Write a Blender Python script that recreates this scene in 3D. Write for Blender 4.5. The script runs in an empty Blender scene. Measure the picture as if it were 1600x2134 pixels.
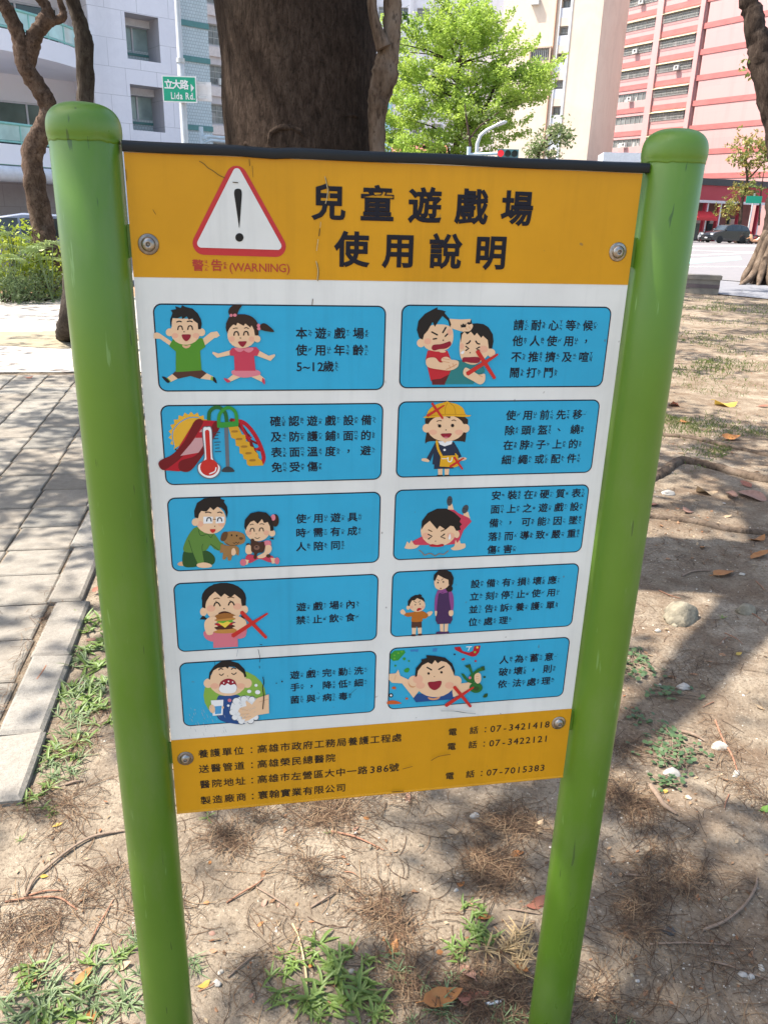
import bpy, bmesh, math, random
from mathutils import Vector, Matrix, noise
from mathutils.geometry import tessellate_polygon
R = random.Random(7)
rad = math.radians
scn = bpy.context.scene
col = scn.collection

# ---------------------------------------------------------------- camera
CAM_H = 1.66
CAM = Vector((-0.2020, -1.0915, CAM_H))
PITCH, ROLL, YAW, FPX = 0.36, 0.03, 0.1794, 1637.85
CX, CY = 800.0, 1067.0
Fv = Vector((math.sin(YAW)*math.cos(PITCH), math.cos(YAW)*math.cos(PITCH), -math.sin(PITCH)))
R0 = Vector((math.cos(YAW), -math.sin(YAW), 0)); U0 = R0.cross(Fv)
Rv = R0*math.cos(ROLL) + U0*math.sin(ROLL)
Uv = -R0*math.sin(ROLL) + U0*math.cos(ROLL)
cd = bpy.data.cameras.new("camera"); cam = bpy.data.objects.new("camera", cd); col.objects.link(cam)
cam.matrix_world = Matrix(((Rv.x, Uv.x, -Fv.x, CAM.x), (Rv.y, Uv.y, -Fv.y, CAM.y), (Rv.z, Uv.z, -Fv.z, CAM.z), (0, 0, 0, 1)))
cd.sensor_fit = 'VERTICAL'; cd.sensor_height = 24.0; cd.lens = 24.0*FPX/2134.0
cd.clip_start = 0.05; cd.clip_end = 2000
scn.camera = cam

# ---------------------------------------------------------------- light
SUN_EL = 60.0
SUN_H = Vector((-0.97, 0.22)).normalized()          # ground direction towards the sun
TO_SUN = Vector((SUN_H.x*math.cos(rad(SUN_EL)), SUN_H.y*math.cos(rad(SUN_EL)), math.sin(rad(SUN_EL))))
world = bpy.data.worlds.new("World"); scn.world = world; world.use_nodes = True
wn = world.node_tree; wn.nodes.clear()
sky = wn.nodes.new('ShaderNodeTexSky'); sky.sky_type = 'NISHITA'; sky.sun_disc = False
sky.sun_elevation = rad(SUN_EL); sky.sun_rotation = math.atan2(TO_SUN.x, TO_SUN.y)
sky.air_density = 1.3; sky.dust_density = 3.0; sky.ozone_density = 1.0
bg = wn.nodes.new('ShaderNodeBackground'); bg.inputs['Strength'].default_value = 0.135
wo = wn.nodes.new('ShaderNodeOutputWorld')
wn.links.new(sky.outputs[0], bg.inputs[0]); wn.links.new(bg.outputs[0], wo.inputs[0])
sd = bpy.data.lights.new("sun", 'SUN'); sd.energy = 4.7; sd.angle = rad(0.55); sd.color = (1.0, 0.94, 0.85)
so = bpy.data.objects.new("sun", sd); col.objects.link(so)
so.rotation_euler = (-TO_SUN).to_track_quat('-Z', 'Y').to_euler()
vs = scn.view_settings
vs.view_transform = 'Standard'; vs.look = 'None'; vs.gamma = 1; vs.use_curve_mapping = False
vs.exposure = 1.42

# ---------------------------------------------------------------- helpers
def ray(px, py):
    return ((px-CX)/FPX*Rv - (py-CY)/FPX*Uv + Fv)
def gp(px, py, z=0.0):
    """ground point under a traced photo point"""
    d = ray(px, py); t = (z-CAM.z)/d.z
    return CAM + d*t
def pt(px, py, D):
    """point on the line of sight at horizontal distance D"""
    d = ray(px, py); t = D/math.hypot(d.x, d.y)
    return CAM + d*t
def onb(px, py, y=0.0):
    d = ray(px, py); t = (y-CAM.y)/d.y
    p = CAM + d*t
    return p.x, p.z
def az(px, D):
    """plan position seen at column px, distance D (taken on the horizon)"""
    p = pt(px, 450+(px-800)*0.028, D); return Vector((p.x, p.y, 0))

def tag(o, label=None, cat=None, group=None, kind=None):
    if label: o['label'] = label
    if cat: o['category'] = cat
    if group: o['group'] = group
    if kind: o['kind'] = kind
    return o
def empty(name, loc=(0, 0, 0), rotz=0.0, label=None, cat=None, group=None):
    o = bpy.data.objects.new(name, None); col.objects.link(o)
    o.location = loc; o.rotation_euler = (0, 0, rotz); o.empty_display_size = 0.1
    return tag(o, label, cat, group)

class MB:
    """collects faces; build() links them as ONE mesh object"""
    def __init__(s):
        s.v = []; s.f = []; s.m = []; s.c = []; s.sm = []
    def face(s, pts, m=0, c=None, smooth=False):
        i = len(s.v); s.v.extend([tuple(p) for p in pts]); s.f.append(tuple(range(i, i+len(pts))))
        s.m.append(m); s.c.append(c); s.sm.append(smooth)
    def grid(s, rows, m=0, c=None, closed=False, smooth=True):
        """rows: list of equal-length point lists, shared vertices"""
        n = len(rows[0]); b = len(s.v)
        for r in rows: s.v.extend([tuple(p) for p in r])
        for i in range(len(rows)-1):
            for j in range(n if closed else n-1):
                k = (j+1) % n
                s.f.append((b+i*n+j, b+i*n+k, b+(i+1)*n+k, b+(i+1)*n+j)); s.m.append(m); s.c.append(c); s.sm.append(smooth)
    def box(s, x0, x1, y0, y1, z0, z1, m=0, c=None, skip=()):
        P = [(x0,y0,z0),(x1,y0,z0),(x1,y1,z0),(x0,y1,z0),(x0,y0,z1),(x1,y0,z1),(x1,y1,z1),(x0,y1,z1)]
        for k, q in (('b',(0,3,2,1)),('t',(4,5,6,7)),('f',(0,1,5,4)),('r',(1,2,6,5)),('k',(2,3,7,6)),('l',(3,0,4,7))):
            if k not in skip: s.face([P[i] for i in q], m, c)
    def obox(s, a, b, w, h, m=0, c=None, up=Vector((0,0,1))):
        """bar from a to b with section w x h"""
        a = Vector(a); b = Vector(b); d = (b-a).normalized()
        x = d.cross(up)
        if x.length < 1e-4: x = Vector((1,0,0))
        x.normalize(); y = x.cross(d)
        x *= w/2; y *= h/2
        A = [a-x-y, a+x-y, a+x+y, a-x+y]; B = [p+(b-a) for p in A]
        for i in range(4):
            j = (i+1) % 4; s.face([A[i], A[j], B[j], B[i]], m, c)
        s.face(A[::-1], m, c); s.face(B, m, c)
    def tube(s, pts, rads, n=10, m=0, c=None, cap=True, jit=0.0, rng=None, flat=None):
        pts = [Vector(p) for p in pts]; rows = []
        up = Vector((0.13, 0.31, 0.94))
        prev = None
        for i, p in enumerate(pts):
            d = (pts[min(i+1, len(pts)-1)]-pts[max(i-1, 0)]).normalized()
            if prev is None:
                x = d.cross(up)
                if x.length < 1e-3: x = d.cross(Vector((1,0,0)))
            else:
                x = prev - d*prev.dot(d)
            x.normalize(); prev = x; y = d.cross(x)
            r = rads[i] if hasattr(rads, '__len__') else rads
            ring = []
            for k in range(n):
                a = 2*math.pi*k/n
                q = r*(1+(rng.uniform(-jit, jit) if jit and rng else 0))
                ring.append(p + x*math.cos(a)*q + y*math.sin(a)*q*(flat or 1))
            rows.append(ring)
        s.grid(rows, m, c, closed=True)
        if cap:
            s.face(rows[0][::-1], m, c); s.face(rows[-1], m, c)
    def lathe(s, prof, n=32, cx=0, cy=0, m=0, c=None):
        rows = [[(cx+r*math.cos(2*math.pi*k/n), cy+r*math.sin(2*math.pi*k/n), z) for k in range(n)] for r, z in prof]
        s.grid(rows, m, c, closed=True)
    def xform(s, M, start=0):
        for i in range(start, len(s.v)): s.v[i] = tuple(M @ Vector(s.v[i]))
    def mesh(s, name, mats):
        me = bpy.data.meshes.new(name); me.from_pydata(s.v, [], s.f)
        if not isinstance(mats, (list, tuple)): mats = [mats]
        for m in mats: me.materials.append(m)
        me.polygons.foreach_set('material_index', s.m)
        me.polygons.foreach_set('use_smooth', s.sm)
        if any(c is not None for c in s.c):
            at = me.color_attributes.new('Col', 'FLOAT_COLOR', 'CORNER')
            buf = []
            for f, c in zip(s.f, s.c):
                c = c or (1, 1, 1)
                buf.extend((c[0], c[1], c[2], 1.0)*len(f))
            at.data.foreach_set('color', buf)
        me.update(); return me
    def build(s, name, mats, parent=None, loc=None):
        o = bpy.data.objects.new(name, s.mesh(name, mats)); col.objects.link(o)
        if parent is not None: o.parent = parent
        if loc is not None: o.location = loc
        return o

def inst(name, me, parent=None, loc=(0,0,0), rot=(0,0,0), sc=(1,1,1)):
    o = bpy.data.objects.new(name, me); col.objects.link(o); o.parent = parent
    o.location = loc; o.rotation_euler = rot; o.scale = sc if hasattr(sc, '__len__') else (sc, sc, sc)
    return o
def copy_tree(o, parent=None):
    c = o.copy(); col.objects.link(c); c.parent = parent
    for ch in list(o.children): copy_tree(ch, c)
    return c

# ---------------------------------------------------------------- materials
def newmat(name):
    m = bpy.data.materials.new(name); m.use_nodes = True
    nt = m.node_tree; b = nt.nodes['Principled BSDF']
    return m, nt, b
def N(nt, t, **kw):
    n = nt.nodes.new(t)
    for k, v in kw.items():
        if k in n.inputs: n.inputs[k].default_value = v
        else: setattr(n, k, v)
    return n
def coords(nt, kind='Object', scale=(1,1,1), rot=(0,0,0)):
    tc = N(nt, 'ShaderNodeTexCoord'); mp = N(nt, 'ShaderNodeMapping')
    mp.inputs['Scale'].default_value = scale; mp.inputs['Rotation'].default_value = rot
    nt.links.new(tc.outputs[kind], mp.inputs[0]); return mp.outputs[0]
def wpos(nt, scale=(1,1,1)):
    g = N(nt, 'ShaderNodeNewGeometry'); mp = N(nt, 'ShaderNodeMapping'); mp.inputs['Scale'].default_value = scale
    nt.links.new(g.outputs['Position'], mp.inputs[0]); return mp.outputs[0]
def ramp(nt, fac, stops):
    r = N(nt, 'ShaderNodeValToRGB'); e = r.color_ramp.elements
    while len(e) < len(stops): e.new(0.5)
    for i, (p, c) in enumerate(stops):
        e[i].position = p; e[i].color = (c[0], c[1], c[2], 1) if hasattr(c, '__len__') else (c, c, c, 1)
    nt.links.new(fac, r.inputs[0]); return r.outputs[0]
def noi(nt, vec, scale, detail=4, rough=0.55, dist=0.0):
    n = N(nt, 'ShaderNodeTexNoise', Scale=scale, Detail=detail, Roughness=rough, Distortion=dist)
    nt.links.new(vec, n.inputs['Vector']); return n.outputs[0]
def mixc(nt, fac, a, b, mode='MIX'):
    m = N(nt, 'ShaderNodeMix', data_type='RGBA', blend_type=mode)
    for sock, v in ((m.inputs[0], fac), (m.inputs[6], a), (m.inputs[7], b)):
        if hasattr(v, 'is_output'): nt.links.new(v, sock)
        elif hasattr(v, '__len__'): sock.default_value = (v[0], v[1], v[2], 1)
        else: sock.default_value = v
    return m.outputs[2]
def bump(nt, b, h, strength=0.3, dist=0.01, prev=None):
    n = N(nt, 'ShaderNodeBump', Strength=strength, Distance=dist); nt.links.new(h, n.inputs['Height'])
    if prev is not None: nt.links.new(prev, n.inputs['Normal'])
    nt.links.new(n.outputs[0], b.inputs['Normal']); return n.outputs[0]
def mat(name, c1, c2=None, scale=6, rough=0.7, bmp=0.0, bscale=None, bdist=0.01, metal=0.0, spec=0.5, world_space=False, stretch=(1,1,1), trans=None, coat=0.0):
    m, nt, b = newmat(name)
    vec = wpos(nt, stretch) if world_space else coords(nt, 'Object', stretch)
    b.inputs['Roughness'].default_value = rough; b.inputs['Metallic'].default_value = metal
    b.inputs['Specular IOR Level'].default_value = spec
    if coat: b.inputs['Coat Weight'].default_value = coat; b.inputs['Coat Roughness'].default_value = 0.12
    if c2 is None: c2 = tuple(x*0.82 for x in c1)
    f = noi(nt, vec, scale, 5, 0.6)
    c = ramp(nt, f, [(0.3, c1), (0.7, c2)])
    nt.links.new(c, b.inputs['Base Color'])
    if bmp:
        bump(nt, b, noi(nt, vec, bscale or scale*4, 5, 0.65), bmp, bdist)
    return m
def leafmat(name, c1, c2, scale=2.0, tr=0.35, rough=0.5, obj=False):
    m, nt, b = newmat(name)
    vec = coords(nt) if obj else wpos(nt)
    f = noi(nt, vec, scale, 3, 0.6)
    c = ramp(nt, f, [(0.32, c1), (0.68, c2)])
    nt.links.new(c, b.inputs['Base Color']); b.inputs['Roughness'].default_value = rough
    t = N(nt, 'ShaderNodeBsdfTranslucent'); nt.links.new(c, t.inputs[0])
    mx = N(nt, 'ShaderNodeMixShader'); mx.inputs[0].default_value = tr
    nt.links.new(b.outputs[0], mx.inputs[1]); nt.links.new(t.outputs[0], mx.inputs[2])
    nt.links.new(mx.outputs[0], nt.nodes['Material Output'].inputs[0])
    return m
def colmat(name, rough=0.4, spec=0.5):
    m, nt, b = newmat(name)
    a = N(nt, 'ShaderNodeVertexColor', layer_name='Col'); 
    f = noi(nt, wpos(nt), 9, 3, 0.6)
    k = ramp(nt, f, [(0.3, 0.93), (0.7, 1.0)])
    nt.links.new(mixc(nt, 1.0, a.outputs[0], k, 'MULTIPLY'), b.inputs['Base Color'])
    b.inputs['Roughness'].default_value = rough; b.inputs['Specular IOR Level'].default_value = spec
    return m
# ================================================================ SETTING
def dirt_mat():
    m, nt, b = newmat('dirt')
    v = wpos(nt)
    big = ramp(nt, noi(nt, v, 1.1, 6, 0.62, 0.4), [(0.27, (0.145, 0.110, 0.078)), (0.46, (0.250, 0.200, 0.145)), (0.66, (0.375, 0.312, 0.236))])
    mid = noi(nt, v, 9.0, 8, 0.72)
    hum = ramp(nt, noi(nt, v, 2.6, 7, 0.7, 0.6), [(0.55, 0.0), (0.72, 0.65)])
    c = mixc(nt, ramp(nt, mid, [(0.40, 0.0), (0.62, 0.7)]), big, (0.155, 0.118, 0.085))
    sx = N(nt, 'ShaderNodeSeparateXYZ'); nt.links.new(v, sx.inputs[0])
    rgt = ramp(nt, sx.outputs[0], [(0.0, 0.0), (1.0, 1.0)]); litter = mixc(nt, 1.0, ramp(nt, noi(nt, v, 3.3, 7, 0.72, 0.5), [(0.42, 0.0), (0.64, 0.75)]), rgt, 'MULTIPLY')
    c = mixc(nt, hum, c, (0.095, 0.062, 0.040)); c = mixc(nt, litter, c, (0.135, 0.088, 0.056))
    fine = noi(nt, v, 90.0, 4, 0.75)
    c = mixc(nt, ramp(nt, fine, [(0.36, 0.65), (0.47, 0.0)]), c, (0.060, 0.042, 0.029))
    c = mixc(nt, ramp(nt, fine, [(0.60, 0.0), (0.68, 0.55)]), c, (0.50, 0.43, 0.34))
    vo = N(nt, 'ShaderNodeTexVoronoi', Scale=140.0, Randomness=1.0); nt.links.new(v, vo.inputs['Vector'])
    pale = ramp(nt, vo.outputs['Distance'], [(0.10, 1.0), (0.17, 0.0)])
    pick = ramp(nt, vo.outputs['Color'], [(0.80, 0.0), (0.84, 0.8)])
    c = mixc(nt, mixc(nt, 1.0, pale, pick, 'MULTIPLY'), c, (0.62, 0.57, 0.49))
    nt.links.new(c, b.inputs['Base Color']); b.inputs['Roughness'].default_value = 0.95; b.inputs['Specular IOR Level'].default_value = 0.15
    n1 = bump(nt, b, mid, 0.75, 0.025)
    n2 = bump(nt, b, fine, 0.7, 0.008, n1)
    return m
M_DIRT = dirt_mat()
def terrain(x, y):
    """small rises of the trodden ground (real relief), flat on the path side"""
    d = noise.noise(Vector((x*1.3, y*1.3, 2.0)))*0.020 + noise.noise(Vector((x*4.1, y*4.1, 5.0)))*0.009 + noise.noise(Vector((x*11, y*11, 9.0)))*0.004
    k = min(1.0, max(0.0, (x+0.95)/0.5)) if y > 0.9 else 1.0; far = 1.0 if y < 11 else max(0.0, 1-(y-11)/3)
    return d*k*far - 0.004
mb = MB()
def axis(a, b, s): n = int((b-a)/s); return [a+(b-a)*i/n for i in range(n+1)]
gx = [-600, -120, -40, -15, -6, -2.5] + axis(-1.4, 4.4, 0.035) + axis(4.6, 14, 0.5) + [18, 30, 60, 200, 700]
gy = [-300, -40, -8, -2] + axis(-0.5, 5.0, 0.035) + axis(5.1, 14, 0.2) + [16, 20, 40, 100, 300, 900]
rows = [[(x, y, terrain(x, y) if abs(x) < 16 and -2 <= y < 15 else -0.004) for x in gx] for y in gy]
mb.grid(rows); tag(mb.build('ground', M_DIRT), kind='structure')

def stone_mat(name, c1, c2, sc=40, jit=0.14, bmp=0.25, stain=(0.10, 0.085, 0.065)):
    m, nt, b = newmat(name); v = wpos(nt)
    c = ramp(nt, noi(nt, v, sc, 6, 0.7), [(0.32, c1), (0.68, c2)])
    vc = N(nt, 'ShaderNodeVertexColor', layer_name='Col'); c = mixc(nt, 1.0, c, vc.outputs[0], 'MULTIPLY')
    st = ramp(nt, noi(nt, v, 1.6, 6, 0.65, 0.3), [(0.50, 0.0), (0.72, 0.55)])
    c = mixc(nt, st, c, stain)
    gr = ramp(nt, noi(nt, v, 260, 2, 0.6), [(0.36, 0.45), (0.46, 0.0)]); c = mixc(nt, gr, c, (0.07, 0.065, 0.06))
    nt.links.new(c, b.inputs['Base Color']); b.inputs['Roughness'].default_value = 0.88
    bump(nt, b, noi(nt, v, 120, 4, 0.7), bmp, 0.004); return m
M_SLAB = stone_mat('slab_stone', (0.195, 0.172, 0.140), (0.285, 0.256, 0.214), 22)
M_KERB = stone_mat('kerb_granite', (0.205, 0.183, 0.152), (0.29, 0.263, 0.226), 60, bmp=0.5)
M_PATH = None
def slab(mb, x0, x1, y0, y1, z, bev, rng, tilt=0.0025, sh=0.14, depth=0.05):
    t = [z+rng.uniform(-tilt, tilt) for _ in range(4)]; g = 1-rng.uniform(0, sh)*(1.5 if rng.random() < .15 else 1); w = rng.uniform(-0.05, 0.05); c = (g*(1+w), g, g*(1-w))
    O = [(x0, y0), (x1, y0), (x1, y1), (x0, y1)]; I = [(x0+bev, y0+bev), (x1-bev, y0+bev), (x1-bev, y1-bev), (x0+bev, y1-bev)]
    mb.face([(I[i][0], I[i][1], t[i]) for i in range(4)], 0, c)
    for i in range(4):
        j = (i+1) % 4
        mb.face([(O[i][0], O[i][1], t[i]-bev*.8), (O[j][0], O[j][1], t[j]-bev*.8), (I[j][0], I[j][1], t[j]), (I[i][0], I[i][1], t[i])], 0, c)
        mb.face([(O[i][0], O[i][1], z-depth), (O[j][0], O[j][1], z-depth), (O[j][0], O[j][1], t[j]-bev*.8), (O[i][0], O[i][1], t[i]-bev*.8)], 0, c)
mb = MB(); rg = random.Random(3)
S = 0.315
for i in range(15):
    for j in range(0, 21):
        y0 = 0.98+j*S; x1 = -1.075-i*S-0.036*(y0-1.25)
        slab(mb, x1-S+0.012, x1, y0, y0+S-0.011, 0.008, 0.007, rg, 0.003, 0.24)
tag(mb.build('paving', M_SLAB), kind='structure')
mb = MB(); y = 0.93
for L in (0.33, 0.50, 0.47, 0.62, 0.60, 0.62, 0.60, 0.62, 0.60, 0.62, 0.60):
    o = rg.uniform(-0.014, 0.014)-0.036*(y+L/2-1.25)
    slab(mb, -1.050+o, -0.905+o, y, y+L-0.009, 0.026, 0.012, rg, 0.005, 0.12, 0.14); y += L
tag(mb.build('kerb', M_KERB), kind='structure')
# farther light path laid in diamond tiles
m, nt, b = newmat('path_tiles'); v = wpos(nt)
mp = N(nt, 'ShaderNodeMapping'); mp.inputs['Rotation'].default_value = (0, 0, rad(38)); nt.links.new(v, mp.inputs[0])
br = N(nt, 'ShaderNodeTexBrick', Scale=1.0); br.offset = 0.0
for k, val in (('Mortar Size', 0.012), ('Brick Width', 0.6), ('Row Height', 0.6), ('Color1', (0.35, 0.32, 0.285, 1)), ('Color2', (0.39, 0.36, 0.32, 1)), ('Mortar', (0.20, 0.15, 0.125, 1)), ('Mortar Smooth', 0.3)): br.inputs[k].default_value = val
nt.links.new(mp.outputs[0], br.inputs['Vector'])
c = mixc(nt, ramp(nt, noi(nt, v, 2.2, 6, 0.7), [(0.45, 0.0), (0.75, 0.45)]), br.outputs[0], (0.25, 0.21, 0.17))
nt.links.new(c, b.inputs['Base Color']); b.inputs['Roughness'].default_value = 0.85; bump(nt, b, noi(nt, v, 60, 4, 0.7), 0.2, 0.005); M_PATH = m
mb = MB(); mb.face([(-30, 7.72, 0.008), (-1.3, 7.72, 0.008), (-1.3, 15.9, 0.008), (-30, 13.4, 0.008)]); tag(mb.build('path', M_PATH), kind='structure')
# reddish leaf-strewn bed where the bushes grow, soil square round the thin tree
M_BED = mat('bed_soil', (0.26, 0.145, 0.085), (0.33, 0.20, 0.12), scale=8, rough=0.95, bmp=0.6, bscale=40, world_space=True)
mb = MB(); mb.face([(-30, 13.4, 0.012), (-1.3, 15.9, 0.012), (-1.3, 18.6, 0.012), (-30, 16.6, 0.012)]); tag(mb.build('planting_bed', M_BED), kind='structure')
M_PIT = mat('pit_soil', (0.28, 0.235, 0.165), (0.21, 0.18, 0.12), scale=6, rough=0.95, bmp=0.5, bscale=40, world_space=True)
mb = MB()
ring = [(-2.75+1.25*math.cos(a)*(1+0.12*math.sin(3*a)), 10.1+0.75*math.sin(a)*(1+0.15*math.cos(5*a)), 0.014) for a in [2*math.pi*i/28 for i in range(28)]]
mb.face(ring); tag(mb.build('tree_pit', M_PIT), kind='structure')
# pavement on the right, road, markings
M_ASPH = mat('asphalt', (0.150, 0.142, 0.146), (0.185, 0.175, 0.18), scale=3, rough=0.85, bmp=0.3, bscale=60, world_space=True)
M_PAVE = mat('pavement', (0.14, 0.14, 0.155), (0.19, 0.19, 0.20), scale=5, rough=0.85, bmp=0.2, world_space=True)
M_LINE = mat('road_paint', (0.78, 0.78, 0.75), (0.66, 0.66, 0.63), scale=8, rough=0.7, world_space=True)
M_TURQ = mat('turquoise_road_paint', (0.20, 0.52, 0.44), (0.27, 0.57, 0.48), scale=4, rough=0.75, world_space=True)
def quad(name, P, z, m):
    mb = MB(); mb.face([(p[0], p[1], z) for p in P]); return tag(mb.build(name, m), kind='structure')
a0, a1 = gp(1380, 603), gp(1760, 640)                    # inner edge of the pavement
d = (a1-a0); d.z = 0; d.normalize(); nrm = Vector((-d.y, d.x, 0))
if nrm.y < 0: nrm = -nrm
A = a0-d*16; B = a0+d*40
quad('pavement', [A, B, B+nrm*5.2, A+nrm*5.2], 0.02, M_PAVE)
mb = MB(); kx = nrm*0.16
for i in range(56):
    p = A+d*i+nrm*5.2; q = p+d*0.985
    mb.face([p+Vector((0,0,.03)), q+Vector((0,0,.03)), q+kx+Vector((0,0,.03)), p+kx+Vector((0,0,.03))]); mb.face([p+kx+Vector((0,0,.03)), q+kx+Vector((0,0,.03)), q+kx+Vector((0,0,-.12)), p+kx+Vector((0,0,-.12))])
tag(mb.build('kerb', M_KERB), kind='structure')
roadc = [(-60, 18.9), (-1.3, 18.6), (A+nrm*5.36)[:2], (B+nrm*5.36)[:2], (180, 20), (180, 190), (-60, 190)]
quad('road', roadc, 0.004, M_ASPH)
def strip(P1, P2, w, name, m, z=0.010):
    a, b = gp(*P1), gp(*P2); dd = (b-a).normalized(); n_ = Vector((-dd.y, dd.x, 0))*w/2
    quad(name, [a-n_, b-n_, b+n_, a+n_], z, m)
quad('turquoise_road_patch', [gp(1415, 541), gp(1540, 534), gp(1545, 541), gp(1420, 551)], 0.008, M_TURQ)
strip((1400, 520), (1620, 528), 0.45, 'road_marking', M_LINE); strip((1400, 534), (1570, 527), 0.30, 'road_marking', M_LINE); strip((1420, 556), (1560, 556), 0.18, 'road_marking', M_LINE); strip((1400, 514), (1600, 513), 0.5, 'road_marking', M_LINE)
# ================================================================ NOTICE BOARD
BT = CAM_H + 0.0652; BW = 0.34; BH = 1.0086
PXL, PXR, PY, PR = -0.3853, 0.3884, 0.0113, 0.0421
board = empty('notice_board', (0, PY, 0), 0, 'yellow white and blue playground rules board held between two fat green posts', 'notice board')

def green_paint():
    m, nt, b = newmat('green_paint')
    v = wpos(nt)
    c = ramp(nt, noi(nt, v, 3.0, 4, 0.6), [(0.3, (0.072, 0.164, 0.007)), (0.7, (0.102, 0.208, 0.014))])
    # vertical scrapes and chips
    sc = noi(nt, wpos(nt, (60, 60, 7)), 1.0, 3, 0.7)
    k = ramp(nt, sc, [(0.665, 0.0), (0.71, 0.7)])
    sc2 = noi(nt, wpos(nt, (90, 90, 11)), 1.0, 2, 0.7)
    k2 = ramp(nt, sc2, [(0.705, 0.0), (0.735, 0.8)])
    c = mixc(nt, k, c, (0.17, 0.30, 0.08)); c = mixc(nt, k2, c, (0.03, 0.07, 0.01))
    nt.links.new(c, b.inputs['Base Color'])
    dust = ramp(nt, noi(nt, wpos(nt, (9, 9, 3)), 1.0, 6, 0.7), [(0.50, 0.0), (0.75, 0.22)])
    nt.links.new(mixc(nt, dust, c, (0.20, 0.22, 0.13)), b.inputs['Base Color'])
    rr = ramp(nt, noi(nt, wpos(nt, (14, 14, 3)), 1.0, 4, 0.6), [(0.3, 0.27), (0.7, 0.46)])
    nt.links.new(rr, b.inputs['Roughness']); b.inputs['Specular IOR Level'].default_value = 0.5
    bump(nt, b, noi(nt, v, 45, 3, 0.5), 0.10, 0.002)
    return m
M_GREEN = green_paint()
def post(x, cap_base, parent):
    mb = MB(); mb.lathe([(0.0, -0.25), (PR, -0.25)] + [(PR, z) for z in (0.2, 0.6, 1.0, 1.4)] + [(PR, cap_base-0.002), (PR*0.98, cap_base-0.001)], 48)
    p = mb.build('post', M_GREEN, parent, (x, 0, 0))
    mb = MB(); prof = []
    b0 = cap_base
    prof += [(PR*0.97, b0-0.0035), (PR*1.012, b0-0.0025), (PR*1.022, b0-0.0005), (PR*1.016, b0+0.0015), (PR*1.036, b0+0.004)]
    top = b0+0.042; rr = PR*1.045; zb = b0+0.009
    for i in range(17):
        a = i/16*math.pi/2
        prof.append((max(0.0005, rr*max(0.0, math.cos(a))**(2/2.7)), zb+(top-zb)*math.sin(a)**(2/2.7)))
    prof += [(0.0, top+0.0001)]
    mb.lathe(prof, 48)
    # weld lumps round the seam
    for k in range(48*len(prof)):
        x_, y_, z_ = mb.v[k]
        a = math.atan2(y_, x_)
        if abs(z_-b0) < 0.006:
            w = noise.noise(Vector((math.cos(a)*5+x*9, math.sin(a)*5, 3)))*0.0022
            mb.v[k] = (x_*(1+w*6), y_*(1+w*6), z_+w)
    c = mb.build('cap', M_GREEN, p)
    return p
post(PXL, BT+0.0105, board); post(PXR, BT+0.0155, board)

def signmat(name, c, rough=0.33):
    m, nt, b = newmat(name)
    v = wpos(nt)
    dirt = noi(nt, v, 5.0, 5, 0.65)
    k = ramp(nt, dirt, [(0.35, 0.88), (0.65, 1.0)])
    drip = ramp(nt, noi(nt, wpos(nt, (38, 38, 1.6)), 1.0, 5, 0.65), [(0.52, 1.0), (0.78, 0.89)]); k = mixc(nt, 1.0, k, drip, 'MULTIPLY')
    cc = mixc(nt, 1.0, c, k, 'MULTIPLY')
    gr = ramp(nt, noi(nt, wpos(nt, (1, 1, 1)), 55.0, 2, 0.5), [(0.735, 0.0), (0.77, 0.55)])
    cc = mixc(nt, gr, cc, (0.10, 0.09, 0.07))
    nt.links.new(cc, b.inputs['Base Color']); b.inputs['Roughness'].default_value = rough; b.inputs['Specular IOR Level'].default_value = 0.28
    bump(nt, b, noi(nt, v, 6, 2, 0.5), 0.05, 0.01)
    return m
M_WHITE = signmat('sign_white', (0.715, 0.725, 0.685)); M_YEL = signmat('sign_yellow', (0.61, 0.290, 0.006)); M_BLUE = signmat('sign_blue', (0.024, 0.365, 0.585))
M_NAVY = mat('sign_navy', (0.008, 0.012, 0.025), rough=0.4, spec=0.25); M_INK = mat('sign_ink', (0.006, 0.006, 0.014), rough=0.45, spec=0.25)
M_BLACK = mat('trim_black', (0.010, 0.013, 0.016), (0.016, 0.019, 0.022), rough=0.42, bmp=0.15, bscale=30, bdist=0.002, spec=0.25)
M_RED = mat('sign_red', (0.50, 0.015, 0.02), rough=0.4); M_RTXT = mat('sign_red_text', (0.42, 0.03, 0.012), rough=0.45)
M_STEEL = mat('bolt_steel', (0.45, 0.42, 0.38), (0.22, 0.19, 0.16), scale=160, rough=0.32, metal=1.0, bmp=0.1)
M_PRINT = colmat('sign_print', 0.36, 0.28)
M_RUST = mat('washer_steel', (0.16, 0.14, 0.12), (0.30, 0.27, 0.24), scale=150, rough=0.4, metal=0.9)

def bcoord(px, py): return onb(px, py)            # (x, z) on the board face
Zh = (onb(283, 578)[1]+onb(1303, 593)[1])/2       # header / white line
Zf = (onb(358, 1541)[1]+onb(1188, 1478)[1])/2     # white / footer line
def sheet(name, x0, x1, z0, z1, y, m, parent, segs=1):
    mb = MB(); mb.face([(x0, y, z0), (x1, y, z0), (x1, y, z1), (x0, y, z1)])
    o = mb.build(name, m, parent); o.location.y = -PY; return o
mb = MB()
nx, nz = 24, 34
mb.box(-BW, BW, 0.0, 0.004, BT-BH, BT)
pan = mb.build('panel', M_WHITE, board, (0, -PY, 0))
sheet('header_band', -BW, BW, Zh, BT-0.001, -0.0004, M_YEL, board)
sheet('footer_band', -BW, BW, BT-BH, Zf, -0.0004, M_YEL, board)
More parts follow.
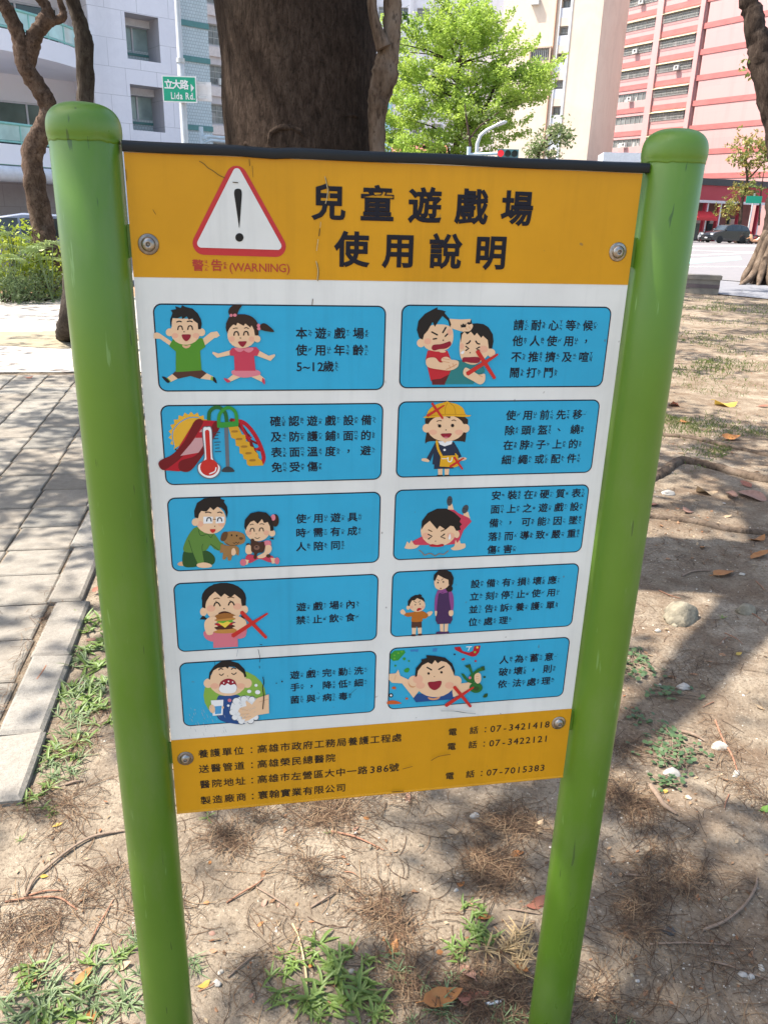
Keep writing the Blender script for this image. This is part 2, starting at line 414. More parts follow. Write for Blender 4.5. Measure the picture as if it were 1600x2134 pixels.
# rolled bottom lip of the yellow sheet, brackets to the posts
mb = MB(); mb.tube([(-BW, 0.001, BT-BH), (BW, 0.001, BT-BH)], 0.0028, 8)
mb.build('bottom_lip', M_YEL, board, (0, -PY, 0))
for sx in (-1, 1):
    for z in (onb(1288, 526)[1], onb(1164, 1507)[1]):
        mb = MB(); xa = sx*0.30; xb = (PXL if sx < 0 else PXR)
        mb.box(min(xa, xb), max(xa, xb), 0.0045, 0.0085, z-0.02, z+0.02)
        mb.build('bracket', M_GREEN, board, (0, -PY, 0))
# black rubber trim folded over the top edge
mb = MB()
xs = [-BW-0.001+i*(2*BW+0.008)/30 for i in range(31)]
prof = [(0.0075, -0.0015), (-0.004, -0.0015), (-0.0055, -0.0005), (-0.0056, 0.0070), (-0.005, 0.0095), (-0.002, 0.0112), (0.004, 0.0112), (0.007, 0.009), (0.0075, 0.003)]
rows = []
for x in xs:
    dz = -0.0022*math.exp(-((x+0.165)/0.022)**2) + noise.noise(Vector((x*9, 0, 0)))*0.0010
    tf = 1.0
    rows.append([(x, y, BT+z*tf+0.001+dz) for y, z in prof])
mb.grid(rows, closed=True, smooth=True); mb.face(rows[0][::-1]); mb.face(rows[-1])
mb.build('edge_trim', M_BLACK, board, (0, -PY, 0))

# bolts: washer, domed button head, hex socket
def bolt(px, py, worn):
    x, z = onb(px, py)
    e = empty('bolt', (x, -PY, z)); e.parent = board
    mb = MB(); mb.lathe([(0.0, 0.0), (0.0128, 0.0), (0.0130, 0.0012), (0.0120, 0.0020), (0.0085, 0.0022)], 28)
    mb.xform(Matrix.Rotation(rad(90), 4, 'X')); mb.build('washer', M_RUST if worn else M_STEEL, e)
    mb = MB(); pr = [(0.0092, 0.0019)]
    for i in range(7):
        a = i/6*rad(72); pr.append((0.0090*math.cos(a), 0.0022+0.0056*math.sin(a)))
    pr += [(0.0027, 0.0073), (0.0026, 0.0035), (0.0, 0.0034)]
    mb.lathe(pr, 28); mb.xform(Matrix.Rotation(rad(90), 4, 'X')); mb.build('button_head', M_STEEL, e)
    return e
bolt(310, 509, True); bolt(1286, 525, False); bolt(387, 1580, True); bolt(1163, 1506, False)

# ---------------------------------------------------------------- lettering
TONE = 'ˇˋˊ˙'
CH = {}
def need(ch, bev=0.0, res=2): CH.setdefault((ch, bev, res), None)
LINES = []   # (target key, [(x, z, size, char, bev)])
def bake_glyphs():
    tmp = []
    for (ch, bev, res) in list(CH):
        cu = bpy.data.curves.new('t', 'FONT'); cu.body = ch; cu.size = 1; cu.resolution_u = res
        if bev: cu.bevel_depth = bev; cu.bevel_resolution = 1
        o = bpy.data.objects.new('t', cu); col.objects.link(o); tmp.append(((ch, bev, res), o, cu))
    dg = bpy.context.evaluated_depsgraph_get()
    for k, o, cu in tmp:
        me = bpy.data.meshes.new_from_object(o.evaluated_get(dg))
        CH[k] = ([tuple(v.co) for v in me.vertices], [tuple(p.vertices) for p in me.polygons]); bpy.data.meshes.remove(me)
    for k, o, cu in tmp:
        bpy.data.objects.remove(o); bpy.data.curves.remove(cu)
def put(mb, ch, x, z, size, y, bev=0.0, res=2, sx=1.0, left=False):
    """glyph centred on (x, z) (left: starts at x) in the board plane"""
    V, F = CH[(ch, bev, res)]
    b = len(mb.v); cx = 0.0 if left else 0.5
    if ch.isascii(): cx = (min(v[0] for v in V)+max(v[0] for v in V))/2
    for vx, vy, vz in V:
        mb.v.append((x+(vx-cx)*size*sx, y-max(vz, -bev)*size*0.35, z+(vy-0.38)*size))
    for f in F:
        mb.f.append(tuple(b+i for i in f)); mb.m.append(0); mb.c.append(None); mb.sm.append(False)

def parse(line):
    """'本ㄅㄣˇ遊…' -> [(char, zhuyin)]; full-width space and punctuation take a cell"""
    out = []
    for ch in line:
        if '\u3105' <= ch <= '\u3129' or ch in TONE or ch == 'ㄧ':
            out[-1] = (out[-1][0], out[-1][1]+ch)
        else: out.append((ch, ''))
    return out
def zh_layout(cells, p0, p1, size_px, k, org, n_between):
    """cells evenly spaced between the two traced centres"""
    res = []
    a = onb(org[0]+p0[0]/k, org[1]+p0[1]/k); b = onb(org[0]+p1[0]/k, org[1]+p1[1]/k)
    dx = (b[0]-a[0])/max(1, n_between)
    t0 = onb(org[0]+p0[0]/k-size_px/k/2, org[1]+p0[1]/k); t1 = onb(org[0]+p0[0]/k+size_px/k/2, org[1]+p0[1]/k)
    S = t1[0]-t0[0]
    return a[0], dx, (a[1]+b[1])/2 if n_between else a[1], S
def caption(lines, k, org, size_px):
    """lines: (text, p0, p1, cells between p0 and p1). returns glyph placements"""
    out = []; info = []
    for text, p0, p1, n in lines:
        cells = parse(text); info.append((cells,)+zh_layout(cells, p0, p1, size_px, k, org, n))
    S = sum(i[4] for i in info)/len(info); DX = sum(i[2] for i in info)/len(info)
    for cells, x0, dx, z, s in info:
        x = x0
        for ch, zy in cells:
            if ch == ' ': x += dx; continue
            if ch in '0123456789~':
                out.append((ch, x-dx*0.05, z, S*1.08, 0.012)); x += S*0.60; continue
            if ch in '，、':
                out.append((ch, x+S*0.30, z+S*0.28, S, 0.012))
            else: out.append((ch, x, z, S*0.985, 0.020))
            if zy:
                sym = [c for c in zy if c not in TONE]; tn = [c for c in zy if c in TONE]
                zs = S*0.30; bx = x+S*0.5+zs*0.62; n = len(sym); st = zs*0.98
                for i, c in enumerate(sym):
                    zz = z+(n-1)/2*st-i*st
                    out.append((c, bx, zz, zs, 0.035))
                if tn:
                    if tn[0] == '˙': out.append((tn[0], bx+zs*0.2, z+(n/2)*st+zs*0.1, zs*1.2, 0.02))
                    else: out.append((tn[0], bx+zs*0.98, z-(n-1)/2*st+zs*0.35, zs*1.25, 0.02))
            x += dx
    return out
def add_text(name, placements, y, m, parent, res=2):
    for ch, x, z, s, bev in placements: need(ch, bev, res)
    LINES.append((name, placements, y, m, parent, res))
def flush_text():
    bake_glyphs()
    for name, pl, y, m, parent, res in LINES:
        mb = MB()
        for ch, x, z, s, bev in pl: put(mb, ch, x, z, s, y, bev, res)
        o = mb.build(name, m, parent)
        o.location = (0, -PY, 0) if parent is board else (0, 0, 0)
def plain_row(text, p0, p1, size_px, bev, k=1.0, org=(0, 0), sx=None):
    a = onb(org[0]+p0[0]/k, org[1]+p0[1]/k); b = onb(org[0]+p1[0]/k, org[1]+p1[1]/k)
    t1 = onb(org[0]+(p0[0]+size_px)/k, org[1]+p0[1]/k); S = t1[0]-a[0]
    n = max(1, len(text)-1)
    return [(ch, a[0]+(b[0]-a[0])*i/n, (a[1]+b[1])/2, S, bev) for i, ch in enumerate(text)]
hd = plain_row('兒童遊戲場', (685, 423), (1077, 432), 72, 0.030) + plain_row('使用說明', (733, 520), (1022, 525), 71, 0.030)
add_text('title', hd, -0.0012, M_INK, board, 3)
wt = []
for ch, zy, px in (('警', 'ㄐㄧㄥˇ', 413), ('告', 'ㄍㄠˋ', 452)):
    wt += caption([(ch+zy, (px, 553), (px+39, 553), 1)], 1.0, (0, 0), 25)
wt += plain_row('(WARNING)', (487, 554.5), (603, 554.5), 29, 0.012)
# proportional spacing for the latin word
adv = {'(': .30, 'W': .93, 'A': .66, 'R': .62, 'N': .70, 'I': .27, 'G': .70, ')': .30}
word = '(WARNING)'; tot = sum(adv[c] for c in word)
a = onb(478, 554.5); b = onb(604, 554.5); x = a[0]; wt = wt[:-9]
for c in word:
    w = adv[c]/tot*(b[0]-a[0]); sz = (b[0]-a[0])/tot
    wt.append((c, x+0.5*w, a[1]-0.0006, sz, 0.004)); x += w
add_text('warning_text', wt, -0.0009, M_RTXT, board)
FK, FO = 3.137, (350, 1460)
ft = []
for lab, l0, l1, cpx, val, v0, v1 in (
    ('養護單位', (232, 350), (464, 327), (540, 320), '高雄市政府工務局養護工程處', (617, 315), (1495, 233)),
    ('送醫管道', (237, 448), (468, 427), (543, 418), '高雄榮民總醫院', (617, 412), (1062, 367)),
    ('醫院地址', (243, 550), (475, 527), (545, 520), '高雄市左營區大中一路', (617, 510), (1272, 447)),
    ('製造廠商', (248, 655), (480, 628), (548, 620), '寰翰實業有限公司', (622, 613), (1130, 565))):
    r1 = plain_row(lab, l0, l1, 70, 0.010, FK, FO); r2 = plain_row(val, v0, v1, 70, 0.010, FK, FO)
    zc = (r1[0][2]+r2[0][2])/2
    c = onb(FO[0]+cpx[0]/FK, FO[1]+cpx[1]/FK)
    ft += [(q[0], q[1], zc, q[3], q[4]) for q in r1+r2] + [('：', c[0]+0.006, zc, r1[0][3], 0.012)]
    if '一路' in val:
        r3 = plain_row('386', (1336, 440), (1425, 431), 75, 0.008, FK, FO); r4 = plain_row('號', (1477, 425), (1478, 425), 68, 0.010, FK, FO)
        ft += [(q[0], q[1], zc, q[3], q[4]) for q in r3] + [(q[0], q[1], zc, q[3], q[4]) for q in r4]
FK2, FO2 = 3.81, (800, 1460)
for a1, a2, cp, num, d0, d1 in (
    ((543, 245), (712, 233), (795, 225), '07-3421418', (862, 218), (1293, 188)),
    ((535, 360), (703, 347), (785, 340), '07-3422121', (853, 333), (1283, 300)),
    ((520, 593), (683, 580), (765, 572), '07-7015383', (832, 565), (1255, 533))):
    r1 = plain_row('電話', a1, a2, 72, 0.010, FK2, FO2); r2 = plain_row(num, d0, d1, 82, 0.006, FK2, FO2)
    zc = (r1[0][2]+r2[0][2])/2; c = onb(FO2[0]+cp[0]/FK2, FO2[1]+cp[1]/FK2)
    ft += [(q[0], q[1], zc, q[3], q[4]) for q in r1] + [(q[0], q[1], zc, q[3], q[4]) for q in r2] + [('：', c[0]+0.006, zc, r1[0][3], 0.012)]
add_text('contact_text', ft, -0.0009, M_INK, board)

# ---------------------------------------------------------------- flat artwork
def catmull(P, n=5, closed=True):
    out = []; L = len(P)
    rng_ = range(L) if closed else range(L-1)
    for i in rng_:
        g = (lambda j: P[j % L]) if closed else (lambda j: P[min(max(j, 0), L-1)])
        p0, p1, p2, p3 = g(i-1), g(i), g(i+1), g(i+2)
        for k in range(n):
            t = k/n
            out.append(tuple(0.5*(2*p1[d]+(p2[d]-p0[d])*t+(2*p0[d]-5*p1[d]+4*p2[d]-p3[d])*t*t+(3*p1[d]-p0[d]-3*p2[d]+p3[d])*t**3) for d in (0, 1)))
    if not closed: out.append(tuple(P[-1]))
    return out
PAL = dict(skin=(.76,.51,.31), blush=(.74,.40,.26), hair=(.010,.009,.010), brown=(.030,.014,.010), ink=(.008,.007,.010), mouth=(.26,.010,.028), red=(.50,.018,.03),
    shirtg=(.075,.25,.02), short=(.075,.030,.020), pink=(.66,.20,.24), dpink=(.52,.045,.085), sock=(.20,.38,.05), white=(.76,.77,.75), sun=(.72,.40,.03), slide=(.42,.008,.022), slided=(.16,.004,.010),
    slidel=(.55,.30,.30), green=(.03,.27,.035), greend=(.015,.13,.025), grey=(.12,.14,.16), dgrey=(.035,.042,.05), step=(.62,.33,.02), stepd=(.35,.17,.02), hat=(.68,.36,.015), hatd=(.45,.21,.01),
    navy=(.012,.025,.055), bag=(.66,.38,.03), maroon=(.12,.01,.015), teal=(.02,.19,.19), tealish=(.025,.22,.22), leafg=(.10,.22,.04), dgreen=(.018,.075,.018), dog=(.30,.16,.055), dogd=(.11,.05,.02),
    bear=(.055,.022,.014), bearl=(.20,.10,.07), knuckle=(.60,.28,.13), purple=(.24,.06,.22), apron=(.055,.022,.085), orange=(.42,.13,.015), shoe=(.05,.012,.015), lime=(.22,.40,.06), blue=(.012,.065,.22),
    water=(.06,.30,.55), bun=(.30,.115,.025), bun2=(.48,.22,.05), lettuce=(.12,.36,.03), cheese=(.75,.55,.06), patty=(.06,.016,.010), rose=(.60,.16,.20), sole=(.05,.06,.07), skind=(.64,.38,.21), xred=(.52,.025,.02), lblue=(.03,.20,.45), or2=(.55,.10,.02))
def X(p, q, r, s, w=15):
    """brushed red cross"""
    def stroke(a, b, wa, wb):
        dx, dy = b[0]-a[0], b[1]-a[1]; L = math.hypot(dx, dy); nx_, ny_ = -dy/L, dx/L
        return ('p', 'xred', [(a[0]+nx_*wa, a[1]+ny_*wa), (a[0]+dx*.5+nx_*w*.85, a[1]+dy*.5+ny_*w*.85), (b[0]+nx_*wb, b[1]+ny_*wb), (b[0]+dx*.03, b[1]+dy*.03), (b[0]-nx_*wb, b[1]-ny_*wb), (a[0]+dx*.5-nx_*w*.85, a[1]+dy*.5-ny_*w*.85), (a[0]-nx_*wa, a[1]-ny_*wa), (a[0]-dx*.03, a[1]-dy*.03)])
    return [stroke(p, q, w*.9, w*.7), stroke(r, s, w*.45, w*.95)]
def draw(shapes, k, org, parent, y0=-0.0010, name='illustration'):
    mb = MB(); st = 3.2e-5
    def conv(x, y): return onb(org[0]+x/k, org[1]+y/k)
    for i, s in enumerate(shapes):
        y = y0-i*st; c = PAL[s[1]]
        if s[0] in 'ps':
            P = s[2] if s[0] == 'p' else catmull(s[2], 4)
            Q = [conv(*p) for p in P]
            mb.face([(q[0], y, q[1]) for q in Q], 0, c)
        elif s[0] == 'e':
            cx, cy, rx, ry = s[2][:4]; ro = rad(s[2][4]) if len(s[2]) > 4 else 0
            Q = []
            for j in range(22):
                a = 2*math.pi*j/22; ex, ey = rx*math.cos(a), ry*math.sin(a)
                Q.append(conv(cx+ex*math.cos(ro)-ey*math.sin(ro), cy+ex*math.sin(ro)+ey*math.cos(ro)))
            mb.face([(q[0], y, q[1]) for q in Q], 0, c)
        elif s[0] == 'l':
            w = s[3]/2; P = catmull(s[2], 4, False) if len(s[2]) > 2 and len(s) < 5 else s[2]
            L_, R_ = [], []
            for j, p in enumerate(P):
                a, b = P[max(j-1, 0)], P[min(j+1, len(P)-1)]; dx, dy = b[0]-a[0], b[1]-a[1]; l = math.hypot(dx, dy) or 1
                L_.append((p[0]-dy/l*w, p[1]+dx/l*w)); R_.append((p[0]+dy/l*w, p[1]-dx/l*w))
            mb.grid([[(q[0], y, q[1]) for q in (conv(*a), conv(*b))] for a, b in zip(L_, R_)], 0, c, smooth=False)
            for e, d in ((0, 1), (-1, -2)):
                p, q = P[e], P[d]; a0 = math.atan2(p[1]-q[1], p[0]-q[0])
                mb.face([(t[0], y, t[1]) for t in (conv(p[0]+w*math.cos(a0+g), p[1]+w*math.sin(a0+g)) for g in [(-90+30*h)*math.pi/180 for h in range(7)])], 0, c)
    o = mb.build(name, M_PRINT, parent)
    if parent is board: o.location = (0, -PY, 0)
    return o
def rrect(x0, x1, z0, z1, r, y):
    P = []
    for cx, cz, a0 in ((x1-r, z1-r, 0), (x0+r, z1-r, 90), (x0+r, z0+r, 180), (x1-r, z0+r, 270)):
        for i in range(7):
            a = rad(a0+15*i); P.append((cx+r*math.cos(a), y, cz+r*math.sin(a)))
    return P
def smile_eye(x, y, s=1.0, w=8):
    return ('l', 'ink', [(x-15*s, y+12*s), (x-9*s, y-8*s), (x+9*s, y-8*s), (x+15*s, y+12*s)], w)
def head(x, y, rx, ry, er=24, ears=True, ex=None, ey=4):
    o = []
    if ears: o += [('e', 'skin', (x-rx-6, y+ey, er, er*1.05)), ('e', 'skin', (x+rx+6, y+ey, er, er*1.05))]
    return o + [('e', 'skin', (x, y, rx, ry)), ('e', 'blush', (x-rx*.70, y+ry*.30, rx*.22, ry*.20)), ('e', 'blush', (x+rx*.70, y+ry*.30, rx*.22, ry*.20))]
ART = {}
# children jumping
ART[0] = [('p', 'skin', [(190,290),(100,228),(66,226),(64,262),(105,264),(175,312)]), ('e','skin',(84,243,20,20)),
  ('p','skin',[(365,275),(430,222),(470,216),(488,244),(450,260),(390,308)]), ('e','skin',(458,238,24,20)),
  ('p','skin',[(187,488),(225,515),(172,541),(150,514)]), ('p','skin',[(402,484),(362,518),(440,530),(446,506)]),
  ('p','sock',[(152,512),(176,536),(160,543),(143,520)]), ('p','sock',[(432,504),(450,510),(446,534),(428,528)]),
  ('s','ink',[(117,508),(140,510),(168,538),(150,545)]), ('s','ink',[(446,508),(461,520),(468,549),(444,532)]),
  ('p','short',[(205,470),(370,462),(403,484),(360,521),(300,502),(220,520),(184,490)]),
  ('p','shirtg',[(190,262),(255,295),(298,297),(362,258),(378,262),(396,315),(362,340),(371,466),(205,477),(206,345),(163,310)])] + head(268,218,96,84,24) + [
  ('p','skin',[(181,205),(181,132),(350,138),(354,205)]), ('s','skind',[(248,303),(272,308),(300,301),(295,316),(272,325),(252,316)]),
  ('p','hair',[(172,190),(170,140),(185,98),(174,80),(207,74),(203,55),(238,66),(246,48),(270,60),(312,70),(346,100),(367,140),(372,168),(366,202),(349,203),(346,165),(318,145),(314,130),(290,142),(276,120),(247,138),(244,120),(215,132),(186,128),(180,160)]),
  ('l','ink',[(213,156),(227,151),(241,154)],8), ('l','ink',[(280,153),(296,150),(311,154)],8), smile_eye(234,192), smile_eye(298,191), ('e','ink',(259,218,4,4)),
  ('s','mouth',[(245,238),(272,235),(301,238),(295,262),(273,279),(252,263)]),
  # girl
  ('p','skin',[(560,335),(480,358),(443,346),(440,358),(470,385),(550,368)]), ('p','skin',[(730,335),(800,372),(838,362),(842,372),(812,405),(725,372)]),
  ('p','skin',[(575,490),(630,505),(548,540),(535,522)]), ('p','skin',[(740,490),(690,508),(770,545),(775,520)]),
  ('s','dpink',[(512,517),(535,520),(556,536),(535,543)]), ('s','dpink',[(762,514),(775,530),(774,556),(757,536)]),
  ('s','pink',[(580,462),(720,462),(747,490),(700,505),(640,512),(590,500),(564,485)]),
  ('p','dpink',[(565,322),(720,316),(742,340),(728,372),(706,372),(716,468),(583,468),(578,372),(552,370),(550,345)]),
  ('s','brown',[(545,105),(545,75),(575,48),(630,44),(612,75),(595,110),(565,118)]), ('s','brown',[(735,190),(760,165),(790,172),(836,217),(790,216),(750,205)]),
  ('e','brown',(630,190,105,85)), ('p','brown',[(700,170),(733,200),(735,240),(712,245)])] + head(628,240,92,84,22,False) + [('e','skin',(727,264,21,22)),
  ('p','brown',[(530,205),(527,165),(545,125),(600,106),(650,106),(705,135),(735,185),(736,240),(712,242),(706,205),(690,175),(684,192),(650,165),(640,180),(600,160),(592,178),(560,165),(545,185)]),
  ('e','pink',(560,113,10,10)), ('e','pink',(584,112,12,10)), ('e','pink',(735,178,11,12)), ('e','pink',(737,198,11,11)),
  ('s','pink',[(580,320),(640,328),(625,346),(600,344)]), ('s','pink',[(640,328),(690,318),(704,330),(680,350),(655,346)]),
  ('l','brown',[(574,198),(588,194),(600,195)],5), ('l','brown',[(645,196),(657,191),(672,198)],5), smile_eye(593,228,1,8), smile_eye(655,227,1,8), ('e','ink',(619,258,4,4)),
  ('s','mouth',[(605,282),(632,279),(659,280),(650,300),(634,315),(615,302)])]
# slide and thermometer
sunp = []
for i in range(44):
    a = 2*math.pi*i/44; r = 152 if i % 2 else 132
    sunp.append((252+r*math.cos(a), 240+r*math.sin(a)))
ART[2] = [('p','sun',sunp[14:41]+[(300,140),(200,300),(140,335)]), ('l','water',[(300,128),(240,128),(170,165),(128,230),(140,320)],6), ('e','sun',(262,230,112,96)),
  ('l','slided',[(520,145),(560,160),(620,240),(660,330),(690,390)],26), ('l','slided',[(590,205),(640,250)],14), ('l','slided',[(620,265),(690,300)],14), ('l','slided',[(650,330),(730,350)],14),
  ('l','slide',[(540,150),(600,160),(660,220),(710,310),(735,390),(725,430)],26), ('l','slide',[(585,165),(600,215),(640,280)],16), ('l','slide',[(650,260),(605,265)],13), ('l','slide',[(705,330),(670,345)],13),
  ('p','grey',[(472,185),(498,185),(508,460),(484,460)]), ('s','dgrey',[(458,488),(470,462),(498,453),(525,463),(538,488)]), ('p','dgrey',[(458,484),(538,484),(538,489),(458,489)]),
  ('p','step',[(500,190),(565,184),(572,200),(590,240),(612,242),(618,285),(640,290),(645,318),(668,325),(672,345),(698,372),(700,395),(722,415),(733,446),(640,450),(624,440),(620,408),(602,402),(596,372),(575,365),(572,320),(550,315),(545,270),(520,262)])]
for a, b in ((542,219),(572,270),(605,320),(634,364),(660,411)): ART[2].append(('s','stepd',[(a-22,b),(a-12,b-7),(a+15,b-7),(a+22,b),(a+12,b+7),(a-16,b+7)]))
ART[2] += [('l','greend',[(370,150),(375,90),(410,60),(450,65),(480,100),(490,165)],25), ('p','slide',[(270,160),(330,145),(440,150),(455,165),(330,330),(240,470),(170,485),(75,478)]),
  ('s','slided',[(320,140),(295,138),(265,165),(210,280),(130,370),(50,410),(35,440),(60,475),(100,462),(200,380),(270,270),(330,165)]),
  ('p','slidel',[(320,205),(398,208),(380,250),(330,355),(180,382),(250,300)]), ('p','slide',[(300,225),(395,215),(385,260),(280,262)]),
  ('s','slided',[(440,150),(400,165),(340,300),(280,380),(190,410),(168,440),(180,480),(240,485),(300,420),(380,300),(450,180)]),
  ('l','green',[(437,185),(440,110),(480,65),(520,65),(550,100),(556,175)],23), ('p','green',[(425,160),(568,150),(566,184),(450,196)]),
  ('l','dgrey',[(400,228),(443,226)],5), ('l','dgrey',[(405,246),(432,244)],5), ('l','dgrey',[(405,268),(432,266)],5), ('l','dgrey',[(408,291),(446,289)],5), ('l','dgrey',[(412,310),(438,308)],5), ('l','dgrey',[(414,331),(440,329)],5), ('l','dgrey',[(412,354),(450,352)],5),
  ('s','grey',[(358,185),(392,205),(400,390),(448,450),(440,500),(400,532),(345,530),(300,495),(295,440),(338,390),(324,210)]),
  ('s','white',[(358,191),(387,210),(394,394),(441,450),(434,496),(396,525),(348,523),(306,490),(302,442),(344,393),(331,212)]),
  ('l','xred',[(359,222),(370,420)],30), ('e','xred',(372,458,60,56)), ('l','white',[(418,460),(410,485),(376,500)],8)]
# grown-up with toys
ART[4] = [('s','skind',[(135,548),(160,532),(185,545),(175,562),(145,560)]), ('s','dgreen',[(180,460),(230,470),(330,455),(385,490),(395,530),(370,556),(300,560),(240,572),(180,566),(168,520)]),
  ('s','leafg',[(270,292),(330,320),(390,340),(430,395),(452,410),(430,455),(390,445),(360,420),(330,455),(230,470),(175,455),(190,390),(230,320)]),
  ('p','leafg',[(225,385),(305,400),(320,540),(272,548),(235,460)]), ('l','dgreen',[(213,385),(240,470),(270,540)],4), ('l','dgreen',[(310,412),(305,440),(320,530)],4), ('l','dgreen',[(280,310),(295,352),(340,340)],4), ('l','dgreen',[(345,340),(365,365),(380,345)],4), ('l','dgreen',[(365,410),(420,452)],4),
  ('s','skin',[(272,548),(320,538),(365,550),(370,568),(320,576),(275,568)])] + head(365,240,105,100,24,False) + [('e','skin',(258,258,24,26)),
  ('p','hair',[(253,225),(250,180),(270,125),(320,92),(385,86),(434,87),(436,97),(462,105),(456,117),(478,150),(484,190),(476,230),(462,180),(440,160),(410,152),(384,175),(362,155),(335,185),(300,180),(285,200),(278,232)]),
  ('l','ink',[(328,192),(348,188),(367,194)],7), ('l','ink',[(413,192),(430,188),(444,196)],7), ('p','white',[(314,220),(380,220),(378,266),(314,268)]), ('p','white',[(400,220),(460,220),(458,264),(400,266)]), ('l','dogd',[(382,238),(400,238)],5),
  smile_eye(353,238,1.05,8), smile_eye(427,238,1,8), ('e','dogd',(393,286,4,4)), ('s','xred',[(360,308),(380,306),(399,308),(393,324),(380,332),(366,325)]),
  # toy dog
  ('s','dog',[(440,410),(480,420),(530,420),(560,440),(558,488),(540,480),(515,488),(505,520),(485,522),(480,495),(465,515),(447,512),(450,470),(430,470),(432,440)]),
  ('s','dog',[(470,330),(520,320),(570,328),(602,350),(600,395),(560,415),(500,420),(460,400),(455,365)]), ('s','dogd',[(458,325),(482,328),(480,360),(460,388),(434,382),(440,345)]), ('e','ink',(510,348,6,7)), ('e','ink',(545,351,6,7)), ('s','dogd',[(562,365),(578,361),(590,370),(578,380),(564,376)]),
  ('l','ink',[(520,400),(532,405),(540,396),(552,405),(560,396)],4), ('l','dogd',[(470,400),(500,418),(550,415)],4), ('s','skin',[(512,445),(530,438),(540,470),(525,488),(508,478)]),
  # girl with bear
  ('e','brown',(812,245,26,44,0)), ('e','pink',(798,225,16,22)), ('p','dpink',[(700,395),(780,385),(785,418),(740,430)]), ('s','dpink',[(625,480),(700,495),(790,490),(800,530),(770,535),(700,512),(640,540),(605,520)]),
  ('p','skin',[(604,515),(630,520),(620,550),(590,555)]), ('p','skin',[(780,505),(810,505),(815,540),(790,545)]), ('e','rose',(590,536,22,24)), ('e','rose',(824,525,17,24)),
  ('s','pink',[(735,390),(770,385),(783,415),(745,420)]), ('s','skin',[(745,420),(780,418),(785,455),(740,500),(695,506),(692,490),(735,465)])] + head(690,305,88,84,22,False) + [('e','skin',(790,332,22,24)),
  ('p','brown',[(770,370),(800,360),(802,378),(785,376)]), ('p','hair',[(597,290),(602,240),(640,195),(695,182),(750,190),(785,225),(800,285),(800,315),(778,318),(775,285),(760,255),(735,262),(720,235),(690,268),(665,245),(640,255),(615,290),(608,315)]),
  ('l','brown',[(637,276),(650,270),(660,272)],5), ('l','brown',[(706,270),(720,267),(734,272)],5), smile_eye(653,308,.95,7), smile_eye(716,306,.95,7), ('e','ink',(681,337,3,3)), ('l','ink',[(672,362),(688,370),(704,361)],4),
  ('s','bear',[(640,410),(648,385),(672,385),(700,395),(730,400),(742,430),(725,465),(690,472),(680,510),(662,505),(665,470),(640,455)]), ('e','bear',(654,384,14,14)), ('e','bear',(724,402,13,13)), ('e','bear',(624,412,14,10)), ('e','bear',(765,490,16,12)), ('e','bearl',(684,432,20,17)), ('e','ink',(682,427,8,6)),
  ('s','skin',[(612,418),(640,415),(645,450),(650,470),(620,478),(605,455)])]
# child eating
ART[6] = [('p','hair',[(262,360),(236,392),(300,395)]), ('p','hair',[(545,360),(580,385),(540,390)]), ('e','hair',(415,235,165,115)), ('p','hair',[(254,235),(300,235),(300,330),(254,300)]), ('p','hair',[(540,230),(580,230),(576,330),(545,330)]), ('e','skin',(265,335,26,31)), ('e','skin',(570,318,24,30)),
  ('s','skin',[(285,260),(330,190),(420,180),(510,190),(548,250),(550,330),(500,385),(420,395),(330,385),(285,330)]), ('e','blush',(320,310,32,24)), ('e','blush',(515,295,32,24)),
  ('p','hair',[(254,240),(275,180),(340,130),(430,121),(515,145),(560,190),(578,240),(570,290),(548,290),(540,240),(495,205),(465,230),(420,200),(395,225),(350,185),(310,220),(285,260),(275,310),(256,300)]),
  ('l','dogd',[(342,240),(362,233),(382,236)],7), ('l','dogd',[(446,230),(470,226),(489,231)],7), ('l','ink',[(343,290),(352,270),(372,268),(388,290)],10), ('l','ink',[(450,284),(460,265),(478,262),(492,283)],10), ('l','ink',[(362,268),(358,256)],6), ('l','ink',[(468,264),(462,252)],6), ('e','ink',(417,311,5,5)),
  ('s','rose',[(270,480),(335,460),(340,548),(300,545),(272,520)]), ('s','rose',[(520,450),(580,450),(578,510),(548,530),(515,525)]), ('p','rose',[(335,490),(515,482),(520,592),(338,602)]),
  ('s','patty',[(375,345),(420,330),(470,345),(450,360),(400,362)]), ('s','bun2',[(345,470),(420,462),(505,456),(500,485),(430,494),(350,490)]), ('s','patty',[(340,440),(420,432),(500,428),(505,452),(430,464),(345,462)]), ('p','slide',[(352,420),(498,412),(500,430),(350,438)]),
  ('p','cheese',[(365,410),(480,402),(425,452)]), ('s','lettuce',[(350,400),(420,392),(500,382),(505,400),(470,412),(440,405),(410,418),(380,412),(352,418)]), ('s','bun',[(338,392),(360,358),(420,343),(480,350),(514,374),(500,386),(420,398)]), ('s','bun2',[(345,394),(420,384),(508,376),(500,388),(420,400),(350,402)]),
  ('s','skin',[(270,430),(290,385),(340,365),(362,385),(345,395),(368,408),(345,425),(372,440),(345,450),(365,470),(340,480),(330,500),(290,500)]), ('s','skin',[(580,405),(545,375),(500,362),(482,372),(503,385),(478,400),(503,412),(476,425),(500,440),(480,450),(508,465),(520,485),(575,460)])] + X((545,335),(728,525),(735,347),(480,512),16)
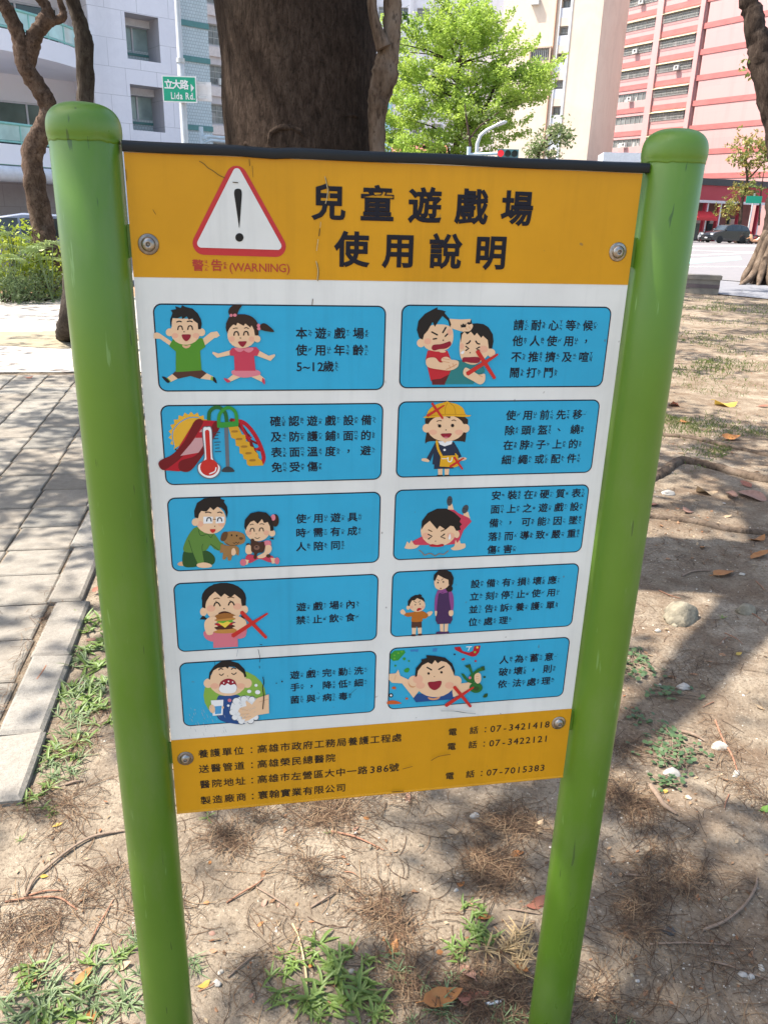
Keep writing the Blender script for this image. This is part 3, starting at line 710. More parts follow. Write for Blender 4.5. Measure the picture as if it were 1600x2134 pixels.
# washing hands
ART[8] = [('e','lime',(470,395,236,196)), ('s','blue',[(345,400),(400,398),(500,392),(520,450),(560,600),(440,605),(345,570),(330,480)]), ('s','white',[(470,470),(480,430),(520,400),(570,398),(630,415),(650,450),(640,520),(650,560),(600,590),(550,605),(500,590),(470,560),(440,530),(442,490)])] + head(418,290,142,108,34,True,None,12) + [
  ('p','skin',[(290,262),(308,196),(380,172),(500,188),(546,260)]), ('p','hair',[(273,270),(280,220),(315,170),(360,140),(385,130),(440,132),(500,150),(545,195),(560,250),(545,258),(535,225),(500,200),(470,178),(428,175),(418,192),(400,178),(372,185),(345,185),(310,205),(290,240),(284,275)]),
  ('l','ink',[(350,200),(365,190),(380,196)],8), ('l','ink',[(446,196),(460,186),(480,192)],8), ('l','ink',[(355,232),(370,242),(386,230)],7), ('l','ink',[(448,226),(464,235),(482,222)],7), ('e','dogd',(417,246,4,4)),
  ('s','mouth',[(353,335),(365,290),(415,266),(465,278),(486,320),(480,360),(420,372),(360,365)]), ('s','white',[(352,345),(370,310),(395,318),(415,302),(440,315),(470,308),(487,335),(470,370),(420,378),(370,370)]), ('e','white',(388,298,5,6)), ('e','white',(424,286,6,6)), ('e','white',(455,292,5,6)),
  ('e','rose',(432,430,14,13)), ('e','white',(422,470,10,9)), ('e','white',(632,316,12,11)), ('e','white',(580,362,16,13)), ('e','white',(644,368,20,16)),
  ('p','white',[(290,430),(385,425),(380,540),(305,546)]), ('p','water',[(318,475),(372,470),(368,530),(322,534)]), ('s','skin',[(282,470),(305,462),(322,490),(315,525),(290,520),(278,495)]), ('e','skin',(380,483,9,10)),
  ('s','white',[(450,450),(490,410),(530,405),(560,400),(600,410),(640,430),(640,470),(560,500),(520,560),(560,600),(500,590),(440,520)]),
  ] + [('e','grey',(x_,y_,r_,r_*.9)) for x_,y_,r_ in ((455,520,27),(482,435,30),(540,418,28),(600,420,26),(470,560,24),(520,590,25),(590,585,26),(630,560,24))] + [('e','white',(x_,y_,r_,r_*.9)) for x_,y_,r_ in ((457,518,25),(484,436,28),(541,420,26),(600,423,24),(472,557,22),(521,586,23),(590,581,24),(628,556,22),(500,490,42),(560,480,50),(570,550,44))] + [
  ('p','skin',[(560,430),(600,460),(640,410),(728,382),(730,525),(640,540),(575,580),(545,585),(550,570),(525,572),(530,555),(508,545),(515,530),(495,510),(510,485),(560,470),(552,440)]), ('l','skind',[(510,490),(570,505)],4), ('l','skind',[(518,532),(580,528)],4), ('l','skind',[(540,560),(595,548)],4), ('l','skind',[(655,440),(722,418)],5)]
# pushing
ART[1] = [('p','skin',[(395,150),(470,155),(545,152),(560,205),(540,232),(480,240),(400,215)])] + [('e','skin',(192,322,28,30)),
  ('p','red',[(240,375),(380,375),(440,530),(330,620),(262,590),(225,440)]), ('p','maroon',[(268,582),(330,575),(420,530),(440,560),(360,618),(272,618)]),
  ('s','skin',[(215,250),(260,200),(340,190),(405,210),(422,270),(410,330),(370,370),(300,382),(230,360),(205,310)]), ('e','blush',(240,310,25,22)), ('e','blush',(395,245,18,24)), ('e','skin',(345,382,24,8)),
  ('p','hair',[(205,298),(180,285),(163,230),(175,165),(220,115),(275,85),(310,68),(308,84),(345,90),(370,100),(358,108),(390,145),(406,190),(398,210),(385,165),(345,130),(318,165),(290,208),(275,172),(240,235),(215,262)]),
  ('l','ink',[(270,244),(308,264)],11), ('l','ink',[(347,248),(368,212)],11), ('l','ink',[(280,294),(302,290)],10), ('l','ink',[(364,274),(380,258)],10), ('e','ink',(350,302,5,5)), ('s','mouth',[(268,360),(280,335),(330,330),(370,318),(398,310),(405,335),(370,360),(320,366),(285,375)]),
  # crying child
  ('e','skin',(690,392,28,30)), ('p','teal',[(440,440),(510,450),(630,480),(642,520),(560,612),(360,612)]), ('s','skin',[(470,300),(500,225),(580,215),(660,250),(690,330),(670,400),(620,450),(560,475),(490,450),(466,390)]), ('e','blush',(635,365,30,25)), ('e','blush',(482,345,14,22)),
  ('p','hair',[(474,320),(472,250),(500,240),(545,185),(590,182),(635,188),(670,210),(700,260),(705,310),(695,360),(672,362),(664,300),(630,270),(618,285),(588,250),(570,270),(545,240),(520,262),(498,240),(482,262)]),
  ('s','skin',[(480,235),(478,200),(500,190),(540,180),(560,200),(540,235),(510,240)]), ('p','hair',[(472,190),(482,195),(490,182),(500,192),(512,185),(510,210),(476,212)]), ('p','hair',[(515,182),(528,172),(538,178),(548,152),(552,185),(530,192)]), ('l','knuckle',[(508,215),(515,225)],4), ('l','knuckle',[(530,205),(540,218)],4),
  ('l','ink',[(515,326),(530,320),(540,306)],10), ('l','ink',[(580,308),(592,325),(606,328)],10), ('l','ink',[(510,346),(530,360),(510,374)],9,1), ('l','ink',[(606,350),(582,362),(604,372)],9,1), ('e','ink',(539,390,4,5)), ('s','white',[(495,375),(496,392),(482,400),(472,390)]), ('s','mouth',[(485,455),(490,425),(530,422),(590,420),(612,435),(600,460),(550,462),(510,455)]),
  ('s','skin',[(230,435),(290,425),(330,460),(400,440),(455,450),(450,490),(400,515),(330,510),(240,490)]), ('s','skin',[(345,425),(380,420),(420,455),(400,470),(360,465),(335,445)]), ('l','knuckle',[(345,432),(395,440)],4), ('l','knuckle',[(340,450),(392,460)],4), ('l','knuckle',[(370,508),(410,490),(445,470)],5), ('l','knuckle',[(400,500),(390,478)],4), ('l','knuckle',[(425,490),(415,465)],4),
  ('p','teal',[(590,485),(642,505),(640,530),(575,540)]), ('s','skin',[(500,500),(515,496),(560,520),(600,545),(642,540),(642,590),(610,614),(560,590),(500,555),(490,525)]), ('l','knuckle',[(600,548),(625,560)],5)] + X((590,378),(712,570),(732,402),(518,540),16)
# helmet and bag
ART[3] = [('s','brown',[(280,170),(550,170),(560,260),(550,350),(520,345),(300,345),(262,360),(275,260)]), ('p','skin',[(355,545),(388,545),(386,595),(356,595)]), ('p','skin',[(402,545),(436,545),(432,595),(404,595)]), ('p','ink',[(343,600),(350,588),(390,588),(388,600)]), ('p','ink',[(402,588),(440,588),(445,598),(402,600)]),
  ('p','navy',[(335,355),(470,350),(500,400),(525,455),(495,470),(470,440),(468,542),(325,546),(328,514),(314,512),(322,430),(300,488),(272,470),(305,410)]), ('s','skin',[(272,470),(240,470),(237,485),(262,492),(285,495),(292,485)]), ('s','skin',[(500,470),(540,460),(562,470),(545,482),(515,485)]),
  ('p','white',[(355,345),(460,342),(452,365),(402,382),(368,368)]), ('e','white',(402,407,9,8)), ('p','skin',[(392,345),(420,345),(404,358)])] + head(412,250,134,96,30,True,None,0) + [
  ('p','brown',[(275,210),(285,165),(330,165),(300,190)]), ('p','brown',[(550,225),(545,165),(505,168),(535,195)]), ('p','brown',[(410,165),(445,165),(440,180)]), ('p','brown',[(480,165),(520,165),(515,182)]),
  ('s','hat',[(268,160),(290,115),(340,78),(410,60),(422,53),(435,62),(490,75),(535,105),(555,150),(592,156),(560,168),(430,163),(290,175),(247,170)]), ('l','hatd',[(422,66),(408,100),(405,145)],5), ('l','hatd',[(440,68),(470,95),(482,145)],5), ('l','hatd',[(268,162),(410,150),(556,152)],4),
  ('l','dogd',[(346,200),(362,194),(378,196)],6), ('l','dogd',[(456,194),(470,190),(482,196)],6), ('e','ink',(366,233,12,12)), ('e','ink',(459,230,12,12)), ('l','ink',[(354,222),(360,230)],4), ('e','ink',(411,262,4,4)), ('s','mouth',[(375,290),(415,287),(452,288),(440,312),(412,323),(385,310)]), ('e','rose',(412,316,16,5)),
  ('l','hat',[(345,345),(355,400),(382,455)],17), ('p','hat',[(374,450),(498,444),(502,522),(475,532),(365,526)]), ('l','white',[(382,470),(425,468)],4), ('l','white',[(425,462),(428,488),(448,490),(456,464)],7), ('l','hat',[(480,435),(492,450)],10)] + X((310,68),(388,178),(398,84),(276,160),10) + X((470,458),(530,545),(540,465),(440,528),9)
# fallen child
ART[5] = [('p','skin',[(488,180),(515,180),(528,230),(480,225)]), ('p','skin',[(600,245),(635,240),(650,290),(600,290)]), ('e','sole',(495,158,21,38,5)), ('e','sole',(613,220,22,35,25)), ('l','ink',[(480,150),(510,148)],3), ('l','ink',[(480,166),(510,164)],3), ('l','ink',[(598,214),(630,222)],3),
  ('p','dpink',[(470,222),(530,225),(560,250),(640,285),(662,312),(600,380),(560,480),(480,490),(220,492),(215,462),(300,420)]), ('s','skin',[(160,500),(175,465),(190,480),(205,455),(215,470),(232,490),(265,492),(240,515),(190,522),(155,515)]), ('s','skin',[(505,515),(530,500),(540,455),(552,475),(570,455),(580,480),(610,480),(612,510),(570,528),(520,530)]),
  ('e','skin',(548,410,22,28))] + head(410,385,134,115,20,False) + [
  ('p','hair',[(281,375),(285,310),(330,250),(400,216),(470,215),(530,245),(580,290),(570,315),(588,335),(572,350),(580,375),(545,385),(525,350),(500,345),(465,375),(420,345),(400,372),(345,308),(305,340)]),
  ('l','dogd',[(335,376),(360,388)],8), ('l','dogd',[(430,386),(458,374)],8), ('l','ink',[(333,410),(362,424),(335,445)],9,1), ('l','ink',[(456,408),(428,430),(458,440)],9,1), ('e','ink',(388,462,4,4)), ('s','white',[(497,405),(504,435),(495,450),(485,440)]), ('s','slide',[(343,500),(360,484),(400,490),(440,482),(452,495),(430,503),(390,505)]),
  ('l','dog',[(265,530),(280,540),(305,568)],6,1), ('l','dog',[(305,568),(340,555),(358,556)],6,1), ('l','dog',[(358,556),(384,574),(415,556)],6,1), ('l','dog',[(415,556),(450,562),(485,534)],6,1)]
# child and carer
ART[7] = [('p','skin',[(220,555),(255,555),(250,615),(222,615)]), ('p','skin',[(264,555),(298,552),(297,612),(270,612)]), ('s','shoe',[(218,615),(248,614),(247,628),(216,629)]), ('s','shoe',[(270,611),(298,609),(300,622),(272,625)]), ('p','short',[(218,505),(297,503),(299,560),(264,563),(258,550),(252,563),(216,562)]),
  ('s','orange',[(215,440),(260,432),(305,430),(340,450),(355,462),(330,488),(305,490),(298,512),(220,514),(218,475),(185,475),(155,460),(170,445)]), ('s','skin',[(170,442),(150,415),(128,430),(135,450),(158,458)]), ('s','skin',[(345,452),(340,440),(372,430),(384,440),(370,462),(352,470)]),
  ('e','skin',(190,402,14,17))] + head(262,382,64,54,14,False) + [('p','hair',[(188,388),(188,350),(215,318),(245,302),(275,300),(280,290),(288,300),(300,300),(295,312),(316,330),(322,360),(300,340),(280,335),(262,325),(240,345),(220,345),(205,375),(202,390)]),
  ('l','ink',[(236,352),(254,362)],4), ('l','ink',[(272,360),(288,346)],4), ('e','ink',(247,379,5,5)), ('e','ink',(284,373,5,5)), ('s','slide',[(258,420),(270,405),(290,405),(296,415),(280,422),(264,430)]),
  ('p','skin',[(440,525),(470,525),(470,595),(444,595)]), ('p','skin',[(478,525),(508,520),(503,592),(476,592)]), ('s','apron',[(415,595),(440,590),(475,592),(512,590),(505,606),(440,612),(412,608)]), ('s','purple',[(430,262),(500,252),(535,275),(550,330),(546,420),(515,425),(505,440),(420,440),(400,430),(402,330),(415,285)]), ('p','apron',[(415,510),(530,510),(528,528),(420,532)]),
  ('s','apron',[(436,285),(470,278),(508,275),(515,330),(530,430),(533,512),(415,518),(415,430),(424,330)]), ('s','skin',[(402,430),(418,430),(414,462),(406,465)]), ('s','skin',[(514,426),(545,424),(546,455),(528,470),(512,455)]), ('p','purple',[(435,262),(460,285),(498,262),(500,280),(462,290),(436,282)]),
  ('e','hair',(515,250,28,26)), ('e','skin',(520,195,15,17)), ('s','skin',[(396,190),(415,130),(470,120),(515,160),(512,220),(480,250),(440,260),(405,240)]), ('p','hair',[(390,180),(395,140),(430,105),(490,100),(530,120),(550,165),(545,210),(530,240),(510,215),(508,180),(470,165),(425,140),(402,190)]), ('l','ink',[(418,178),(436,186)],4), ('l','ink',[(452,184),(466,170)],4), ('e','ink',(425,202,6,7)), ('e','ink',(468,196,6,7)), ('e','mouth',(447,248,6,6))]
# breaking toys
ART[9] = [('p','green',[(90,200),(120,172),(200,168),(207,188),(150,250),(110,255),(88,235)]), ('e','lettuce',(120,210,9,7)), ('e','lettuce',(150,192,9,7)), ('e','lettuce',(178,180,9,7)), ('e','lettuce',(120,235,9,7)), ('p','lblue',[(243,165),(312,160),(305,185),(280,178),(250,182)]), ('p','lblue',[(425,155),(460,152),(455,180),(420,180)]), ('s','green',[(184,235),(200,225),(210,238),(196,250)]), ('s','green',[(198,322),(225,308),(240,320),(225,345),(198,340)]), ('e','green',(127,291,9,8)), ('e','green',(235,254,8,8)),
  ('p','slide',[(594,145),(640,140),(660,175),(710,188),(742,175),(752,135),(802,131),(790,185),(765,215),(735,220),(650,190),(600,165)]), ('l','white',[(690,142),(730,140)],7), ('l','white',[(716,142),(705,170)],7), ('e','cheese',(776,146,9,9)), ('e','lime',(757,183,9,9)), ('p','slide',[(652,235),(675,228),(678,245),(652,250)]), ('e','slide',(762,254,9,8)), ('e','navy',(596,201,8,7)), ('s','or2',[(97,470),(115,455),(132,465),(125,478)]), ('e','ink',(92,526,17,17)), ('e','white',(92,526,8,8)), ('s','or2',[(68,595),(70,572),(120,566),(175,590)]), ('e','or2',(217,551,11,9)), ('s','dgreen',[(820,540),(835,515),(858,512),(850,540)]), ('e','dgreen',(832,380,11,8)),
  ('p','skin',[(270,545),(180,430),(100,425),(75,400),(78,355),(130,350),(150,320),(165,370),(230,400),(330,470)]), ('l','knuckle',[(130,365),(118,405)],3), ('p','skin',[(580,540),(575,440),(690,425),(750,410),(770,470),(640,520)]), ('p','blue',[(300,515),(575,490),(588,555),(290,580),(268,550)]), ('s','knuckle',[(385,540),(430,548),(480,535),(465,555),(425,562),(395,556)]), ('e','knuckle',(262,422,34,42))] + head(440,405,164,134,40,True,None,6) + [('e','blush',(305,395,40,36)),
  ('p','skin',[(298,350),(338,268),(440,246),(545,262),(588,350)]), ('p','hair',[(282,380),(288,310),(335,255),(330,240),(375,228),(370,205),(440,210),(520,225),(575,270),(598,330),(592,370),(572,300),(530,262),(490,250),(462,270),(440,245),(415,278),(385,262),(340,285),(305,330),(298,372)]),
  ('l','ink',[(378,302),(412,322)],11), ('l','ink',[(470,318),(510,295)],11), ('e','ink',(389,350,10,10)), ('e','ink',(491,341,10,10)), ('e','dogd',(435,375,4,4)), ('s','mouth',[(384,422),(435,414),(490,410),(480,455),(440,482),(400,465)]),
  ('p','greend',[(690,285),(720,280),(740,345),(780,310),(828,300),(832,325),(790,335),(765,365),(770,400),(740,430),(700,420),(665,385),(645,350),(668,352),(700,395),(725,350),(705,310)]), ('p','dgreen',[(675,287),(718,275),(724,298),(690,306)]), ('p','dgreen',[(798,298),(830,290),(836,325),(820,325)]), ('e','greend',(764,462,52,42)), ('e','dgreen',(764,470,26,18)), ('e','rose',(716,384,11,11)),
  ('s','skin',[(752,365),(775,345),(800,355),(803,405),(780,430),(755,410)]), ('l','knuckle',[(765,375),(785,372)],3), ('l','knuckle',[(765,392),(785,390)],3)] + X((592,455),(722,612),(742,460),(525,604),15)
PANELS = [
 # key, zoom, origin, corners TL TR BR BL in zoom pixels, size, caption lines, label
 (0, 3.077, (300, 620), ((60,38),(1557,52),(1540,598),(95,598)), 76, [('本ㄅㄣˇ遊ㄧㄡˊ戲ㄒㄧˋ場ㄔㄤˇ',(1010,228),(1375,228),3),('使ㄕˇ用ㄩㄥˋ年ㄋㄧㄢˊ齡ㄌㄧㄥˊ',(1010,337),(1373,336),3),('5~12歲ㄙㄨㄟˋ',(1002,440),(1365,440),3)], 'blue panel with a boy and a girl jumping'),
 (1, 3.404, (820, 620), ((62,50),(1550,65),(1478,632),(40,646)), 76, [('請ㄑㄧㄥˇ耐ㄋㄞˋ心ㄒㄧㄣ等ㄉㄥˇ候ㄏㄡˋ',(885,195),(1375,197),4),('他ㄊㄚ人ㄖㄣˊ使ㄕˇ用ㄩㄥˋ，',(878,307),(1240,307),3),('不ㄅㄨˊ推ㄊㄨㄟ擠ㄐㄧˇ及ㄐㄧˊ喧ㄒㄩㄢ',(868,420),(1345,420),4),('鬧ㄋㄠˋ打ㄉㄚˇ鬥ㄉㄡˋ',(855,533),(1095,530),2)], 'blue panel with a boy shoving a crying boy and a red cross'),
 (2, 3.2, (320, 830), ((47,42),(1532,33),(1518,543),(85,578)), 76, [('確ㄑㄩㄝˋ認ㄖㄣˋ遊ㄧㄡˊ戲ㄒㄧˋ設ㄕㄜˋ備ㄅㄟˋ',(813,150),(1418,146),5),('及ㄐㄧˊ防ㄈㄤˊ護ㄏㄨˋ鋪ㄆㄨ面ㄇㄧㄢˋ的˙ㄉㄜ',(818,253),(1415,248),5),('表ㄅㄧㄠˇ面ㄇㄧㄢˋ溫ㄨㄣ度ㄉㄨˋ，避ㄅㄧˋ',(820,356),(1413,350),5),('免ㄇㄧㄢˇ受ㄕㄡˋ傷ㄕㄤ',(822,457),(1060,455),2)], 'blue panel with a red slide and a thermometer'),
 (3, 3.478, (810, 820), ((70,60),(1528,40),(1465,570),(50,614)), 74, [('使ㄕˇ用ㄩㄥˋ前ㄑㄧㄢˊ先ㄒㄧㄢ移ㄧˊ',(883,157),(1365,150),4),('除ㄔㄨˊ頭ㄊㄡˊ盔ㄎㄨㄟ、繞ㄖㄠˋ',(873,268),(1348,257),4),('在ㄗㄞˋ脖ㄅㄛˊ子˙ㄗ上ㄕㄤˋ的˙ㄉㄜ',(863,372),(1333,365),4),('細ㄒㄧˋ繩ㄕㄥˊ或ㄏㄨㄛˋ配ㄆㄟˋ件ㄐㄧㄢˋ',(850,480),(1322,468),4)], 'blue panel with a girl in a yellow hat and shoulder bag'),
 (4, 3.333, (330, 1010), ((65,88),(1545,50),(1532,540),(97,604)), 74, [('使ㄕˇ用ㄩㄥˋ遊ㄧㄡˊ具ㄐㄩˋ',(992,235),(1348,222),3),('時ㄕˊ需ㄒㄩ有ㄧㄡˇ成ㄔㄥˊ',(990,333),(1347,320),3),('人ㄖㄣˊ陪ㄆㄟˊ同ㄊㄨㄥˊ',(992,428),(1230,420),2)], 'blue panel with a kneeling man and a seated girl holding toys'),
 (5, 3.636, (800, 1000), ((82,75),(1548,33),(1490,550),(67,606)), 74, [('安ㄢ裝ㄓㄨㄤ在ㄗㄞˋ硬ㄧㄥˋ質ㄓˊ表ㄅㄧㄠˇ',(848,118),(1453,97),5),('面ㄇㄧㄢˋ上ㄕㄤˋ之ㄓ遊ㄧㄡˊ戲ㄒㄧˋ設ㄕㄜˋ',(840,222),(1440,200),5),('備ㄅㄟˋ，可ㄎㄜˇ能ㄋㄥˊ因ㄧㄣ墜ㄓㄨㄟˋ',(830,327),(1430,302),5),('落ㄌㄨㄛˋ而ㄦˊ導ㄉㄠˇ致ㄓˋ嚴ㄧㄢˊ重ㄓㄨㄥˋ',(822,427),(1417,405),5),('傷ㄕㄤ害ㄏㄞˋ',(815,527),(935,522),1)], 'blue panel with a child fallen flat on the ground'),
 (6, 3.556, (350, 1180), ((40,130),(1558,50),(1546,543),(72,640)), 76, [('遊ㄧㄡˊ戲ㄒㄧˋ場ㄔㄤˇ內ㄋㄟˋ',(988,300),(1352,280),3),('禁ㄐㄧㄣˋ止ㄓˇ飲ㄧㄣˇ食ㄕˊ',(985,398),(1350,376),3)], 'blue panel with a child eating a hamburger and a red cross'),
 (7, 3.81, (800, 1160), ((63,117),(1545,52),(1490,555),(47,636)), 75, [('設ㄕㄜˋ備ㄅㄟˋ有ㄧㄡˇ損ㄙㄨㄣˇ壞ㄏㄨㄞˋ應ㄧㄥ',(723,212),(1333,186),5),('立ㄌㄧˋ刻ㄎㄜˋ停ㄊㄧㄥˊ止ㄓˇ使ㄕˇ用ㄩㄥˋ',(715,312),(1325,285),5),('並ㄅㄧㄥˋ告ㄍㄠˋ訴ㄙㄨˋ養ㄧㄤˇ護ㄏㄨˋ單ㄉㄢ',(708,415),(1317,385),5),('位ㄨㄟˋ處ㄔㄨˇ理ㄌㄧˇ',(703,515),(945,505),2)], 'blue panel with a woman in a purple apron and an upset boy'),
 (8, 3.636, (360, 1340), ((45,157),(1540,50),(1530,515),(75,640)), 76, [('遊ㄧㄡˊ戲ㄒㄧˋ完ㄨㄢˊ勤ㄑㄧㄣˊ洗ㄒㄧˇ',(925,242),(1408,205),4),('手ㄕㄡˇ，降ㄐㄧㄤˋ低ㄉㄧ細ㄒㄧˋ',(927,335),(1408,297),4),('菌ㄐㄩㄣˋ與ㄩˇ病ㄅㄧㄥˋ毒ㄉㄨˊ',(925,428),(1290,400),3)], 'blue panel with a child gargling and soapy hands on a green disc'),
 (9, 3.81, (790, 1310), ((78,150),(1515,67),(1465,540),(65,638)), 76, [('人ㄖㄣˊ為ㄨㄟˋ蓄ㄒㄩˋ意ㄧˋ',(990,243),(1345,223),3),('破ㄆㄛˋ壞ㄏㄨㄞˋ，則ㄗㄜˊ',(983,340),(1333,318),3),('依ㄧ法ㄈㄚˇ處ㄔㄨˇ理ㄌㄧˇ',(975,437),(1320,412),3)], 'blue panel with a grinning boy smashing toys and a red cross')]
rects = {}
for key, k, org, cs, size, lines, label in PANELS:
    q = [onb(org[0]+x/k, org[1]+y/k) for x, y in cs]
    rects[key] = [(q[0][0]+q[3][0])/2, (q[1][0]+q[2][0])/2, (q[2][1]+q[3][1])/2, (q[0][1]+q[1][1])/2]
# the printed columns line up
for keys in ((0, 2, 4, 6, 8), (1, 3, 5, 7, 9)):
    for i in (0, 1):
        m_ = sum(rects[k][i] for k in keys)/5
        for k in keys: rects[k][i] = m_
for key, k, org, cs, size, lines, label in PANELS:
    x0, x1, z0, z1 = rects[key]
    mb = MB(); mb.face(rrect(x0+0.0018, x1-0.0018, z0+0.0018, z1-0.0018, 0.0098, -0.0007)[::-1])
    pn = mb.build('pictogram_panel', M_BLUE, board, (0, -PY, 0)); pn['label'] = label
    mb = MB(); mb.face(rrect(x0, x1, z0, z1, 0.0115, -0.0004)[::-1]); mb.build('border', M_NAVY, pn)
    draw(ART[key], k, org, pn)
    add_text('caption', caption(lines, k, org, size), -0.0010, M_INK, pn)

# warning triangle
def tri_round(P, r):
    out = []
    n = len(P)
    for i in range(n):
        p = Vector(P[i]); a = (Vector(P[i-1])-p).normalized(); b = (Vector(P[(i+1) % n])-p).normalized()
        ang = a.angle(b); d = r/math.tan(ang/2); c = p+(a+b).normalized()*(r/math.sin(ang/2))
        s, e = p+a*d, p+b*d
        a0 = math.atan2(s.y-c.y, s.x-c.x); a1 = math.atan2(e.y-c.y, e.x-c.x)
        da = (a1-a0+math.pi) % (2*math.pi)-math.pi
        for j in range(9):
            t = a0+da*j/8; out.append((c.x+r*math.cos(t), c.y+r*math.sin(t)))
    return out
HK, HO = 2.581, (240, 280)
def hz(p): return onb(HO[0]+p[0]/HK, HO[1]+p[1]/HK)
outer = [hz(p) for p in ((651,104),(960,662),(380,645))]
mb = MB(); mb.face([(x, -0.0008, z) for x, z in tri_round(outer, 0.0135)])
ws = mb.build('warning_symbol', M_RED, board, (0, -PY, 0))
inner = [hz(p) for p in ((654,158),(910,622),(428,608))]
mb = MB(); mb.face([(x, -0.0012, z) for x, z in tri_round(inner, 0.0050)]); mb.build('white_field', M_WHITE, ws)
PAL['k'] = (.008, .008, .008)
draw([('s', 'k', [(641,320),(645,298),(661,292),(677,298),(682,320),(679,370),(671,480),(668,502),(664,480),(648,370)]), ('e', 'k', (669, 554, 22, 23))], HK, HO, ws, -0.0016, 'exclamation_mark')
# cracks and scuffs in the printed film
PAL['crack'] = (.07, .045, .015); PAL['bare'] = (.48, .38, .20); PAL['scuff'] = (.33, .38, .40)
cr = [('l','crack',[(455,145),(480,160),(500,180),(530,198),(560,220),(590,234)],3.5), ('l','bare',[(1127,228),(1135,262),(1142,300),(1138,340),(1130,372)],4), ('l','crack',[(1132,235),(1140,270),(1147,300),(1142,345)],3),
      ('l','bare',[(1105,472),(1102,500)],3), ('l','crack',[(1100,508),(1096,545)],5), ('l','bare',[(1091,565),(1083,625)],4), ('l','bare',[(1080,682),(1090,730),(1086,785)],4.5), ('l','crack',[(1086,690),(1094,735),(1090,788)],3), ('l','crack',[(722,135),(724,170)],3), ('l','crack',[(738,170),(742,230)],2),
      ('l','crack',[(635,258),(660,260)],5), ('l','crack',[(205,405),(220,430)],2.5), ('l','crack',[(60,190),(64,250)],3), ('l','crack',[(1062,885),(1059,915)],4)]
for c_ in cr: draw([c_], HK, HO, board, -0.0021, 'film_crack')
K8, O8 = 3.636, (360, 1340)
cr = [('l','ink',[(648,40),(655,70),(662,110),(658,135)],4), ('l','ink',[(684,248),(690,290),(682,330),(690,400),(682,488)],7), ('l','bare',[(686,258),(688,300),(684,340)],3), ('l','ink',[(320,125),(322,160)],3), ('l','ink',[(657,165),(658,180)],5), ('l','ink',[(1390,335),(1330,385)],2), ('l','scuff',[(495,40),(485,90)],3),
      ('e','ink',(828,281,6,7)), ('e','ink',(785,294,4,5)), ('e','ink',(1042,181,5,4)), ('l','ink',[(1100,362),(1106,374)],3), ('l','ink',[(662,0),(676,4)],5)]
for i in range(46):
    x, y = R.uniform(120, 430), R.uniform(460, 690); L = R.uniform(8, 26)
    cr.append(('l', 'scuff', [(x, y), (x+L*.4, y+L)], R.uniform(1.2, 2.6)))
for i in range(26):
    x, y = R.uniform(480, 620), R.uniform(420, 560); cr.append(('l', 'scuff', [(x, y), (x+R.uniform(6, 16), y-R.uniform(2, 12))], 1.6))
for c_ in cr[:12]: draw([c_], K8, O8, board, -0.0042, 'film_crack')
tag(draw(cr[12:], K8, O8, board, -0.0043, 'film_scuffs'), kind='stuff')
cr = [('l','scuff',[(450,70),(560,72),(640,85),(720,92)],5), ('l','water',[(560,72),(640,86)],3), ('l','crack',[(370,463),(430,430),(520,415)],4), ('l','crack',[(145,530),(220,510)],4), ('e','ink',(918,92,3,4)), ('l','crack',[(60,712),(150,705)],6)]
for c_ in cr: draw([c_], FK2, FO2, board, -0.0045, 'scratch')
flush_text()
# ================================================================ BUILDINGS
def facade_frame(P0, dirv):
    """returns (empty-rotation, loc(px,py,depth) -> local x, z)"""
    d = Vector((dirv[0], dirv[1], 0)).normalized(); P0 = Vector((P0[0], P0[1], 0)); n = Vector((-d.y, d.x, 0))
    def loc(px, py, depth=0.0):
        r = ray(px, py); o = P0+n*depth
        t = (o-CAM).dot(n)/r.dot(n); p = CAM+r*t
        return (p-P0).dot(d), p.z
    return math.atan2(d.y, d.x), loc
def wall_with_holes(mb, x0, x1, z0, z1, holes, depth, y=0.0, m=0, mr=0):
    xs = sorted({x0, x1, *[h[0] for h in holes], *[h[1] for h in holes]}); zs = sorted({z0, z1, *[h[2] for h in holes], *[h[3] for h in holes]})
    xs = [x for x in xs if x0 <= x <= x1]; zs = [z for z in zs if z0 <= z <= z1]
    for i in range(len(xs)-1):
        for j in range(len(zs)-1):
            cx, cz = (xs[i]+xs[i+1])/2, (zs[j]+zs[j+1])/2
            if any(h[0] < cx < h[1] and h[2] < cz < h[3] for h in holes): continue
            mb.face([(xs[i], y, zs[j]), (xs[i+1], y, zs[j]), (xs[i+1], y, zs[j+1]), (xs[i], y, zs[j+1])], m)
    for a, b, c, e in holes:
        mb.face([(a, y, c), (a, y+depth, c), (a, y+depth, e), (a, y, e)], mr); mb.face([(b, y, c), (b, y, e), (b, y+depth, e), (b, y+depth, c)], mr)
        mb.face([(a, y, c), (b, y, c), (b, y+depth, c), (a, y+depth, c)], mr); mb.face([(a, y, e), (a, y+depth, e), (b, y+depth, e), (b, y, e)], mr)
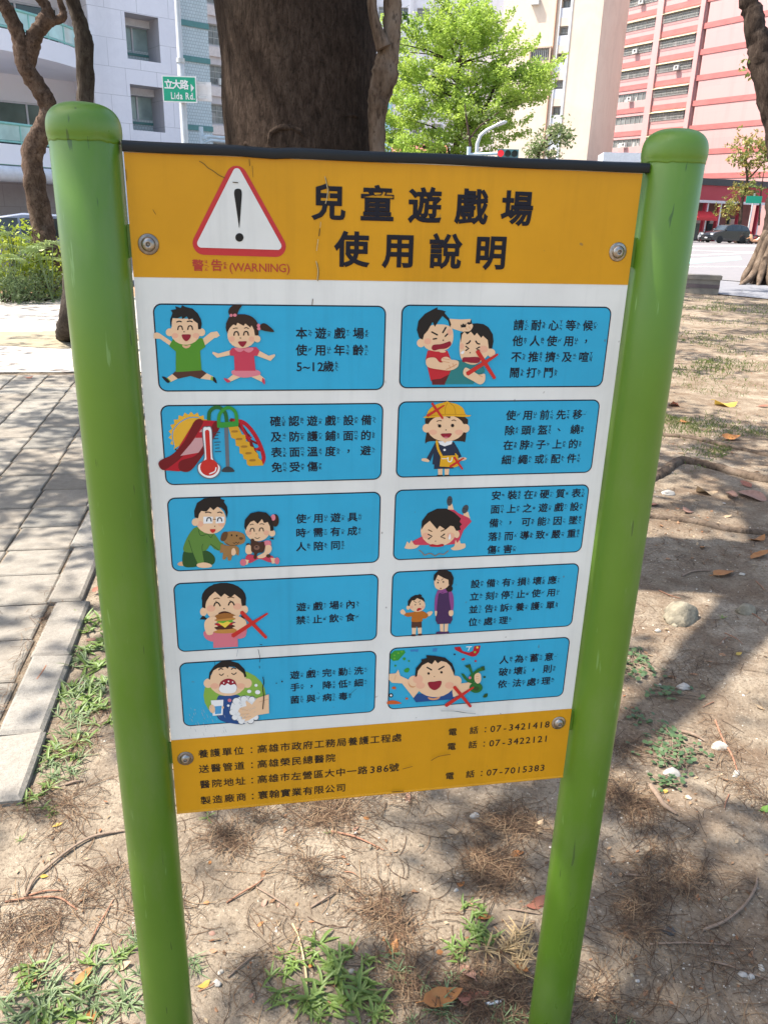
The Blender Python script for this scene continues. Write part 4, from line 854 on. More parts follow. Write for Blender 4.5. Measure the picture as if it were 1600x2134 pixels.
def facade_mat(name, c1, c2, bw, bh, mortar, ms=0.01, nscale=1.5, vein=None, rough=0.6, off=0.5):
    m, nt, b = newmat(name)
    tc = N(nt, 'ShaderNodeTexCoord'); sp = N(nt, 'ShaderNodeSeparateXYZ'); cb = N(nt, 'ShaderNodeCombineXYZ')
    nt.links.new(tc.outputs['Object'], sp.inputs[0])
    ad = N(nt, 'ShaderNodeMath', operation='ADD'); nt.links.new(sp.outputs[0], ad.inputs[0]); nt.links.new(sp.outputs[1], ad.inputs[1])
    nt.links.new(ad.outputs[0], cb.inputs[0]); nt.links.new(sp.outputs[2], cb.inputs[1])
    br = N(nt, 'ShaderNodeTexBrick', Scale=1.0); br.offset = off
    for k, v in (('Mortar Size', ms), ('Brick Width', bw), ('Row Height', bh), ('Color1', (*c1, 1)), ('Color2', (*c2, 1)), ('Mortar', (*mortar, 1)), ('Mortar Smooth', 0.2), ('Bias', 0.0)): br.inputs[k].default_value = v
    nt.links.new(cb.outputs[0], br.inputs['Vector'])
    c = br.outputs[0]
    if vein: c = mixc(nt, ramp(nt, noi(nt, cb.outputs[0], nscale, 7, 0.75, 1.2), [(0.45, 0.0), (0.65, 0.6)]), c, vein)
    st = ramp(nt, noi(nt, coords(nt, 'Object', (0.9, 0.9, 0.07)), 1.0, 5, 0.65), [(0.5, 0.0), (0.8, 0.28)])
    c = mixc(nt, st, c, tuple(x*0.55 for x in c1))
    nt.links.new(c, b.inputs['Base Color']); b.inputs['Roughness'].default_value = rough; return m
def glass(name, c, rough=0.08):
    m, nt, b = newmat(name); b.inputs['Roughness'].default_value = rough; b.inputs['Specular IOR Level'].default_value = 0.7
    cc = ramp(nt, noi(nt, wpos(nt), 0.9, 3, 0.6), [(0.35, c), (0.65, tuple(x*1.6+0.01 for x in c))]); nt.links.new(cc, b.inputs['Base Color']); return m
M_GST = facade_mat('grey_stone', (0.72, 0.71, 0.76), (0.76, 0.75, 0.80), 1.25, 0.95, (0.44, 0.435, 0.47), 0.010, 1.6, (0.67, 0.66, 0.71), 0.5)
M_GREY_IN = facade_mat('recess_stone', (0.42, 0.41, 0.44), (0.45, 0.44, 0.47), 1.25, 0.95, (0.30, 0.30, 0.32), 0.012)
M_GTILE = facade_mat('green_grey_tile', (0.50, 0.57, 0.58), (0.54, 0.61, 0.62), 0.12, 0.12, (0.34, 0.39, 0.40), 0.012)
M_GBAND = mat('green_band', (0.09, 0.24, 0.23), rough=0.4); M_DKGLASS = glass('dark_glass', (0.025, 0.045, 0.045)); M_GRGLASS = glass('green_glass', (0.06, 0.22, 0.17))
M_RAIL = mat('railing_green', (0.25, 0.55, 0.48), rough=0.4); M_WPAINT = mat('white_paint', (0.66, 0.66, 0.69), rough=0.6); M_LAV = mat('balcony_white', (0.80, 0.79, 0.83), (0.75, 0.74, 0.78), scale=0.8, rough=0.6)
M_PGRAN = facade_mat('pinkish_granite', (0.36, 0.32, 0.32), (0.39, 0.35, 0.35), 1.1, 0.8, (0.25, 0.22, 0.22), 0.01, 4.0, (0.33, 0.29, 0.29), 0.5)
# --- grey stone block on the left
dG = Vector((0.88, 0.47)).normalized(); PG = (-8.2, 32.0)
rot, L = facade_frame(PG, dG)
G = empty('stone_building', (PG[0], PG[1], 0), rot, 'pale grey stone building with curved white balconies, green railings and deep square openings', 'building')
xl = L(185, 60)[0]; xr = (L(373, 0)[0]+L(385, 295)[0])/2; top = 15.5
holes = []
for tl, tr, br_, bl in (((262,25),(330,37),(335,131),(267,122)), ((272,174),(339,184),(345,277),(277,270))):
    p = [L(*q) for q in (tl, tr, br_, bl)]
    holes.append(((p[0][0]+p[3][0])/2, (p[1][0]+p[2][0])/2, (p[2][1]+p[3][1])/2, (p[0][1]+p[1][1])/2))
hx0 = min(h[0] for h in holes); hx1 = max(h[1] for h in holes)
holes = [(hx0, hx1, h[2], h[3]) for h in holes]; step = holes[0][2]-holes[1][2]
holes.append((hx0, hx1, holes[0][2]+step, holes[0][3]+step)); holes.append((hx0, hx1, holes[1][2]-step, holes[1][3]-step))
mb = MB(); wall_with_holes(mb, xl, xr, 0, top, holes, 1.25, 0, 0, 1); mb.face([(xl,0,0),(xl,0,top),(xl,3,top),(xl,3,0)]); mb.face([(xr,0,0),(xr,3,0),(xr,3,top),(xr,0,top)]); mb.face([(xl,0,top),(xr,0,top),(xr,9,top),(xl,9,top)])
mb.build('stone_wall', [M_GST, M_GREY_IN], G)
M_PALEG = glass('pale_glass', (0.20, 0.27, 0.27), 0.15)
for a, b, c, e in holes:
    h = e-c; f = MB()
    f.box(a+0.002, b-0.002, 1.15, 1.24, c+0.002, c+h*0.20); f.box(a+0.002, b-0.002, 1.15, 1.24, c+h*0.26, c+h*0.32)
    o = f.build('window', M_GTILE, G)
    f = MB(); f.box(a+0.003, b-0.003, 1.11, 1.239, c+h*0.202, c+h*0.258); f.build('sill', M_GBAND, o)
    f = MB(); f.box(a+0.003, b-0.003, 1.17, 1.238, c+h*0.322, c+h*0.83); f.build('pane', M_PALEG, o)
    f = MB(); f.box(a+0.004, b-0.004, 0.85, 1.237, c+h*0.832, e-0.004); f.build('lintel', M_WPAINT, o)
    f = MB(); f.box(a+(b-a)*0.5, a+(b-a)*0.5+0.06, 1.12, 1.168, c+h*0.262, c+h*0.828); f.build('mullion', M_WPAINT, o)
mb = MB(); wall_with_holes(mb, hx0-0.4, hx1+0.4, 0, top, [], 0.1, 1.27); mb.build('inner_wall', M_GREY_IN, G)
# back wall with sliding windows behind the balconies
z1t = L(157, 205)[1]; zb1 = L(160, 153)[1]; fl = 3.35; zf2 = zb1           # underside of the upper balcony
back = 2.2; xb0 = xl-14
wins = []
for k in (-1, 0, 1, 2):
    zf = zb1-fl+k*fl
    for i, (a, b) in enumerate(((-3.4, -0.35), (-7.4, -4.2), (-11.5, -8.4))):
        if k >= 0: wins.append((xl+a, xl+b, zf+0.25, zf+2.45))
mb = MB(); wall_with_holes(mb, xb0, xl, 0, top, wins, 0.25, back); mb.build('back_wall', M_LAV, G)
for a, b, c, e in wins:
    f = MB()
    for xx in (a, (a+b)/2-0.03, b-0.06): f.box(xx, xx+0.06, back+0.03, back+0.12, c, e)
    f.box(a+0.06, b-0.06, back+0.032, back+0.118, e-0.07, e-0.001); f.box(a+0.06, b-0.06, back+0.032, back+0.118, c+0.001, c+0.06)
    o = f.build('window', M_WPAINT, G)
    g = MB(); g.face([(a, back+0.1, c), (b, back+0.1, c), (b, back+0.1, e), (a, back+0.1, e)]); g.build('pane', M_DKGLASS, o)
# curved balconies
cxb, cyb, rb = xl-6.2, 4.4, 7.65
def arc(r, z, a0=-0.3, a1=0.945, n=34):
    return [(cxb+r*math.sin(a0*1.0+(a1-a0)*i/n), cyb-r*math.cos(a0+(a1-a0)*i/n), z) for i in range(n+1)]
for k in (0, 1, 2):
    zb = zb1-fl+k*fl
    mb = MB(); T = 0.62
    ro = [arc(rb, zb), arc(rb, zb+T), arc(rb-0.16, zb+T), arc(rb-0.16, zb+0.18)]
    for i in range(3): mb.grid([ro[i], ro[i+1]], smooth=(i != 1))
    A0, A1 = arc(rb, zb), [(p[0], back, zb) for p in arc(rb, zb)]; mb.grid([A1, A0], smooth=False)
    A0, A1 = arc(rb-0.16, zb+0.18), [(p[0], back, zb+0.18) for p in arc(rb-0.16, zb)]; mb.grid([A0, A1], smooth=False)
    bal = mb.build('balcony', M_LAV, G)
    mb = MB(); zt = zb+T
    mb.tube(arc(rb-0.08, zt+0.62), 0.045, 6); mb.tube(arc(rb-0.08, zt+0.08), 0.03, 6)
    ps = arc(rb-0.08, zt)
    for p in ps[::3]: mb.tube([p, (p[0], p[1], zt+0.62)], 0.028, 5)
    mb.build('railing', M_RAIL, bal)
    mb = MB(); mb.grid([arc(rb-0.08, zt+0.12), arc(rb-0.08, zt+0.58)]); mb.build('railing_glass', glass('railing_glass', (0.30, 0.44, 0.42), 0.12), bal)
mb = MB(); mb.tube(arc(rb-0.1, zb1-fl-0.28), 0.26, 10); mb.build('canopy_edge', M_WPAINT, G)
mb = MB(); mb.grid([arc(rb-0.02, zb1-fl-0.02), arc(rb-0.02, zb1-fl+0.10)]); mb.build('glass_strip', M_GRGLASS, G)
# ground floor in pinkish granite with a slit window and the glass door
zc = zb1-fl-0.45
s0, s1 = L(14, 330), L(34, 330)
mb = MB(); sl = (s0[0], s1[0], L(24, 366)[1], L(20, 298)[1]); dr = (L(88, 400)[0], L(112, 400)[0], 0.0, L(98, 335)[1])
wall_with_holes(mb, xb0, xl, 0, zc+0.3, [sl, dr], 0.22, 0.9); mb.build('granite_wall', M_PGRAN, G)
f = MB()
for i in range(9): f.box(sl[0], sl[1], 1.0, 1.04, sl[2]+(sl[3]-sl[2])*i/8-0.02, sl[2]+(sl[3]-sl[2])*i/8+0.02)
f.box((sl[0]+sl[1])/2-.02, (sl[0]+sl[1])/2+.02, 0.985, 1.055, sl[2], sl[3])
o = f.build('window', M_WPAINT, G); g = MB(); g.face([(sl[0], 1.1, sl[2]), (sl[1], 1.1, sl[2]), (sl[1], 1.1, sl[3]), (sl[0], 1.1, sl[3])]); g.build('pane', glass('slit_glass', (0.35, 0.36, 0.38), 0.2), o)
g = MB(); g.face([(dr[0], 1.05, 0), (dr[1], 1.05, 0), (dr[1], 1.05, dr[3]), (dr[0], 1.05, dr[3])]); o = g.build('door', M_DKGLASS, G)
g = MB(); g.box(dr[0]+0.002, dr[1]-0.002, 0.93, 1.04, dr[3]*0.62, dr[3]*0.86); g.build('green_sign_panel', mat('mint_panel', (0.25, 0.60, 0.42), rough=0.3), o)
# green-grey tiled wing on its right
tx1 = L(440, 200, 1.2)[0]
mb = MB(); mb.box(xr+0.003, tx1, 1.2, 9, 0, top+4); tw = mb.build('tiled_wing', M_GTILE, G)
for yy in (51, 124, 266):
    z = L(405, yy, 1.2)[1]; mb = MB(); mb.box(xr+0.004, tx1+0.02, 1.15, 1.197, z-0.10, z+0.10); mb.build('band', M_GBAND, tw)
mb = MB(); mb.tube([(xr+0.35, 1.05, 3), (xr+0.35, 1.05, top)], 0.05, 8); mb.build('downpipe', M_WPAINT, G)

# --- generic window unit for the apartment blocks
M_WFRAME = mat('window_frame', (0.38, 0.38, 0.36), rough=0.5); M_DARKIN = glass('dim_window', (0.11, 0.115, 0.115), 0.2); M_BARS = mat('window_bars', (0.48, 0.47, 0.43), rough=0.5)
M_AC = mat('ac_white', (0.55, 0.55, 0.53), rough=0.5); M_ACD = mat('ac_grille', (0.10, 0.10, 0.10), rough=0.6)
WM = {}
def window(parent, x0, x1, z0, z1, y=0.0, bars=True, ac=False, awn=None, frame=None, seed=0):
    w, h = x1-x0, z1-z0; key = (round(w, 2), round(h, 2), bars, ac, bool(awn), seed % 3)
    if key not in WM:
        f = MB(); t = 0.05; nb = max(2, int(round(w/0.9)))
        for i in range(nb+1):
            xx = (w-t)*i/nb; f.box(xx, xx+t, -0.02, 0.07, 0, h)
        f.box(t, w-t, -0.018, 0.068, h-t, h-0.001); f.box(t, w-t, -0.018, 0.068, 0.001, t)
        b_ = MB()
        if bars:
            n = int(w/0.13)
            for i in range(n): b_.box(0.06+(w-0.12)*i/n, 0.06+(w-0.12)*i/n+0.022, -0.32, -0.298, 0.02, h-0.02)
            for j in range(4): b_.box(0, w, -0.324, -0.302, 0.05+(h-0.1)*j/3, 0.05+(h-0.1)*j/3+0.03)
            for xx in (0, w-0.03): b_.box(xx, xx+0.03, -0.30, 0, 0.02, 0.05); b_.box(xx, xx+0.03, -0.30, 0, h-0.05, h-0.02)
        g = MB(); g.face([(0, 0.05, 0), (w, 0.05, 0), (w, 0.05, h), (0, 0.05, h)])
        cl = MB(); rr = random.Random(seed)
        for i in range(int(w*1.3)):
            xx = rr.uniform(0.1, w-0.6); ww = rr.uniform(0.2, 0.5); hh = rr.uniform(0.25, h*0.7); k = rr.random()
            cl.box(xx, xx+ww, 0.02+0.002*i, 0.045, 0.06, hh, 0, (0.3+0.4*k, 0.3+0.35*k, 0.3+0.3*k))
        aw = MB(); aw.face([(-0.08, 0.0, h+0.13), (w+0.08, 0.0, h+0.13), (w+0.08, -0.55, h-0.02), (-0.08, -0.55, h-0.02)]); aw.face([(-0.08, -0.55, h-0.02), (w+0.08, -0.55, h-0.02), (w+0.08, -0.55, h-0.08), (-0.08, -0.55, h-0.08)])
        acm = MB(); acm.box(0, 0.75, -0.62, -0.34, 0, 0.52); acm.lathe([(0.0, 0.0), (0.19, 0.0), (0.19, 0.004)], 14, 0.5, 0)
        for i in range(len(acm.v)-14*3, len(acm.v)): v = acm.v[i]; acm.v[i] = (v[0]-0.12, -0.625-v[2], 0.26+v[1])
        for i in range(len(acm.f)-28, len(acm.f)): acm.m[i] = 1
        WM[key] = (f.mesh('window', M_WFRAME), b_.mesh('grille', M_BARS) if bars else None, g.mesh('pane', M_DARKIN), cl.mesh('stored_things', M_PRINT) if seed % 3 and cl.v else None, aw.mesh('awning', awn) if awn else None, acm.mesh('air_conditioner', [M_AC, M_ACD]) if ac else None)
    F, Bm, Gm, Cm, Am, Ac = WM[key]
    o = inst('window', F, parent, (x0, y, z0)); inst('pane', Gm, o)
    if Bm: inst('grille', Bm, o)
    if Cm: tag(inst('stored_things', Cm, o), kind='stuff')
    if Am: inst('awning', Am, o)
    if Ac: inst('air_conditioner', Ac, o, (w*0.55, 0.0, 0.04))
    return o
def recess_wall(mb, x0, x1, z0, z1, wins, depth=0.18, y=0.0):
    wall_with_holes(mb, x0, x1, z0, z1, wins, depth, y)

# --- grey apartment block seen left of the big trunk
rotW, LW = facade_frame((-15.0, 72.0), dG)
Wb = empty('apartment_building', (-15.0, 72.0, 0), rotW, 'dull pinkish grey apartment block with barred windows, half hidden by the big trunk', 'building', 'apartment blocks across the road')
wx0, wx1 = LW(420, 100)[0]-6, LW(500, 100)[0]+6
fl = 3.1; zz = LW(450, 250)[1] % fl
ws = []
for k in range(0, 9):
    for i in range(4):
        xx = LW(437, 150)[0]-3.4+i*3.4
        ws.append((xx, xx+1.5, zz+k*fl-0.3, zz+k*fl+1.3))
mb = MB(); recess_wall(mb, wx0, wx1, -1, 30, ws, 0.5)
mb.build('wall', facade_mat('grey_pink_render', (0.46, 0.42, 0.42), (0.48, 0.44, 0.44), 6, 3.1, (0.40, 0.36, 0.36), 0.02), Wb)
for k in range(0, 9):
    mb = MB(); mb.box(wx0, wx1, -0.22, -0.003, zz+k*fl-1.2, zz+k*fl-0.45); mb.build('floor_band', mat('pale_band', (0.62, 0.55, 0.52), rough=0.8), Wb)
for i, w in enumerate(ws): window(Wb, *w, y=0.45, bars=True, ac=(i % 5 == 2), seed=i % 3)

# --- white block behind the leafy tree
rotM, LM_ = facade_frame((13.5, 109.0), (0.985, -0.17))
Mb = empty('apartment_building', (13.5, 109.0, 0), rotM, 'whitish grey apartment block behind the bright green tree', 'building', 'apartment blocks across the road')
mx0, mx1 = LM_(760, 100)[0], LM_(1048, 100)[0]
ws = []; fl = 3.15; z0 = LM_(830, 40)[1] % fl
for k in range(9):
    for i in range(6):
        xx = mx0+1.6+i*(mx1-mx0-3.0)/6
        ws.append((xx, xx+(1.25 if i % 2 else 1.7), z0+k*fl-0.1, z0+k*fl+1.25))
mb = MB(); recess_wall(mb, mx0, mx1, 0, 28, ws, 0.25); mb.face([(mx1, 0, 0), (mx1, 9, 0), (mx1, 9, 28), (mx1, 0, 28)]); mb.face([(mx0, 0, 28), (mx1, 0, 28), (mx1, 9, 28), (mx0, 9, 28)])
mb.build('wall', facade_mat('white_render', (0.66, 0.66, 0.70), (0.70, 0.70, 0.74), 8, 3.15, (0.50, 0.50, 0.54), 0.02, 0.4, (0.55, 0.55, 0.58)), Mb)
for i, w in enumerate(ws): window(Mb, *w, y=0.2, bars=(i % 3 != 1), ac=(i % 2 == 0), seed=i % 3)
for i in range(6):
    xx = mx0+0.8+i*(mx1-mx0-3.0)/6; mb = MB(); mb.box(xx, xx+0.4, -0.35, -0.003, 0, 28); mb.build('pilaster', M_WPAINT, Mb)
# --- beige blank gable with one column of small windows
dB = Vector((0.80, -0.60)).normalized()
pB = az(1045, 100); rotB, LB = facade_frame((pB.x, pB.y), dB)
Bb = empty('apartment_building', (pB.x, pB.y, 0), rotB, 'tall blank cream building with one narrow column of stairwell windows', 'building', 'apartment blocks across the road')
bx0, bx1 = LB(1040, 150)[0], (LB(1255, 0)[0]+LB(1226, 320)[0])/2
cx0, cx1 = (LB(1163, 90)[0]+LB(1148, 235)[0])/2, (LB(1181, 90)[0]+LB(1167, 235)[0])/2
ws = []
rowsw = [(0, 40), (56, 94), (110, 150), (166, 205), (219, 258)]
rz = [(LB(1165, b)[1], LB(1165, a)[1]) for a, b in rowsw]
stp = (rz[1][0]-rz[4][0])/3
for k in range(-5, 4): ws.append((cx0, cx1, rz[2][0]+k*stp, rz[2][0]+k*stp+stp*0.70))
mb = MB(); recess_wall(mb, bx0, bx1, 0, 27, ws, 0.7); mb.face([(bx1, 0, 0), (bx1, 12, 0), (bx1, 12, 27), (bx1, 0, 27)]); mb.face([(bx0, 0, 0), (bx0, 0, 27), (bx0, 12, 27), (bx0, 12, 0)]); mb.face([(bx0, 0, 27), (bx1, 0, 27), (bx1, 12, 27), (bx0, 12, 27)])
mb.build('wall', facade_mat('cream_render', (0.68, 0.56, 0.44), (0.70, 0.58, 0.46), 30, 30, (0.55, 0.44, 0.34), 0.002, 0.25, (0.60, 0.47, 0.36), 0.8), Bb)
mb = MB(); mb.box(cx0-0.12, cx0-0.003, -0.08, -0.003, 1, 27); mb.box(cx1+0.003, cx1+0.25, -0.08, -0.003, 1, 27); mb.build('window_strip', M_WPAINT, Bb)
for i, w in enumerate(ws):
    o = window(Bb, w[0]+0.02, w[1]-0.02, w[2]+0.02, w[3]-0.02, y=0.55, bars=(i % 2 == 0), seed=i % 3)
    mb = MB(); mb.box(w[0]+0.003, w[1]-0.003, 0.02, 0.10, w[2]+0.003, w[2]+0.9); mb.build('parapet', M_WPAINT, o).location = (-w[0]-0.02, -0.55, -w[2]-0.02)
px_ = (LB(1158, 20)[0]+LB(1143, 220)[0])/2
mb = MB(); mb.tube([(px_, -0.12, 1), (px_, -0.12, 27)], 0.09, 8); mb.build('drainpipe', mat('rusty_pipe', (0.42, 0.24, 0.16), rough=0.8), Bb)
p, q = LB(1103, 130), LB(1150, 97)
fr = MB(); fr.box(p[0], q[0], -0.5, -0.003, p[1]-0.25, p[1]); fr.box(p[0], q[0], -0.5, -0.003, q[1]-0.15, q[1]); fr.box(p[0], p[0]+0.15, -0.48, -0.004, p[1]+0.002, q[1]-0.152); fr.box(q[0]-0.15, q[0], -0.48, -0.004, p[1]+0.002, q[1]-0.152)
o = fr.build('window', mat('cream_trim', (0.60, 0.46, 0.35), rough=0.8), Bb)
g = MB(); g.face([(p[0]+.15, -0.06, p[1]), (q[0]-.15, -0.06, p[1]), (q[0]-.15, -0.06, q[1]), (p[0]+.15, -0.06, q[1])]); g.build('pane', M_DARKIN, o)
g = MB(); n = 9
for i in range(n): xx = p[0]+.2+(q[0]-p[0]-.4)*i/n; g.box(xx, xx+0.06, -0.30, -0.24, p[1]+.004, q[1]-.156)
g.build('grille', M_BARS, o)
p = LB(1116, 4); mb = MB(); mb.box(p[0]-0.45, p[0]+0.45, -0.4, -0.003, p[1]-0.3, p[1]+0.4); mb.build('air_conditioner', M_AC, Bb)

# --- pink block with red bands
PP = Vector((63.5, 92.5)); dP = Vector((9.3, -22.4)).normalized()
rotP, LP = facade_frame(PP, dP)
Pb = empty('apartment_building', (PP.x, PP.y, 0), rotP, 'big pink apartment block with red floor bands and long barred balcony windows', 'building', 'apartment blocks across the road')
K4 = 3.335
def L4(x, y): return LP(1200+x/K4, y/K4)
zr = [L4(560, 95)[1], L4(545, 265)[1], L4(528, 432)[1], L4(510, 602)[1], L4(495, 770)[1], L4(480, 935)[1]]
fl = (zr[0]-zr[5])/5; zbase = zr[5]
xA0, xA1 = (L4(275, 200)[0]+L4(200, 1000)[0])/2, (L4(552, 150)[0]+L4(450, 1000)[0])/2
xB0, xB1 = (L4(600, 140)[0]+L4(525, 830)[0])/2, (L4(850, 110)[0]+L4(757, 820)[0])/2
xC0, xC1 = (L4(893, 100)[0]+L4(800, 830)[0])/2, (L4(912, 100)[0]+L4(818, 830)[0])/2
xS0, xS1 = (L4(175, 190)[0]+L4(100, 860)[0])/2, (L4(220, 190)[0]+L4(145, 860)[0])/2
xE0, xE1 = xS0-14, L4(1500, 400)[0]+10
hw = fl*0.36
wsA, wsB, wsS = [], [], []
for k in range(-2, 9):
    zc_ = zbase+k*fl+fl*0.50
    wsA.append((xA0, xA1, zc_, zc_+hw)); wsB.append((xB0, xB1, zc_+0.08, zc_+hw+0.08)); wsS.append((xS0, xS1, zc_-0.1, zc_+hw))
M_PINK = facade_mat('pink_render', (0.48, 0.275, 0.268), (0.51, 0.30, 0.288), 20, 3.05, (0.40, 0.21, 0.205), 0.004, 0.35, (0.48, 0.29, 0.28), 0.8)
M_RBAND = mat('red_band', (0.38, 0.11, 0.105), (0.44, 0.15, 0.14), scale=0.7, rough=0.8, stretch=(1, 1, 3))
zt = zbase+9.4*fl
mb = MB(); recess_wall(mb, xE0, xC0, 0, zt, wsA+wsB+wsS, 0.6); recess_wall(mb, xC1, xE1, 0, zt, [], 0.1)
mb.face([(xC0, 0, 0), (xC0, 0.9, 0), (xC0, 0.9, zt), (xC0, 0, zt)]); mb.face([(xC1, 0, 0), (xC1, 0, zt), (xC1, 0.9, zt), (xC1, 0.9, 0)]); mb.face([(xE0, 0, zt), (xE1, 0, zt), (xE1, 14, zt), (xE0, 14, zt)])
mb.build('wall', M_PINK, Pb)
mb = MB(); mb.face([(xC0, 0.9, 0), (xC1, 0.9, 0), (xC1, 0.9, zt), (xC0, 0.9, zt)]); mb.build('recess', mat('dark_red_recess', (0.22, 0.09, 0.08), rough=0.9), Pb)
for k in range(-2, 10):
    z = zbase+k*fl
    mb = MB(); mb.box(xE0, xE1, -0.06, -0.003, z-0.02, z+fl*0.21); mb.build('floor_band', M_RBAND, Pb)
for x0, x1 in ((xS1+0.35, xA0-0.15), (xA1+0.12, xB0-0.12), (xB1+0.2, xC0-0.1)):
    mb = MB(); mb.box(x0, x1, -0.28, -0.065, 0, zt); mb.build('pilaster', M_PINK, Pb)
M_YAWN = mat('yellow_awning', (0.66, 0.62, 0.38), rough=0.5)
for i, w in enumerate(wsA): window(Pb, *w, y=0.12, bars=(i > 3 and i != 4 or i == 4), awn=M_YAWN if i > 3 else None, seed=i % 3+1, ac=(i % 2 == 1))
for i, w in enumerate(wsB): window(Pb, *w, y=0.12, bars=True, awn=M_YAWN, seed=i % 3, ac=(i % 3 == 1))
for i, w in enumerate(wsS): window(Pb, *w, y=0.12, bars=False, seed=i % 3, ac=(i % 2 == 0))

# --- red shop on the corner below the pink block
sA, sB = az(1425, 100), az(1592, 108)
dS = Vector((sB.x-sA.x, sB.y-sA.y)); rotS, LS = facade_frame((sA.x, sA.y), dS)
Sb = empty('shop_building', (sA.x, sA.y, 0), rotS, 'low corner shop with a deep red fascia, dark flat roof and white columns', 'shop')
sw = dS.length; zR = LS(1490, 378)[1]; zF1 = LS(1490, 387)[1]; zF0 = LS(1490, 418)[1]
M_SRED = mat('shop_red', (0.36, 0.025, 0.045), (0.40, 0.04, 0.06), scale=0.5, rough=0.5)
mb = MB(); mb.box(-1, sw, -0.4, 8, zF1+0.002, zR+0.25); mb.build('roof', mat('roof_dark', (0.05, 0.055, 0.06), rough=0.6), Sb)
mb = MB(); mb.box(-0.9, sw-0.1, -0.2, -0.01, zF0, zF1); mb.build('fascia', M_SRED, Sb)
mb = MB(); mb.box(-0.9, sw-0.1, 2.5, 7.9, 0, zF1); mb.build('wall', mat('shop_back', (0.26, 0.10, 0.09), (0.12, 0.06, 0.05), scale=0.6, rough=0.7), Sb)
mb = MB(); mb.box(-0.9, sw-0.1, -0.22, 0.2, zF0-0.28, zF0-0.003); mb.build('lintel', M_WPAINT, Sb)
for t in (0.24, 0.40, 0.66, 0.90):
    mb = MB(); mb.box(sw*t-0.22, sw*t+0.22, 0, 0.4, 0, zF0-0.285); c_ = mb.build('column', M_WPAINT, Sb)
    mb = MB(); mb.box(sw*t-0.24, sw*t-0.02, -0.05, 0.42, 0.01, zF0-0.29); mb.build('red_edging', M_SRED, c_)
mb = MB(); mb.face([(sw*0.02, -1.2, 2.5), (sw*0.30, -1.2, 2.5), (sw*0.30, 0.1, 3.2), (sw*0.02, 0.1, 3.2)]); mb.face([(sw*0.02, -1.2, 2.2), (sw*0.30, -1.2, 2.2), (sw*0.30, -1.2, 2.5), (sw*0.02, -1.2, 2.5)]); mb.build('awning', mat('awning_red', (0.55, 0.03, 0.04), rough=0.6), Sb)
for t in (0.12, 0.32, 0.53, 0.78):
    mb = MB(); mb.box(sw*t-0.8, sw*t+0.8, 2.36, 2.497, 0.05, 2.6); o = mb.build('shop_window', M_DKGLASS, Sb)
    mb = MB(); mb.box(sw*t-0.6, sw*t+0.6, 2.25, 2.357, 1.9, 2.5); mb.build('poster', mat('poster', (0.55, 0.42, 0.35), (0.30, 0.25, 0.25), scale=3, rough=0.6), o)
# pale blue shed roof and red-white awning shop peeping over the board
p = pt(1322, 338, 90); mb = MB(); mb.box(-3.0, 3.0, 0, 4, 0, p.z); o = empty('shed', (p.x, p.y, 0), -0.3, 'pale blue metal shed wall beside the right green post', 'shed'); mb.build('wall', mat('blue_metal', (0.36, 0.46, 0.56), rough=0.5), o)
zt_ = pt(1322, 319, 90).z; mb = MB(); mb.box(-3.2, 3.2, -0.4, 4.2, p.z+0.003, zt_); mb.build('roof', mat('white_metal', (0.6, 0.62, 0.65), rough=0.5), o); mb = MB(); mb.box(2.5, 3.6, -0.55, -0.41, p.z-1.5, p.z-0.1); mb.build('red_panel', M_SRED, o)
p = pt(830, 318, 88); zt_ = pt(830, 298, 88).z; o = empty('awning_shop', (p.x, p.y, 0), -0.1, 'low shop with a red and white awning under the leafy tree', 'shop')
mb = MB(); mb.box(-4, 5, 0.5, 5, 0, zt_+0.5); mb.build('wall', M_WPAINT, o)
mb = MB(); mb.face([(-4, -1.2, zt_-1.2), (5, -1.2, zt_-1.2), (5, 0.49, zt_), (-4, 0.49, zt_)]); mb.face([(-4, -1.2, zt_-1.7), (5, -1.2, zt_-1.7), (5, -1.2, zt_-1.2), (-4, -1.2, zt_-1.2)]); mb.build('awning', mat('awning_rose', (0.55, 0.10, 0.10), (0.6, 0.2, 0.18), scale=1, rough=0.6), o)
# ================================================================ STREET FURNITURE
M_GALV = mat('galvanised', (0.46, 0.48, 0.49), (0.56, 0.58, 0.59), scale=3, rough=0.45, metal=0.3)
M_SGREEN = mat('street_sign_green', (0.0, 0.30, 0.17), (0.005, 0.33, 0.19), rough=0.4); M_SWHITE = mat('street_sign_white', (0.80, 0.80, 0.80), rough=0.5)
D = 27.0
pp = pt(386, 300, D); e = empty('street_sign', (pp.x, pp.y, 0), -0.16, 'green street name sign with white lettering on a galvanised pole', 'street sign')
ztop = pt(372, -20, D).z
mb = MB(); mb.tube([(0, 0, 0), (0, 0, pt(383, 126, D).z), (0.0, 0, pt(383, 122, D).z), (0, 0, ztop)], [0.115, 0.105, 0.085, 0.08], 14); mb.build('pole', M_GALV, e)
mb = MB(); zc = pt(383, 126, D).z; mb.tube([(0, 0, zc-0.07), (0, 0, zc+0.05)], 0.125, 14); mb.build('pole_collar', M_GALV, e)
zs0, zs1 = pt(380, 213, D).z, pt(380, 163, D).z; W = 0.94; xo = -0.03; h = zs1-zs0; x0 = xo-W/2
mb = MB(); mb.box(x0-0.03, x0+W+0.03, -0.20, -0.165, zs0-0.03, zs1+0.03); sg = mb.build('sign_plate', M_SWHITE, e)
mb = MB(); mb.box(x0, x0+W, -0.204, -0.2005, zs0, zs1); mb.build('green_field', M_SGREEN, sg)
mb = MB(); mb.box(x0+W*0.62, x0+W+0.42, 0.02, 0.06, zs0+0.05, zs1-0.08); mb.build('second_plate', M_SWHITE, e)
